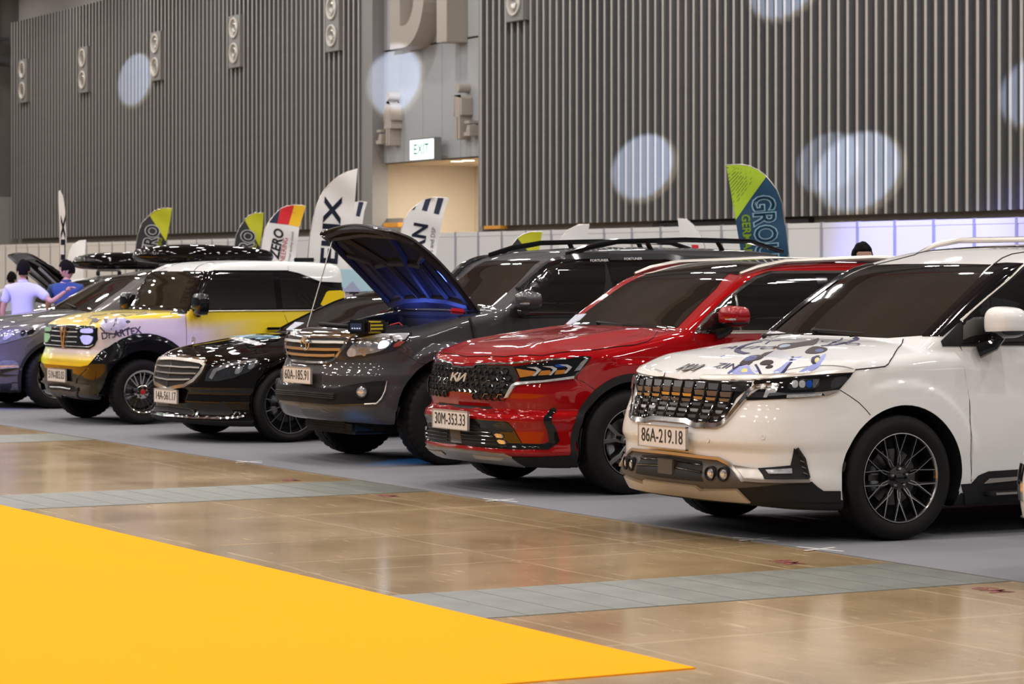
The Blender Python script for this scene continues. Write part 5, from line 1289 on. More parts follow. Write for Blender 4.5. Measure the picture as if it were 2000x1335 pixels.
    c.patch('rear_glass', [Vector(p) for p in ((.87, 3.42, 1.235), (.76, 3.40, 1.67), (.76, 4.1, 1.65), (.86, 4.2, 1.27))], GLASS, 'side', 0.012, both=True, skirt=0.008, cell=0.05)
    vis = mat('visor_plastic', (.03, .03, .032), .12, coat=.8, noise=.1)
    c.strip('rain_visor', t(S5, [(640, 492), (760, 385), (885, 285), (1020, 245), (1180, 228), (1365, 222)]), vis, 0.030, 0.014, both=True, flat=0.022, step=0.05)
    c.strip('rain_visor', [Vector((.76, 2.52, 1.69)), Vector((.757, 3.1, 1.70)), Vector((.77, 3.35, 1.66))], vis, 0.030, 0.014, both=True, flat=0.022, step=0.05)
    for (u_, v_) in ((1166, 512), (1232, 509)):
        q = c.place([tuple(c.hit(u_, v_))], .040)[0][0]; put_text('visor_lettering', 'FORTUNER', mat('visor_print', (.8, .8, .8), .5, noise=.02), c.root, q, (0, 1, .02), (-.25, -.02, 1), .030, depth=.0005, sx=1.2)
    c.patch('door_handle', [Vector(p) for p in ((.9, 2.2, 1.0), (.9, 2.42, 1.0), (.9, 2.42, .965), (.9, 2.2, .965))], CHROME, 'side', 0.03, both=True, cell=.03)
    for sg in (1, -1):
        r = MB().tube([(sg*.64, 2.18, 1.715), (sg*.63, 2.4, 1.775), (sg*.62, 2.7, 1.825), (sg*.62, 3.4, 1.845), (sg*.62, 4.1, 1.835), (sg*.63, 4.45, 1.745)], [.022, .026, .022, .022, .022, .02], 8).build('roof_rail', GLOSSB, c.root, smooth=True)
        for y in (3.0, 3.75): MB().tube([(sg*.62, y, 1.83), (sg*.63, y + .05, 1.75)], .022, 8).build('rail_post', GLOSSB, r)
    m_ = c.onplane(1034, 588, x=.99); door_mirror(c, tuple(m_), (.125, .10, .088), GREY, GREY, (.87, m_.y, 1.24), signal=DRL)
    wiper(c, Vector((.25, 1.44, 1.27)), Vector((-.25, 1.50, 1.3))); wiper(c, Vector((-.35, 1.44, 1.27)), Vector((-.72, 1.52, 1.3)))
    doors(c, GREY, .885, (1.50, 2.47, 3.30), .42, 1.16)
    # engine bay
    def bay(name, a, b, m, bev=0.01): return MB().box(a, b).build(name, m, c.root, bevel=bev)
    BL = mat('bay_plastic', (.03, .033, .04), .3, noise=.2)
    e = bay('engine_cover', (-.26, .48, 1.0), (.22, 1.0, 1.10), BL, .03)
    for k in range(4): MB().box((-.2, .53 + .11*k, 1.098), (.16, .58 + .11*k, 1.112)).build('cover_rib', BL, e, bevel=.004)
    bay('battery', (.36, .42, 1.0), (.58, .70, 1.13), BL); bay('air_filter_box', (-.58, .40, 1.0), (-.32, .72, 1.12), BL, .03); bay('fuse_box', (.36, .80, 1.0), (.58, 1.05, 1.12), BL, .02)
    bay('radiator_support', (-.62, .24, 1.02), (.62, .33, 1.085), BL, .015)
    MB().lathe([(1.0, .05), (1.12, .05), (1.13, .035), (1.135, 0)], 20, 2, (-.45, 1.0, 0)).build('brake_fluid_tank', PLATE, c.root, smooth=True)
    MB().tube([(-.3, .5, 1.1), (-.34, .35, 1.13), (0, .36, 1.12), (.3, .4, 1.12), (.4, .6, 1.14)], .018, 8).build('coolant_hose', MATTB, c.root, smooth=True)
    bay('cowl_panel', (-.66, 1.27, 1.18), (.66, 1.40, 1.245), MATTB, .015)
    # raised bonnet: outer skin, inner frame
    hinge = Vector((0, 1.27, 1.262))
    def hp3(u, tt, lift=0.0):
        wmax = np.interp(tt, [0, .3, .6, .85, .95, 1.0], [.735, .77, .785, .745, .66, .42])
        w = u * wmax; yy = hinge.y - .80 * tt; zz = hinge.z + .70 * tt + .05 * math.sin(math.pi * min(1, tt)) - 0.02
        crown = .05 * (1 - u * u) * (0.4 + .6 * tt) - .03 * max(0, tt - .8) / .2
        n = Vector((0, -.62, -.78))                   # underside looks forward and down
        return Vector((w, yy, zz)) - n * (crown) + n * lift
    nu, nt = 24, 26; V = []; F = []
    for lift in (-.012, .004):
        for j in range(nt + 1):
            for i in range(nu + 1): V.append(tuple(hp3(-1 + 2*i/nu, j/nt, lift)))
    M_ = (nu + 1) * (nt + 1)
    for j in range(nt):
        for i in range(nu):
            a = j*(nu+1) + i; F.append((a, a+1, a+nu+2, a+nu+1)); F.append((M_+a, M_+a+nu+1, M_+a+nu+2, M_+a+1))
    rim = [i for i in range(nu+1)] + [j*(nu+1)+nu for j in range(1, nt+1)] + [nt*(nu+1)+i for i in range(nu-1, -1, -1)] + [j*(nu+1) for j in range(nt-1, 0, -1)]
    for a, b in zip(rim, rim[1:] + rim[:1]): F.append((a, M_+a, M_+b, b))
    mb = MB(); mb.V = V; mb.F = F; bn = mb.build('bonnet', GREY, c.root, smooth=True, sharp=50)
    UN = mat('bonnet_underside', (.02, .021, .028), .45, spec=.2, noise=.2)
    def rib(path, wd, th):
        V = []; F = []
        for (u, tt) in path:
            V += [tuple(hp3(u, tt, .002)), tuple(hp3(u, tt, th))]
        pts = [hp3(u, tt, th * .5) for u, tt in path]
        mb = MB().tube([tuple(p) for p in pts], [wd]*len(pts), 6); return mb.build('bonnet_frame_rib', UN, bn, smooth=True)
    rib([(-.93, .05), (-.94, .4), (-.92, .75), (-.8, .9), (-.4, .955), (0, .96), (.4, .955), (.8, .9), (.92, .75), (.94, .4), (.93, .05)], .035, .02)
    rib([(-.9, .06), (-.5, .10), (0, .11), (.5, .10), (.9, .06)], .04, .02)
    rib([(-.75, .84), (0, .86), (.75, .84)], .028, .03)
    rib([(-.12, .1), (-.2, .45), (-.55, .84)], .035, .02); rib([(.12, .1), (.2, .45), (.55, .84)], .035, .02)
    rib([(-.5, .45), (-.2, .47), (.2, .47), (.5, .45)], .03, .02); rib([(-.85, .6), (-.55, .5), (-.5, .12)], .03, .02); rib([(.85, .6), (.55, .5), (.5, .12)], .03, .02)
    # insulation pad
    V = []; F = []
    for j in range(9):
        for i in range(9): V.append(tuple(hp3(-.72 + 1.44*i/8, .14 + .66*j/8, .010)))
    for j in range(8):
        for i in range(8): a = j*9 + i; F.append((a, a+1, a+10, a+9))
    mesh('bonnet_lining', V, F, mat('lining_felt', (.018, .022, .024), .9, spec=.1, noise=.3, bump=.3, bscale=80), bn, True)
    for sg in (1, -1): MB().tube([(sg*.70, 1.30, 1.20), (sg*.70, 1.24, 1.28)], .018, 8).build('bonnet_hinge', MATTB, c.root)
    a = hp3(-.78, .84, .02); MB().tube([tuple(a), (-.60, .36, 1.10)], .006, 6).build('prop_rod', SATIN, c.root)
    # under the bumper
    MB().box((-.45, .25, .24), (.45, .95, .36)).build('engine_guard', MATTB, c.root, bevel=.03)
    for k in range(4): MB().box((-.3, .245, .262 + .022*k), (.3, .262, .27 + .022*k)).build('guard_slot', DARK, c.root)
    for sg in (1, -1): MB().tube([(sg*.35, .9, .33), (sg*.80, .92, .36)], .045, 8).build('suspension_arm', MATTB, c.root)
    # blue work light inside the bay
    for x in (-.3, .35):
        l = bpy.data.lights.new('bay_light', 'AREA'); l.energy = 2.0; l.color = (.10, .18, 1.0); l.shape = 'RECTANGLE'; l.size = .35; l.size_y = .08
        lo_ = bpy.data.objects.new('bay_light', l); COL.objects.link(lo_); lo_.parent = c.root; lo_.location = (x, 1.08, 1.16); lo_.rotation_euler = (math.radians(180 - 25), 0, 0)
    return c, hp3
GS, GHP = grey_suv()
# ------------------------------------------------------------------ the black saloon
def black_saloon():
    sp = dict(W=0.94, L=4.95, H=1.49, paint=BLACK, h=0.027,
        top=[(0, .70), (.07, .775), (.13, .815), (.3, .86), (.55, .90), (.9, .945), (1.25, .975), (1.55, .985), (1.9, .95), (4.0, .98), (4.95, .95)],
        crown=[(0, .12), (.2, .15), (.5, .15), (1.0, .10), (1.5, .05), (4.95, .06)], crown_p=2.4, bulge=[(.42, .10, .012, .1, 1.4)],
        plan=[(0, .90), (.3, .925), (.8, .935), (4, .935), (4.95, .86)],
        side=[(.08, .09), (.2, .03), (.35, .005), (.6, .0), (.75, .012), (.85, .03), (.95, .06), (1.1, .2)],
        front=[(.08, .16), (.16, .05), (.20, -.02), (.24, -.01), (.30, .02), (.38, .015), (.45, .03), (.50, .01), (.6, .03), (.74, .07), (.80, .12), (.9, .4)],
        nose=[(0, 0), (.3, .03), (.5, .09), (.65, .17), (.78, .29), (.86, .42), (.92, .60), (.94, .8)],
        tail=[(0, .1), (.5, .0), (1.0, .05), (1.4, .3)], bottom=[(0, .17), (.4, .15), (1, .16), (4.95, .2)],
        screen=[(.5, .8), (.9, 1.40), (1.0, 1.56), (1.15, 1.86), (1.32, 2.25), (1.40, 2.55), (1.6, 3.4)], screen_curve=0.05,
        roof=[(1.2, 1.33), (2.2, 1.36), (2.7, 1.43), (3.2, 1.445), (3.9, 1.37), (4.95, 1.0)], roof_crown=0.06,
        cabin=[(.5, .92), (.9, .90), (.97, .875), (1.15, .80), (1.35, .69), (1.42, .62), (1.6, .5)], taper=[(0, .12), (1.2, .05), (2.0, 0), (3.6, 0), (4.95, .15)],
        back=[(.5, 4.9), (.95, 4.6), (1.4, 3.9)],
        arches=[(.83, .35, .385), (3.95, .35, .385)], flare=0.012)
    c = Body(sp, (-23.61, 9.46), 3.0, 'saloon_car', 'black saloon with upright chrome grille and plate 14A-561.17')
    S6 = (280, 560, 4.171); S4 = (620, 420, 5.135); t = c.t
    for x in (.93, -.93):
        wheel(c, x, .82, .35, .225, .268, 'needle', steer=0); wheel(c, x, 3.95, .35, .225, .268, 'needle')
    g = t(S6, [(235, 598), (470, 628), (455, 690), (400, 760), (340, 795), (188, 815)], (0, -1))
    gr = c.patch('grille', g, DARK, 'front', 0.002, full=True)[0]
    for (ya, yb, xe) in ((648, 662, 468), (702, 708, 440), (758, 755, 392)):
        c.strip('grille_slat', t(S6, [(215, ya), (330, (ya+yb)/2 + 2), (xe, yb)], (0,)), SATIN, 0.007, 0.004, full=True, flat=0.018, parent=gr, step=0.05)
    c.strip('grille_centre_bar', [Vector((0, g[0].y, g[0].z)), Vector((0, g[-1].y, g[-1].z))], CHROME, 0.004, 0.012, parent=gr)
    sur = t(S6, [(238, 590), (360, 600), (478, 615), (505, 640), (480, 690), (415, 765), (345, 805), (250, 818), (186, 822)], (0, -1))
    c.strip('grille_surround', sur, SATIN, 0.016, 0.0, full=True, flat=0.022, step=0.03)
    c.patch('grille_hood', t(S6, [(290, 548), (400, 570), (518, 590), (505, 632), (360, 605), (238, 592)], (0, -1)), CHROME, 'hood', 0.008, full=True, cell=0.03)
    q = t(S6, [(330, 500)], (0,))[0]; P, N = c.place([tuple(q)], 0); p = P[0]
    mb = MB().tube([(0, p[1], p[2]), (0, p[1], p[2] + .045)], .004, 6)
    pts = [(.034*math.cos(2*math.pi*k/24), p[1], p[2] + .078 + .034*math.sin(2*math.pi*k/24)) for k in range(25)]; mb.tube(pts, .003, 6, False)
    for a in (90, 210, 330): mb.tube([(0, p[1], p[2] + .078), (.034*math.cos(math.radians(a)), p[1], p[2] + .078 + .034*math.sin(math.radians(a)))], [.005, .002], 6)
    mb.build('bonnet_ornament', CHROME, c.root, smooth=True)
    hl = t(S6, [(520, 705), (560, 655), (700, 605), (925, 583), (948, 610), (930, 640), (860, 692), (730, 742), (610, 768), (505, 768)])
    h = c.patch('headlamp', hl, LENSD, 'corner', 0.008, both=True, cell=0.03)
    def hp(name, pts, m, off, rnd=0, cell=0.02):
        for k, q in enumerate(c.patch(name, t(S6, pts), m, 'corner', off, both=True, cell=cell, rnd=rnd)): q.parent = h[k]
    hp('light_guide', [(540, 740), (575, 672), (700, 625), (915, 592), (925, 605), (720, 642), (600, 690), (562, 755)], LENS, .013)
    hp('inner_lamp', [(640, 730), (655, 680), (675, 670), (682, 695), (672, 730)], LENSD, .014, 1)
    hp('inner_lamp', [(740, 712), (762, 655), (800, 645), (818, 660), (790, 705)], LENS, .014, 1)
    hp('inner_lamp', [(850, 670), (858, 625), (905, 615), (912, 640), (880, 670)], LENS, .014, 1)
    c.patch('lower_grille', t(S6, [(205, 970), (390, 1000), (415, 1020), (410, 1048), (198, 1012)], (0, -1)), DARK, 'front', 0.003, full=True, cell=0.03)
    c.patch('side_intake', t(S6, [(420, 985), (470, 1040), (700, 1048), (735, 1020), (660, 930), (560, 960)]), MATTB, 'corner', 0.003, both=True, cell=.03)
    c.strip('intake_trim', t(S6, [(205, 965), (380, 990), (415, 1012), (418, 1035), (400, 1048)], (0,)), CHROME, 0.004, 0.004, full=True, step=0.03)
    c.strip('lip_trim', t(S6, [(180, 1052), (420, 1070), (600, 1074), (760, 1066), (822, 1052)], (0,)), CHROME, 0.008, 0.006, full=True, step=0.03, flat=0.014)
    number_plate(c, 325.5, 773, '14A-561.17', wdt=.50, hgt=.125)
    c.strip('panel_gap', t(S6, [(522, 640), (600, 620), (760, 590), (930, 560), (1080, 520)]), LINE, 0.003, -0.001, both=True)
    # sponsor sticker on the bonnet
    bl = mat('sky_blue_print', (.30, .58, .80), .3, coat=.6, noise=.03); wp = mat('white_print', (.75, .76, .78), .35, noise=.03)
    for (txt, x, y, sz, m) in (('AUTO', 900, 420, .30, bl), ('DETAILING', 850, 458, .13, wp)):
        p = t(S6, [(x, y)])[0]; P, N = c.place([tuple(p)], 0.006); n = Vector(N[0])
        xd = Vector((1, 0, 0)); xd = (xd - n * xd.dot(n)).normalized(); yd = n.cross(xd)
        put_text('bonnet_sticker', txt, m, c.root, P[0] + np.array(n) * .012, xd, yd, sz, depth=.001, shear=.3, bold=.006, sx=.8)
    c.patch('paper_pass', t(S6, [(1165, 352), (1240, 290), (1310, 296), (1215, 350)]), mat('printed_paper', (.45, .47, .55), .6, noise=.5, nscale=40), 'screen', .008, skirt=.002, cell=.03)
    ws = [Vector((0, 2.16, 1.34)), Vector((.60, 2.22, 1.33)), Vector((.72, 1.95, 1.18)), Vector((.80, 1.62, 1.0)), Vector((0, 1.56, 1.0))]
    c.patch('windscreen', ws, GLASS, 'screen', 0.004, full=True, skirt=0.01, cell=0.045)
    fr = [Vector(p) for p in ((.86, 1.85, .99), (.80, 2.1, 1.16), (.70, 2.5, 1.33), (.68, 3.1, 1.38), (.70, 3.7, 1.30), (.80, 4.1, 1.10), (.86, 4.15, 1.0))]
    c.patch('side_glass', fr, GLASS, 'side', 0.008, both=True, skirt=0.01, cell=0.05)
    c.strip('window_trim', fr, CHROME, 0.008, 0.006, both=True, closed=True)
    c.patch('glass_roof', [Vector(p) for p in ((0, 2.35, 1.4), (.52, 2.4, 1.4), (.52, 3.6, 1.4), (0, 3.65, 1.4))], GLASS, 'top', 0.004, full=True, cell=0.06)
    for sg in (1, -1): c.strip('screen_edge_trim', [Vector((sg*.80, 1.60, 1.0)), Vector((sg*.72, 1.93, 1.18)), Vector((sg*.61, 2.2, 1.33))], GLOSSB, .012, .004)
    door_mirror(c, (.98, 1.95, 1.02), (.11, .09, .06), BLACK, GLOSSB, (.88, 1.9, .95))
    return c
BS = black_saloon()

# ------------------------------------------------------------------ the small two-tone box car
def mini_suv():
    sp = dict(W=0.84, L=3.08, H=1.72, paint=mat('two_tone_wrap', (.78, .70, .66), .34, coat=.8), h=0.024, roofz=1.575, roofdrop=.11, roofpaint=CREAM, lowz=.58, lowmat=GLOSSB, bandz=(1.165, 1.0),
        top=[(0, .98), (.06, 1.02), (.12, 1.05), (.3, 1.10), (.6, 1.145), (.95, 1.165), (1.2, 1.15), (3.1, 1.17)],
        crown=[(0, .02), (.3, .03), (.9, .03), (3.1, .02)], crown_p=3.5,
        plan=[(0, .80), (.15, .815), (.5, .82), (2.6, .82), (3.1, .78)],
        side=[(.2, .06), (.35, .01), (.5, 0), (.9, .0), (1.0, .008), (1.08, .02), (1.16, .04), (1.3, .2)],
        front=[(.2, .20), (.28, .06), (.36, .045), (.45, .025), (.58, .02), (.64, .02), (.72, .05), (.78, .07), (.9, .075), (1.0, .09), (1.05, .15), (1.15, .4)],
        nose=[(0, 0), (.4, .01), (.6, .03), (.7, .06), (.78, .13), (.82, .24), (.84, .4)],
        tail=[(0, .05), (.5, .0), (1.1, .02), (1.7, .1)], bottom=[(0, .28), (.3, .25), (1, .26), (3.1, .28)],
        screen=[(.6, .75), (1.0, 0.98), (1.14, 1.06), (1.4, 1.20), (1.575, 1.31), (1.66, 1.45), (1.8, 2.0)], screen_curve=0.05,
        roof=[(.8, 1.60), (1.3, 1.615), (1.5, 1.665), (2.0, 1.69), (2.7, 1.675), (3.1, 1.61)], roof_crown=0.03,
        cabin=[(.5, .81), (1.0, .805), (1.15, .795), (1.4, .765), (1.57, .735), (1.66, .69), (1.8, .6)], taper=[(0, .03), (1.0, .01), (1.5, 0), (2.8, 0), (3.1, .02)],
        back=[(.5, 3.04), (1.2, 3.03), (1.7, 2.98)],
        arches=[(.60, .335, .43), (2.68, .335, .43)], flare=0.012, k_pillar=.06)
    c = Body(sp, (-26.915, 9.582), 2.0, 'city_car', 'small boxy yellow car with white roof and mismatched headlights')
    R1 = (70, 570, 4.769); R2 = (160, 480, 3.704); t = c.t
    # wrap colours: yellow above and behind, pale lilac on the wing
    m = sp['paint']; nt = m.node_tree; b = nt.nodes['Principled BSDF']
    tc = nt.nodes.new('ShaderNodeTexCoord'); sx = nt.nodes.new('ShaderNodeSeparateXYZ'); nt.links.new(tc.outputs['Object'], sx.inputs[0])
    def math_(op, a, b_):
        n = nt.nodes.new('ShaderNodeMath'); n.operation = op
        for i, v in enumerate((a, b_)):
            if isinstance(v, (int, float)): n.inputs[i].default_value = v
            else: nt.links.new(v, n.inputs[i])
        return n.outputs[0]
    def ramp(v, a, b_):
        n = nt.nodes.new('ShaderNodeMapRange'); n.interpolation_type = 'SMOOTHSTEP'
        n.inputs['From Min'].default_value = a; n.inputs['From Max'].default_value = b_; nt.links.new(v, n.inputs['Value']); return n.outputs['Result']
    zz, yy, xx = sx.outputs['Z'], sx.outputs['Y'], sx.outputs['X']
    hood = math_('MULTIPLY', ramp(zz, .94, .97), ramp(math_('SUBTRACT', .70, math_('ABSOLUTE', xx, 0)), -.05, .02))
    hood = math_('MULTIPLY', hood, ramp(math_('MULTIPLY', yy, -1), -1.08, -1.02))
    hood = math_('MAXIMUM', hood, math_('MULTIPLY', ramp(zz, 1.07, 1.10), ramp(math_('MULTIPLY', yy, -1), -1.05, -1.0)))
    door = math_('MAXIMUM', ramp(yy, 1.15, 2.0), math_('MULTIPLY', ramp(yy, 1.04, 1.12), ramp(zz, .92, 1.10)))
    low = math_('MULTIPLY', ramp(math_('MULTIPLY', zz, -1), -.76, -.66), ramp(math_('MULTIPLY', yy, -1), -.45, -.25))
    yel = math_('MAXIMUM', math_('MAXIMUM', hood, door), low)
    mx = nt.nodes.new('ShaderNodeMix'); mx.data_type = 'RGBA'; nt.links.new(yel, mx.inputs[0])
    mx.inputs[6].default_value = (.66, .57, .60, 1); mx.inputs[7].default_value = (.82, .60, .01, 1); nt.links.new(mx.outputs[2], b.inputs['Base Color'])
    for x in (.83, -.83):
        wheel(c, x, .60, .335, .19, .235, 'mesh', steer=0); wheel(c, x, 2.675, .335, .19, .235, 'mesh')
    g = t(R1, [(275, 312), (545, 322), (578, 334), (578, 440), (548, 500), (505, 530), (268, 520)], (0, -1))
    gr = c.patch('grille_panel', g, GLOSSB, 'front', 0.012, full=True, cell=.03)[0]
    for (y0, xa, xb) in ((370, 190, 405), (415, 190, 405), (462, 200, 398)):
        c.strip('grille_slat', t(R1, [(275, y0), (xb, y0 + 3)], (0,)), ALU, .007, .02, full=True, parent=gr)
    c.strip('grille_edge', t(R1, [(262, 500), (420, 508), (510, 512), (545, 490)], (0,)), ALU, .005, .016, full=True, parent=gr, step=.04)
    e = t(R1, [(273, 420)], (0,))[0]; P, N = c.place([tuple(e)], .02); y_ = P[0][1]
    mb = MB()
    for sg in (1, -1): mb.prism([(sg*.085, e.z + .11), (sg*.045, e.z + .11), (0, e.z - .06), (0, e.z - .11), (sg*.018, e.z - .11)], 1, y_ - .012, y_ + .01)
    mb.build('badge', mat('gold_badge', (.65, .5, .35), .2, metal=1, noise=.05), gr)
    lg = mat('green_lit_lamp', (.45, .7, .6), .2, coat=1, noise=.2, nscale=20); lb = mat('blue_lit_lamp', (.55, .58, .85), .2, coat=1, emit=(.25, .28, 1), estr=.6, noise=.2, nscale=20)
    for nm, pts in (('upper_headlamp', [(435, 345), (530, 340), (545, 360), (535, 386), (450, 384), (425, 372)]), ('lower_headlamp', [(420, 402), (545, 404), (535, 462), (500, 492), (450, 484)])):
        q = t(R1, pts); c.patch(nm, q, lb, 'front', .02, cell=.02, rnd=1)
        c.patch(nm, [Vector((-p.x, p.y, p.z)) for p in q], lg, 'front', .02, cell=.02, rnd=1)
    lo = t(R1, [(235, 682), (420, 695), (500, 680), (545, 655), (600, 560), (650, 520), (665, 640), (650, 800), (640, 1010), (560, 1010), (400, 985), (225, 940)], (0, -1))
    low_ = c.patch('bumper', lo, GLOSSB, 'corner' if 0 else 'front', .012, full=True, cell=.03)[0]
    c.patch('lower_grille', t(R1, [(255, 850), (370, 872), (400, 920), (350, 925), (250, 905)], (0, -1)), DARK, 'front', .018, full=True, cell=.03)
    c.strip('lower_grille_bar', t(R1, [(255, 880), (350, 895)], (0,)), ALU, .010, .03, full=True)
    c.patch('bumper_valance', t(R1, [(240, 845), (420, 850), (560, 870), (645, 880), (640, 1010), (560, 1010), (400, 985), (225, 940)], (0, -1)), CLAD, 'front', .015, full=True, cell=.03)
    number_plate(c, 118.6, 732, '51N-003.03', wdt=.50, hgt=.13, off=.012)
    ring_clad(c, .60, .335, .42, .60, GLOSSB, a0=-5, a1=190, off=.03, name='wheel_arch_flare'); ring_clad(c, 2.68, .335, .42, .58, GLOSSB, a0=-5, a1=190, off=.03, name='wheel_arch_flare')
    c.patch('sill_cladding', [Vector(p) for p in ((.83, 1.0, .42), (.83, 2.3, .42), (.8, 2.3, .26), (.8, 1.0, .26))], MATTB, 'side', 0.02, both=True)
    ws = [Vector((0, 1.30, 1.57)), Vector((.60, 1.30, 1.57)), Vector((.70, 1.16, 1.3)), Vector((.75, 1.10, 1.155)), Vector((0, 1.06, 1.155))]
    c.patch('windscreen', ws, GLASS, 'screen', 0.004, full=True, skirt=0.01, cell=0.045)
    c.patch('pillar_cover', t(R2, [(800, 188), (885, 190), (820, 330), (755, 492), (640, 490), (715, 400)]), GLOSSB, (-.7, .7, 0), .004, both=True, skirt=.01, cell=.03)
    band = [Vector(p) for p in ((.80, 1.16, 1.165), (.80, 2.98, 1.165), (.75, 2.96, 1.40), (.74, 2.6, 1.48), (.735, 2.35, 1.572), (.735, 1.34, 1.572))]
    c.patch('window_band', band, GLOSSB, 'side', .006, both=True, skirt=.01, cell=.05)
    c.patch('roof_quarter', [Vector(p) for p in ((.74, 2.30, 1.63), (.735, 2.30, 1.574), (.74, 2.42, 1.55), (.745, 2.66, 1.462), (.75, 2.97, 1.45), (.75, 2.97, 1.62))], CREAM, 'side', .012, both=True, skirt=.01, cell=.03)
    c.patch('door_glass', [Vector(p) for p in ((.80, 1.22, 1.18), (.80, 2.12, 1.18), (.74, 2.10, 1.56), (.74, 1.38, 1.56))], GLASS, 'side', .012, both=True, skirt=.01, cell=.05)
    c.patch('rear_glass', [Vector(p) for p in ((.80, 2.2, 1.18), (.80, 2.86, 1.18), (.75, 2.85, 1.38), (.74, 2.55, 1.46), (.74, 2.36, 1.55), (.74, 2.18, 1.56))], GLASS, 'side', .012, both=True, skirt=.01, cell=.05)
    c.strip('window_trim', [Vector((.81, 1.2, 1.16)), Vector((.81, 2.9, 1.16))], SATIN, .006, .008, both=True)
    c.strip('door_gap', [Vector((.83, 1.08, 1.14)), Vector((.83, 1.08, .6)), Vector((.82, 1.12, .42))], LINE, .003, -.001, both=True)
    c.strip('door_gap', [Vector((.83, 2.2, 1.16)), Vector((.83, 2.28, .95)), Vector((.82, 2.3, .7))], LINE, .003, -.001, both=True)
    c.strip('roof_seam', t(R2, [(810, 184), (840, 150), (885, 130), (960, 118)]), LINE, .005, -.001, both=True)
    doors(c, sp['paint'], .82, (1.09, 2.22), .44, 1.14, handles=False)
    MB().box((.84, 1.98, .955), (.875, 2.2, .985)).build('door_handle', GLOSSB, c.root, bevel=.01)
    d = door_mirror(c, tuple(c.onplane(393, 594, x=.95)), (.10, .08, .115), GLOSSB, GLOSSB, (.80, 1.2, 1.14), boxy=True)
    c.patch('quarter_cap', t(R2, [(1722, 425), (1766, 334), (1782, 326), (1862, 323), (1888, 340)]) + [Vector((.80, 3.0, 1.17)), Vector((.80, 2.72, 1.17))], YELLOW, 'side', .022, both=True, skirt=.02, cell=.03)
    # spare wheel cover on the tail, roof light bar
    MB().lathe([(3.06, .30), (3.10, .32), (3.22, .32), (3.26, .26), (3.27, 0)], 40, 1, (0, 0, 1.0)).build('spare_wheel_cover', YELLOW, c.root, smooth=True)
    c.strip('spare_bracket', [Vector((.5, 3.03, 1.0)), Vector((-.5, 3.03, 1.0))], MATTB, .03, .02)
    MB().box((-.1, 2.75, 1.675), (.1, 2.95, 1.72)).build('roof_aerial', GLOSSB, c.root, bevel=.02)
    # hand drawn artwork on the wing and bonnet
    ink = mat('artwork_ink', (.06, .05, .09), .4, noise=.3); lil = mat('artwork_lilac', (.45, .42, .62), .35, coat=.5, noise=.3, nscale=12)
    for pts, r in (([(495, 240), (520, 220), (600, 215), (660, 205)], .010), ([(495, 240), (540, 255), (600, 258)], .008), ([(700, 200), (820, 190), (960, 195), (1020, 185), (1030, 200), (940, 212)], .010), ([(510, 300), (535, 265), (570, 250)], .014),
                   ([(700, 350), (735, 300), (745, 250)], .006), ([(760, 300), (750, 270), (760, 235)], .005), ([(650, 380), (720, 390), (800, 370), (870, 330)], .008), ([(600, 330), (640, 370), (640, 390)], .008), ([(800, 210), (840, 225), (890, 215)], .007)):
        c.strip('artwork_line', t(R1, pts), ink, r, .001, flat=.003)
    for (u, v, a) in ((555, 265, 30), (650, 262, 18), (655, 282, 12), (858, 278, 20)):
        c.patch('artwork_spot', t(R1, [(u + a*math.cos(k*math.pi/5)*1.1, v + a*math.sin(k*math.pi/5)*.7) for k in range(10)]), ink, (-.5, .4, -.75), .004, skirt=.004, cell=.02)
    c.patch('artwork_fill', t(R1, [(590, 300), (620, 320), (640, 370), (700, 372), (780, 360), (860, 300), (850, 250), (770, 240), (700, 250), (620, 270)]), lil, (-.6, .4, -.6), .003, skirt=.003, cell=.03, rnd=1)
    p = t(R1, [(795, 385)])[0]; P, N = c.place([tuple(p)], .004)
    put_text('artwork_lettering', 'Dr.ARTEX', ink, c.root, P[0], (0, 1, .14), (0, -.14, 1), .10, depth=.001, bold=.002)
    return c
MS = mini_suv()

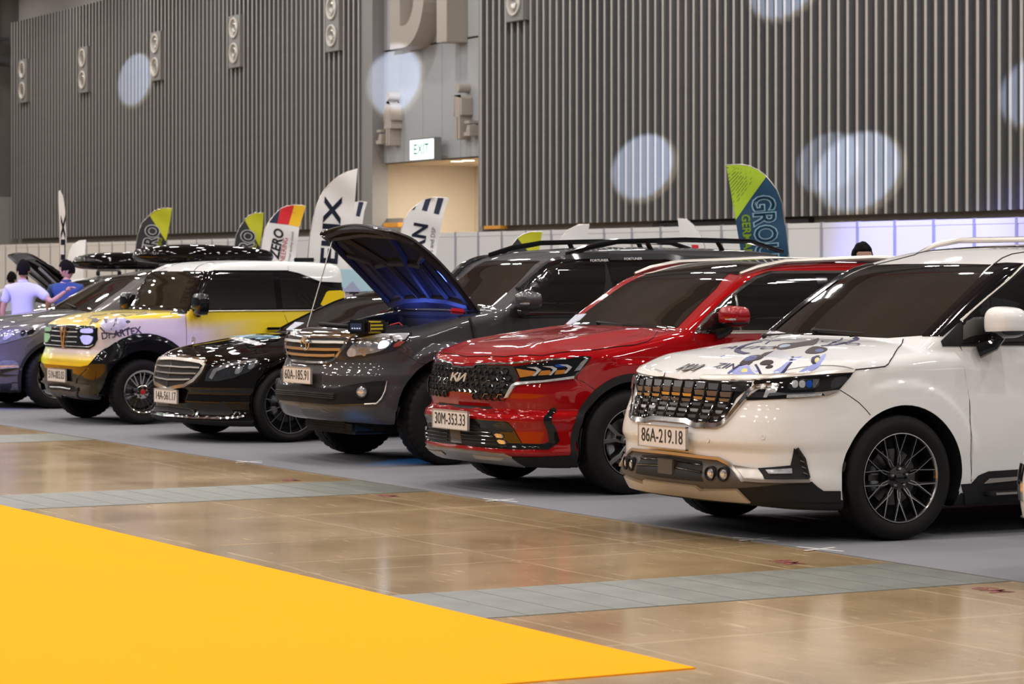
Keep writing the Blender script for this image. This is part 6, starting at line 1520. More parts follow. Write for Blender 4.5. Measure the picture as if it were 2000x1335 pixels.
# ------------------------------------------------------------------ the silver crossover at the end of the row
def silver_suv():
    sp = dict(W=0.92, L=4.58, H=1.66, paint=SILVER, h=0.03,
        top=[(0, .86), (.08, .93), (.3, 1.0), (.6, 1.05), (1.0, 1.09), (1.4, 1.12), (1.8, 1.08), (4.58, 1.1)],
        crown=[(0, .05), (.3, .08), (.6, .09), (1.1, .06), (1.5, .03), (4.58, .03)],
        plan=[(0, .88), (.3, .905), (.8, .915), (4, .915), (4.58, .87)],
        side=[(.1, .09), (.25, .03), (.4, .0), (.6, .008), (.8, .01), (.93, .02), (1.02, .04), (1.12, .07), (1.3, .2)],
        front=[(.1, .24), (.2, .12), (.27, .04), (.36, .02), (.5, .0), (.65, .03), (.8, .06), (.9, .10), (1.0, .3)],
        nose=[(0, 0), (.3, .02), (.5, .07), (.65, .14), (.78, .26), (.85, .40), (.90, .56), (.92, .75)],
        tail=[(0, .1), (.5, .0), (1.1, .05), (1.6, .3)], bottom=[(0, .22), (.4, .19), (1, .19), (4.58, .2)],
        screen=[(.6, .5), (.95, 1.05), (1.11, 1.35), (1.35, 1.78), (1.53, 2.12), (1.62, 2.4), (1.8, 3.0)], screen_curve=0.05,
        roof=[(1.2, 1.50), (2.1, 1.53), (2.5, 1.595), (3.0, 1.615), (4.0, 1.59), (4.58, 1.5)], roof_crown=0.05,
        cabin=[(.5, .90), (.95, .89), (1.08, .87), (1.35, .80), (1.53, .72), (1.62, .65), (1.8, .5)], taper=[(0, .10), (1.2, .04), (2.0, 0), (3.6, 0), (4.58, .1)],
        back=[(.5, 4.5), (1.1, 4.45), (1.6, 4.1)],
        arches=[(.90, .35, .41), (3.52, .35, .41)], flare=0.012)
    c = Body(sp, (-30.52, 9.62), 0.0, 'estate_car', 'silver grey crossover lit blue behind the small yellow car')
    R3 = (0, 460, 6.25); R4 = (0, 600, 6.357); t = c.t
    for x in (.91, -.91):
        wheel(c, x, .90, .35, .225, .23, 'trail'); wheel(c, x, 3.5, .35, .225, .23, 'trail')
    hl = t(R4, [(2, 345), (130, 285), (300, 235), (590, 195), (540, 280), (400, 350), (260, 385), (90, 440), (2, 455)])
    h = c.patch('headlamp', hl, LENS, 'corner', .01, both=True, cell=.03)
    def hp(name, pts, m, off, rnd=0):
        for k, q in enumerate(c.patch(name, t(R4, pts), m, 'corner', off, both=True, cell=.02, rnd=rnd)): q.parent = h[k]
    hp('inner_lamp', [(40, 405), (60, 350), (150, 320), (180, 315), (120, 380), (60, 410)], DRL, .016, 1)
    hp('projector', [(250, 300), (300, 280), (320, 300), (310, 350), (260, 360)], LENSD, .016, 1)
    hp('lamp_recess', [(330, 300), (430, 262), (440, 290), (400, 335), (340, 345)], GLOSSB, .016)
    hp('light_bar', [(380, 250), (560, 205), (530, 235), (440, 262)], DRL, .016)
    fg = c.patch('fog_lamp', t(R4, [(2, 675), (60, 655), (180, 655), (228, 700), (235, 748), (100, 755), (2, 765)]), LENS, 'corner', .01, both=True, cell=.03)
    c.patch('fog_recess', t(R4, [(2, 770), (100, 758), (245, 752), (268, 810), (230, 838), (80, 855), (2, 850)]), GLOSSB, 'corner', .008, both=True, cell=.03)
    c.patch('bumper_lip', t(R4, [(2, 950), (250, 930), (460, 905), (460, 960), (430, 1060), (2, 1010)]), MATTB, 'corner', .008, both=True)
    c.patch('grille', [Vector(p) for p in ((0, 0, .88), (.42, .1, .86), (.40, .1, .70), (0, 0, .68))], GLOSSB, 'front', .006, full=True)
    for z in (.74, .80): c.strip('grille_slat', [Vector((0, .05, z)), Vector((.4, .1, z))], CHROME, .012, .01, full=True, flat=.02)
    number_plate(c, -60, 760, '51H-204.61', wdt=.47, hgt=.125)
    ring_clad(c, .90, .35, .40, .45, MATTB, name='wheel_arch_trim'); ring_clad(c, 3.52, .35, .40, .45, MATTB)
    c.strip('panel_gap', t(R4, [(10, 270), (200, 205), (400, 150), (600, 70)]), LINE, .003, .0, both=True)
    ws = t(R3, [(1735, 492), (1500, 640), (1280, 790), (1090, 930), (760, 920)])
    q = [Vector((0, 2.12, 1.53))] + ws[:-1] + [Vector((0, 1.38, 1.11))]
    c.patch('windscreen', q, GLASS, 'screen', .004, full=True, skirt=.01, cell=.05)
    c.patch('side_glass', [Vector(p) for p in ((.88, 1.62, 1.10), (.80, 2.05, 1.36), (.74, 2.5, 1.51), (.74, 3.4, 1.53), (.80, 4.0, 1.38), (.88, 4.0, 1.14))], GLASS, 'side', .01, both=True, skirt=.01, cell=.05)
    door_mirror(c, (1.0, 1.80, 1.17), (.12, .09, .075), SILVER, GLOSSB, (.88, 1.72, 1.07))
    wiper(c, Vector((.2, 1.40, 1.12)), Vector((-.4, 1.5, 1.15)))
    return c
SS = silver_suv()

# ------------------------------------------------------------------ white car whose corner enters at the right
def white_edge_car():
    sp = dict(W=0.92, L=4.5, H=1.66, paint=WHITE, h=0.035,
        top=[(0, .80), (.08, .87), (.3, .95), (.6, 1.0), (1.0, 1.04), (1.4, 1.08), (1.8, 1.05), (4.5, 1.08)],
        crown=[(0, .05), (.3, .08), (.6, .09), (1.1, .06), (1.5, .03), (4.5, .03)],
        plan=[(0, .88), (.3, .905), (.8, .915), (4, .915), (4.5, .87)],
        side=[(.1, .09), (.25, .03), (.4, .0), (.6, .008), (.8, .01), (.93, .02), (1.02, .04), (1.12, .07), (1.3, .2)],
        front=[(.1, .24), (.2, .12), (.3, .03), (.5, .0), (.65, .03), (.8, .06), (.9, .12), (1.0, .3)],
        nose=[(0, 0), (.3, .02), (.5, .07), (.65, .14), (.78, .26), (.85, .40), (.90, .56), (.92, .75)],
        tail=[(0, .1), (.5, .0), (1.1, .05), (1.6, .3)], bottom=[(0, .2), (.4, .19), (1, .19), (4.5, .2)],
        screen=[(.6, .5), (.95, 1.05), (1.11, 1.35), (1.35, 1.78), (1.53, 2.12), (1.62, 2.4), (1.8, 3.0)], screen_curve=0.05,
        roof=[(1.2, 1.5), (2.1, 1.52), (2.5, 1.58), (3.0, 1.6), (4.0, 1.56), (4.5, 1.45)], roof_crown=0.05,
        cabin=[(.5, .90), (.95, .89), (1.08, .87), (1.35, .80), (1.53, .72), (1.62, .65), (1.8, .5)], taper=[(0, .10), (1.2, .04), (2.0, 0), (3.6, 0), (4.5, .1)],
        back=[(.5, 4.45), (1.1, 4.4), (1.6, 4.1)],
        arches=[(.85, .34, .40), (3.45, .34, .40)], flare=0.012)
    c = Body(sp, (-10.05, 8.75), 0.0, 'hatchback_car', 'corner of a white car cut by the picture edge beside the minivan')
    for x in (.90, -.90):
        wheel(c, x, .85, .34, .215, .22, 'trail'); wheel(c, x, 3.45, .34, .215, .22, 'trail')
    for (z0, z1, m, nm) in ((.50, .60, GLOSSB, 'corner_recess'), (.42, .52, LENS, 'fog_lamp'), (.20, .33, MATTB, 'bumper_lip')):
        c.patch(nm, [Vector((-.60, .1, z0)), Vector((-.86, .4, z0)), Vector((-.86, .4, z1)), Vector((-.60, .1, z1))][::1], m, (.5, .86, 0), .01, cell=.03)
        c.patch(nm, [Vector((.60, .1, z0)), Vector((.86, .4, z0)), Vector((.86, .4, z1)), Vector((.60, .1, z1))][::1], m, (-.5, .86, 0), .01, cell=.03)
    c.patch('headlamp', [Vector(p) for p in ((.45, .1, .74), (.86, .5, .80), (.84, .5, .90), (.45, .1, .84))], LENS, 'corner', .01, both=True, cell=.03)
    c.patch('grille', [Vector(p) for p in ((0, 0, .80), (.42, .1, .80), (.40, .1, .68), (0, 0, .66))], GLOSSB, 'front', .006, full=True)
    c.patch('windscreen', [Vector(p) for p in ((0, 2.12, 1.52), (.62, 2.15, 1.5), (.78, 1.5, 1.12), (0, 1.4, 1.12))], GLASS, 'screen', .004, full=True, skirt=.01, cell=.05)
    c.patch('side_glass', [Vector(p) for p in ((.88, 1.62, 1.10), (.80, 2.05, 1.36), (.74, 2.5, 1.48), (.74, 3.4, 1.48), (.80, 4.0, 1.36), (.88, 4.0, 1.14))], GLASS, 'side', .01, both=True, skirt=.01, cell=.05)
    return c
WE = white_edge_car()
# ------------------------------------------------------------------ things behind the row
def at_depth(u, v, Z):
    X = (u - 1000) / FPX * Z; return FWD * Z + RGT * X + Vector((0, 0, EYE - (v - HOR) / FPX * Z))
RZ = math.atan2(RGT.y, RGT.x)
def flag(label, Z, edge, back, prints, group=None, pole_side=True, turn=0.0):
    """feather flag: edge = curved edge from the tip down, back = straight edge from the tip down (frame pixels at depth Z)"""
    foot = at_depth(edge[-1][0], HOR, Z); root = empty('feather_flag', (foot.x, foot.y, 0), RZ, label, 'flag', group)
    k = Z / FPX
    def L(p): return ((p[0] - edge[-1][0]) * k, EYE - (p[1] - HOR) * k)
    e = [L(p) for p in edge]; b = [L(p) for p in back]
    zb = max(.75, min(e[-1][1], b[-1][1]) - .9)
    e.append((e[-1][0] - .02, zb)); b.append((b[-1][0] - .06, zb))
    loop = e + b[::-1][:-1]
    q = []
    for i, p in enumerate(loop):
        n = loop[(i+1) % len(loop)]; d = math.hypot(n[0]-p[0], n[1]-p[1]); m = max(1, int(d / .10))
        for j in range(m): q.append((p[0] + (n[0]-p[0]) * j / m, p[1] + (n[1]-p[1]) * j / m))
    w0 = min(p[0] for p in q); w1 = max(p[0] for p in q); top = max(p[1] for p in q)
    def bil(x, z): return .035 * math.sin((x - w0) * 7 + z * 2.1) * min(1, (x - w0) * 2) + .02 * math.sin(z * 9 + x * 5) * min(1, (x - w0) * 2)
    def sheet(poly, name, m, lift, parent, cell=.07):
        P = []
        for i, p in enumerate(poly):
            n = poly[(i+1) % len(poly)]; d = math.hypot(n[0]-p[0], n[1]-p[1]); mm = max(1, int(d / .08))
            for j in range(mm): P.append(Vector((p[0] + (n[0]-p[0]) * j / mm, p[1] + (n[1]-p[1]) * j / mm)))
        n = len(P); V = list(P)
        X = np.array([v[0] for v in P]); Y = np.array([v[1] for v in P]); X2 = np.roll(X, -1); Y2 = np.roll(Y, -1)
        for a in np.arange(X.min(), X.max(), cell):
            for c_ in np.arange(Y.min(), Y.max(), cell):
                cr = ((Y > c_) != (Y2 > c_)) & (a < (X2 - X) * (c_ - Y) / (Y2 - Y + 1e-12) + X)
                if cr.sum() % 2 and ((X - a)**2 + (Y - c_)**2).min() > (cell*.4)**2: V.append(Vector((a, c_)))
        r = delaunay_2d_cdt(V, [(i, (i+1) % n) for i in range(n)], [], 1, 1e-5)
        VV = [(v[0], bil(v[0], v[1]) - lift, v[1]) for v in r[0]]; nb = len(VV)
        F = [tuple(f) for f in r[2]]
        VV += [(x, y + .003, z) for x, y, z in VV]; F += [tuple(i + nb for i in f[::-1]) for f in r[2]]
        return mesh(name, VV, F, m, parent, True)
    cloth = sheet(q, 'flag_cloth', prints['base'], 0, root)
    for (poly, m) in prints.get('areas', []): sheet([L(p) for p in poly], 'printed_area', m, .005, cloth)
    for t in prints.get('text', []):
        txt, (u0, v0), ang, size, m = t[:5]; kw = t[5] if len(t) > 5 else {}
        x, z = L((u0, v0)); a = math.radians(ang)
        me = text_mesh(txt, size, depth=.001, **kw).copy(); me.materials.clear(); me.materials.append(m)
        lift = kw.get('lift', .012)
        for v in me.vertices:
            X_, Y_ = v.co.x, v.co.y; xx = x + X_ * math.cos(a) - Y_ * math.sin(a); zz = z + X_ * math.sin(a) + Y_ * math.cos(a)
            v.co = (xx, bil(xx, zz) - .010 - (t[6] if len(t) > 6 else 0), zz)
        o = bpy.data.objects.new('printed_lettering', me); COL.objects.link(o); o.parent = cloth
    pole = [(x, bil(x, z) + .012, z) for x, z in e] + [(e[-1][0], 0, .03)]
    MB().tube(pole, [.008 + .008 * i / len(pole) for i in range(len(pole))], 8).build('flag_pole', SATIN, root, smooth=True)
    MB().lathe([(0, 0), (0, .20), (.03, .19), (.05, .04), (.05, 0)], 20, 2, (e[-1][0], 0, 0)).build('flag_base', MATTB, root, smooth=True)
    return root
def C(ox, oy, k, pts): return tr(ox, oy, k, pts)
FW = mat('flag_white', (.78, .76, .74), .7, noise=.03); FB = mat('flag_black', (.02, .02, .025), .7, noise=.1); FY = mat('flag_yellow_green', (.50, .50, .01), .7, noise=.06)
FN = mat('flag_navy', (.006, .05, .11), .7, noise=.1); FG = mat('flag_lime', (.38, .55, .02), .7, noise=.05); FRD = mat('flag_red', (.62, .01, .02), .7, noise=.04); FGD = mat('flag_gold', (.85, .50, .01), .7, noise=.04)
FC = mat('flag_cyan_print', (.50, .78, .88), .6, noise=.03); FDN = mat('flag_dark_navy', (.012, .02, .05), .7, noise=.1); FGR = mat('flag_grey_print', (.25, .25, .27), .7, noise=.05)
BW = dict(bold=.012); END = dict(align='RIGHT')
v1 = (0, 320, 4.0); v2 = (440, 300, 4.0); v3 = (900, 300, 2.857)
def stripes(edge_top, p_low, m, n, u0, v0, u1, v1_, wd, dirx, diry, ln):
    out = []
    for i in range(n):
        a = (u0 + (u1 - u0) * i / n, v0 + (v1_ - v0) * i / n)
        out.append([a, (a[0] + wd, a[1]), (a[0] + wd + dirx * ln, a[1] + diry * ln), (a[0] + dirx * ln, a[1] + diry * ln)])
    return out
# black and yellow flags with outlined lettering
def zero_flag(label, Z, view, edge, back, yel, big, small, group):
    flag(label, Z, C(*view, edge), C(*view, back), dict(base=FB, areas=[(C(*view, yel), FY)], text=[
        ('GROUND ZERO', tr(*view, [big])[0], 80, .40, FW, dict(bold=.030, align='RIGHT', sx=.80)),
        ('GROUND ZERO', tr(*view, [big])[0], 80, .40, FB, dict(bold=.004, align='RIGHT', sx=.80), .006),
        ('ENGINEERING', tr(*view, [small])[0], 84, .16, FY, dict(bold=.006, align='RIGHT', sx=.9))]), group)
gz = None
zero_flag('black and yellow feather flag beside the long thin white banner', 58, v1, [(1345, 345), (1270, 345), (1210, 365), (1165, 400), (1110, 460), (1080, 540), (1065, 620), (1058, 690)], [(1345, 345), (1330, 450), (1300, 620), (1285, 690)], [(1345, 345), (1270, 347), (1210, 367), (1167, 402), (1298, 605), (1330, 450)], (1205, 478), (1250, 575), gz)
zero_flag('black and yellow feather flag directly beside the one with german colours', 58, v2, [(300, 462), (230, 462), (180, 485), (150, 518), (110, 580), (85, 640), (75, 710), (74, 760)], [(300, 462), (292, 600), (268, 760)], [(300, 462), (230, 464), (182, 487), (152, 520), (268, 728), (290, 600)], (192, 598), (228, 700), gz)
flag('yellow and black flag tip rising above the grey car roof rails', 44, C(*v3, [(455, 435), (390, 435), (345, 450), (315, 472), (285, 510), (265, 540), (255, 600)]), C(*v3, [(455, 435), (445, 490), (425, 600)]), dict(base=FB, areas=[(C(*v3, [(455, 435), (390, 437), (345, 452), (318, 474), (372, 540), (400, 600), (424, 600), (445, 490)]), FY)]))
flag('white feather flag with black, red and gold top', 50, C(*v2, [(630, 410), (600, 402), (540, 400), (480, 408), (430, 430), (380, 480), (340, 535), (310, 590), (290, 680), (272, 840)]), C(*v2, [(630, 410), (605, 490), (580, 575), (570, 650), (545, 840)]),
     dict(base=FW, areas=[(C(*v2, [(430, 432), (380, 482), (342, 537), (405, 545)]), FDN), (C(*v2, [(432, 430), (480, 410), (540, 402), (495, 555), (405, 545)]), FRD), (C(*v2, [(540, 402), (600, 404), (628, 412), (605, 490), (580, 573), (495, 555)]), FGD)],
          text=[('GROUND ZERO', tr(*v2, [(425, 592)])[0], 80, .25, FB, dict(bold=.008, align='RIGHT', sx=.85, shear=.2)), ('ENGINEERING', tr(*v2, [(472, 655)])[0], 82, .13, FRD, dict(align='RIGHT', sx=.85)), ('German quality sound', tr(*v2, [(528, 610)])[0], 82, .07, FGR, dict(align='RIGHT'))]))
flag('tall plain white feather flag with black letters', 42, C(*v2, [(1033, 118), (960, 140), (880, 180), (820, 230), (760, 300), (720, 390), (690, 500), (665, 620), (645, 850)]), C(*v2, [(1033, 118), (1020, 300), (1000, 500), (960, 850)]),
     dict(base=FW, text=[('HELIX', tr(*v2, [(852, 345)])[0], 86, .37, FDN, dict(bold=.010, align='RIGHT', sx=1.45))]))
flag('white flag with dark bar half hidden by the tall white flag', 46, C(*v2, [(1108, 378), (1045, 372), (1000, 385), (960, 430), (930, 500), (910, 620)]), C(*v2, [(1108, 378), (1085, 450), (1070, 560), (1060, 620)]), dict(base=FW, areas=[(C(*v2, [(1042, 375), (1080, 377), (1050, 492), (1020, 485)]), FDN)]))
flag('white feather flag with dark stripes along its top', 40, C(*v2, [(1750, 348), (1700, 343), (1640, 340), (1560, 355), (1490, 405), (1440, 450), (1400, 520), (1375, 600), (1365, 700), (1360, 870)]), C(*v2, [(1750, 348), (1710, 450), (1690, 560), (1660, 700), (1635, 870)]),
     dict(base=FW, areas=[(C(*v2, [(1660, 344), (1706, 348), (1668, 475), (1628, 465)]), FDN), (C(*v2, [(1562, 357), (1608, 347), (1575, 450), (1535, 440)]), FDN), (C(*v2, [(1490, 408), (1478, 438), (1455, 438)]), FDN), (C(*v2, [(1464, 712), (1520, 712), (1466, 742)]), FRD)],
          text=[('ORN', tr(*v2, [(1538, 540)])[0], 80, .29, FDN, dict(bold=.008, align='RIGHT', sx=1.05)), ('signal players and DSP', tr(*v2, [(1632, 575)])[0], 82, .09, FGR, dict(align='RIGHT'))]))
flag('narrow white feather flag seen almost edge on', 44, C(*v1, [(470, 205), (460, 215), (457, 260), (460, 350), (466, 500), (470, 760)]), C(*v1, [(470, 205), (490, 245), (508, 340), (515, 480), (520, 600), (512, 760)]), dict(base=FW, text=[('HELIX', tr(*v1, [(496, 410)])[0], 90, .10, FDN, dict(bold=.004, align='RIGHT', sx=5.0))]))
flag('small white flag tip behind the black roof box', 50, C(*v1, [(670, 595), (620, 598), (570, 630), (545, 670), (530, 720), (520, 780)]), C(*v1, [(670, 595), (662, 680), (655, 780)]), dict(base=FW))
flag('small pale flag tip between the grey car and the white panels', 45, C(*v3, [(718, 395), (660, 395), (600, 425), (560, 470), (540, 540), (530, 600)]), C(*v3, [(718, 395), (705, 470), (690, 600)]), dict(base=FW))
flag('small white flag tip with red foot behind the roof rails', 40, C(*v3, [(1210, 362), (1260, 365), (1300, 400), (1340, 460), (1360, 520), (1365, 600)]), C(*v3, [(1210, 362), (1222, 450), (1235, 600)]), dict(base=FW, areas=[(C(*v3, [(1285, 508), (1325, 508), (1328, 540), (1295, 540)]), FRD)]))
gE = C(*v3, [(1478, 63), (1520, 61), (1560, 60), (1610, 68), (1660, 92), (1705, 128), (1760, 200), (1795, 290), (1810, 400), (1828, 565)])
gB = C(*v3, [(1478, 63), (1505, 200), (1532, 370), (1555, 500), (1568, 600)])
strp = []
for i in range(15):                                  # slanting dark stripes on the lime field
    x0, y0 = 1492 + i * 14.5, 74 + (0 if i < 6 else (i - 6) * 4.5)
    yl = 75 + i * 21
    xa = 1480 + i * 3.6
    strp.append(([(1482 + i * 3.9, 78 + i * 19), (1482 + i * 3.9, 84 + i * 19), (1512 + i * 13.2, 70 + i * 3.4 + 5), (1512 + i * 13.2, 70 + i * 3.4)]))
flag('lime and navy feather flag with pale outlined lettering', 38, gE, gB, dict(base=FN, areas=[(C(*v3, [(1480, 64), (1560, 62), (1610, 70), (1660, 94), (1703, 129), (1533, 370), (1505, 200)]), FG)] + [(C(*v3, s_), mat('flag_dark_green', (.03, .09, .02), .7, noise=.1)) for s_ in strp[:12]],
     text=[('GROUND ZERO', tr(*v3, [(1680, 232)])[0], -86, .43, FC, dict(bold=.022, align='LEFT', sx=.72)), ('GROUND ZERO', tr(*v3, [(1680, 232)])[0], -86, .43, FN, dict(bold=.002, align='LEFT', sx=.72), .008), ('GERMANY', tr(*v3, [(1586, 338)])[0], -86, .165, FG, dict(bold=.004, align='LEFT', sx=.9))]))

# roof box on a car (two of them)
def roof_box(label, loc, rz, ln, wd, ht, parent_z):
    o = empty('roof_box', loc, rz, label, 'roof box')
    nu, nv = 28, 20; V = []; F = []
    for j in range(nv + 1):
        t = j / nv; y = ln * t
        k = (math.sin(math.pi * t) ** .30) if 0 < t < 1 else 0.08
        wk = wd / 2 * (0.55 + .45 * math.sin(math.pi * min(t * .9 + .08, 1)) ** .5) * k ** .5; hk = ht * k * (1 - .25 * t)
        for i in range(nu):
            a = 2 * math.pi * i / nu; c_, s_ = math.cos(a), math.sin(a)
            x = wk * math.copysign(abs(c_) ** .55, c_); z = ht * .40 + (hk * .75 * abs(s_) ** .6 if s_ > 0 else -ht * .40 * min(1, k * 1.3) * abs(s_) ** .4)
            V.append((x, y, z))
    for j in range(nv):
        for i in range(nu): F.append((j*nu+i, j*nu+(i+1) % nu, (j+1)*nu+(i+1) % nu, (j+1)*nu+i))
    F.append(tuple(range(nu))); F.append(tuple(nv*nu+i for i in range(nu))[::-1])
    mb = MB(); mb.V = V; mb.F = F; mb.build('box_shell', BLACK, o, smooth=True, sharp=60)
    for yy in (ln*.3, ln*.7):
        b = MB().box((-wd*.62, yy - .02, -.03), (wd*.62, yy + .02, 0)).build('cross_bar', ALU, o, bevel=.006)
        for sx in (-1, 1): MB().box((sx*wd*.60 - .02, yy - .03, -.10), (sx*wd*.60 + .02, yy + .03, -.02)).build('bar_foot', GLOSSB, b, bevel=.01)
    return o
roof_box('large glossy black roof box on the silver crossover', (-30.52, 11.82, 1.665), 0, 1.78, .84, .22, 0)
roof_box('smaller black roof box behind the two men', (-41.0, 14.85, 1.60), 0, 1.95, .80, .26, 0)

# cars of the second row, mostly hidden
def plain_car(loc, yaw, paint, label, name, L=4.5, H=1.6, W=.9, roofpaint=None, h=.05, hood=True):
    s_ = H / 1.66
    sp = dict(W=W, L=L, H=H, paint=paint, h=h,
        top=[(0, .80*s_), (.08, .87*s_), (.3, .95*s_), (.6, 1.0*s_), (1.0, 1.04*s_), (1.4, 1.08*s_), (1.8, 1.05*s_), (L, 1.05*s_)],
        crown=[(0, .05), (.3, .08), (.6, .09), (1.1, .06), (1.5, .03), (L, .03)],
        plan=[(0, W-.04), (.3, W-.015), (.8, W-.005), (4, W-.005), (L, W-.05)],
        side=[(.1, .09), (.25, .03), (.4, .0), (.6, .008), (.8, .01), (.93, .02), (1.02, .04), (1.12, .07), (1.3, .2)],
        front=[(.1, .24), (.2, .12), (.3, .03), (.5, .0), (.65, .03), (.8, .06), (.9, .12), (1.0, .3)],
        nose=[(0, 0), (.3, .02), (.5, .07), (.65, .14), (.78, .26), (.85, .40), (.90, .56), (.92, .75)],
        tail=[(0, .1), (.5, .0), (1.1, .05), (1.6, .3)], bottom=[(0, .2), (.4, .19), (1, .19), (L, .2)],
        screen=[(.6*s_, .5), (.95*s_, 1.05), (1.11*s_, 1.35), (1.35*s_, 1.78), (1.53*s_, 2.12), (1.62*s_, 2.4), (1.8*s_, 3.0)], screen_curve=0.05,
        roof=[(1.2, 1.5*s_), (2.1, 1.54*s_), (2.5, 1.61*s_), (3.0, 1.64*s_), (4.0, 1.60*s_), (L, 1.48*s_)], roof_crown=0.05,
        cabin=[(.5*s_, W-.02), (.95*s_, W-.03), (1.08*s_, W-.05), (1.35*s_, W-.12), (1.53*s_, W-.20), (1.62*s_, W-.27), (1.8*s_, W-.42)], taper=[(0, .10), (1.2, .04), (2.0, 0), (3.6, 0), (L, .1)],
        back=[(.5, L-.05), (1.1, L-.1), (1.6, L-.4)], arches=[(.85, .34, .40), (L-1.05, .34, .40)], flare=0.012)
    if roofpaint: sp['roofz'] = 1.42*s_; sp['roofpaint'] = roofpaint
    c = Body(sp, loc, yaw, name, label)
    for x in (W-.02, -W+.02): wheel(c, x, .85, .34, .215, .22, 'trail'); wheel(c, x, L-1.05, .34, .215, .22, 'trail')
    V_ = lambda a: [Vector(p) for p in a]
    c.patch('windscreen', V_(((0, 2.12, 1.52*s_), (.62, 2.15, 1.5*s_), (.78, 1.5, 1.12*s_), (0, 1.4, 1.12*s_))), GLASS, 'screen', .004, full=True, skirt=.01, cell=.07)
    c.patch('side_glass', V_(((W-.04, 1.62, 1.11*s_), (W-.12, 2.05, 1.36*s_), (W-.18, 2.5, 1.50*s_), (W-.18, L-1.1, 1.50*s_), (W-.12, L-.5, 1.36*s_), (W-.04, L-.5, 1.14*s_))), GLASS, 'side', .01, both=True, skirt=.01, cell=.07)
    c.patch('headlamp', V_(((.45, .1, .74*s_), (.86, .5, .80*s_), (.84, .5, .90*s_), (.45, .1, .84*s_))), LENS, 'corner', .01, both=True, cell=.05)
    c.patch('grille', V_(((0, 0, .80*s_), (.42, .1, .80*s_), (.40, .1, .60*s_), (0, 0, .58*s_))), GLOSSB, 'front', .006, full=True, cell=.05)
    return c
BC = plain_car((-37.0, 12.4), 0, BLACK, 'black car with its bonnet raised behind the two men', 'parked_car', L=4.6, H=1.55)
V = []; F = []                                       # its raised bonnet
for lift in (0, .03):
    for j in range(9):
        for i in range(9):
            t = j / 8; u = -1 + 2*i/8; w = .72 * (1 - .25 * max(0, t - .7) / .3)
            V.append((u * w, 1.15 - .95 * t, .98 + .80 * t + .05 * math.sin(3.1 * t) + .03 * (1 - u*u) + lift))
for j in range(8):
    for i in range(8): a = j*9 + i; F += [(a, a+1, a+10, a+9), (81+a, 81+a+9, 81+a+10, 81+a+1)]
rim = list(range(9)) + [j*9+8 for j in range(1, 9)] + [72+i for i in range(7, -1, -1)] + [j*9 for j in range(7, 0, -1)]
for a, b in zip(rim, rim[1:] + rim[:1]): F.append((a, 81+a, 81+b, b))
bb = mesh('bonnet', V, F, BLACK, BC.root, True)
MB().tube([(-.6, .5, 1.5), (-.62, .6, .92)], .02, 6).build('bonnet_strut', MATTB, bb)
for u in (-.4, 0, .4): MB().tube([(u*.6, 1.0, 1.08), (u, .35, 1.63)], .03, 6).build('bonnet_frame_rib', ALU, bb)
plain_car((-41.0, 13.0), 0, mat('graphite_paint', (.02, .02, .022), .3, metal=.3, coat=1, noise=.1), 'dark car carrying the smaller black roof box', 'parked_car', L=4.5, H=1.56)
plain_car((-46.5, 14.6), 0, RED, 'red car with white roof at the far end of the row', 'parked_car', L=4.4, H=1.50, roofpaint=WHITE)
plain_car((-43.3, 20.8), 0, WHITE, 'white car whose roof shows beside the raised blue-lit bonnet', 'parked_car', L=4.5, H=1.64)
plain_car((-24.2, 17.2), 0, mat('navy_paint', (.01, .015, .05), .3, coat=1, noise=.1), 'dark blue car roof between the minivan and red crossover', 'parked_car', L=4.6, H=1.80)

# display counter behind the small yellow car
dc = empty('display_counter', (-32.6, 15.6, 0), RZ, 'pale blue display counter behind the small yellow car', 'counter')
MB().box((-.35, 0, 0), (.75, .5, 1.30)).build('counter_body', mat('counter_pink', (.50, .42, .46), .6, noise=.03), dc, bevel=.01)
MB().box((-.36, -.02, 1.30), (.76, .52, 1.60)).build('counter_fascia', mat('counter_blue', (.42, .62, .70), .6, noise=.03), dc, bevel=.01)
MB().prism([(-.2, 1.30), (-.08, 1.42), (0, 1.34), (.1, 1.44), (.22, 1.30)], 1, -.03, -.021).build('counter_print', mat('counter_lilac', (.35, .38, .55), .6, noise=.05), dc)
put_text('counter_lettering', 'T', INK, dc, (.12, -.005, 1.22), (1, 0, 0), (0, 0, 1), .2, bold=.006)

# jump starter, clamps and cable on the grey car -----------------------------------------
def on_grey(p):
    c_ = GS.root; a = c_.rotation_euler.z; return Vector((c_.location.x + p[0]*math.cos(a) - p[1]*math.sin(a), c_.location.y + p[0]*math.sin(a) + p[1]*math.cos(a), p[2]))
q = GS.onplane(703, 637, z=1.13); w_ = on_grey((q.x, q.y, 1.075)); ra = GS.root.rotation_euler.z
js = empty('jump_starter', w_, ra + .35, 'yellow and black jump starter resting above the chrome grille', 'power pack')
YP = mat('yellow_casing', (.62, .48, .01), .4, coat=.3, noise=.05)
MB().box((-.11, .0, .0), (.11, .22, .12)).build('casing', YP, js, bevel=.02)
for k in range(3): MB().box((-.115, .03, .02 + .035*k), (.115, .20, .035 + .035*k)).build('casing_groove', MATTB, js, bevel=.003)
MB().box((-.125, -.05, -.008), (.125, .03, .135)).build('front_end', GLOSSB, js, bevel=.022); MB().box((-.125, .19, -.008), (.125, .25, .13)).build('rear_end', MATTB, js, bevel=.02)
MB().box((-.07, -.056, .03), (.07, -.045, .10)).build('display', mat('display_glass', (.03, .05, .12), .1, noise=.2), js)
for k in range(4): MB().box((-.05 + .03*k, -.060, .045), (-.035 + .03*k, -.054, .055)).build('display_mark', mat('display_ice', (.6, .7, .9), .5, emit=(.6, .7, 1), estr=.5), js)
js.scale = (.86, .86, .80)
REDP = mat('red_plastic', (.55, .01, .03), .4, noise=.05)
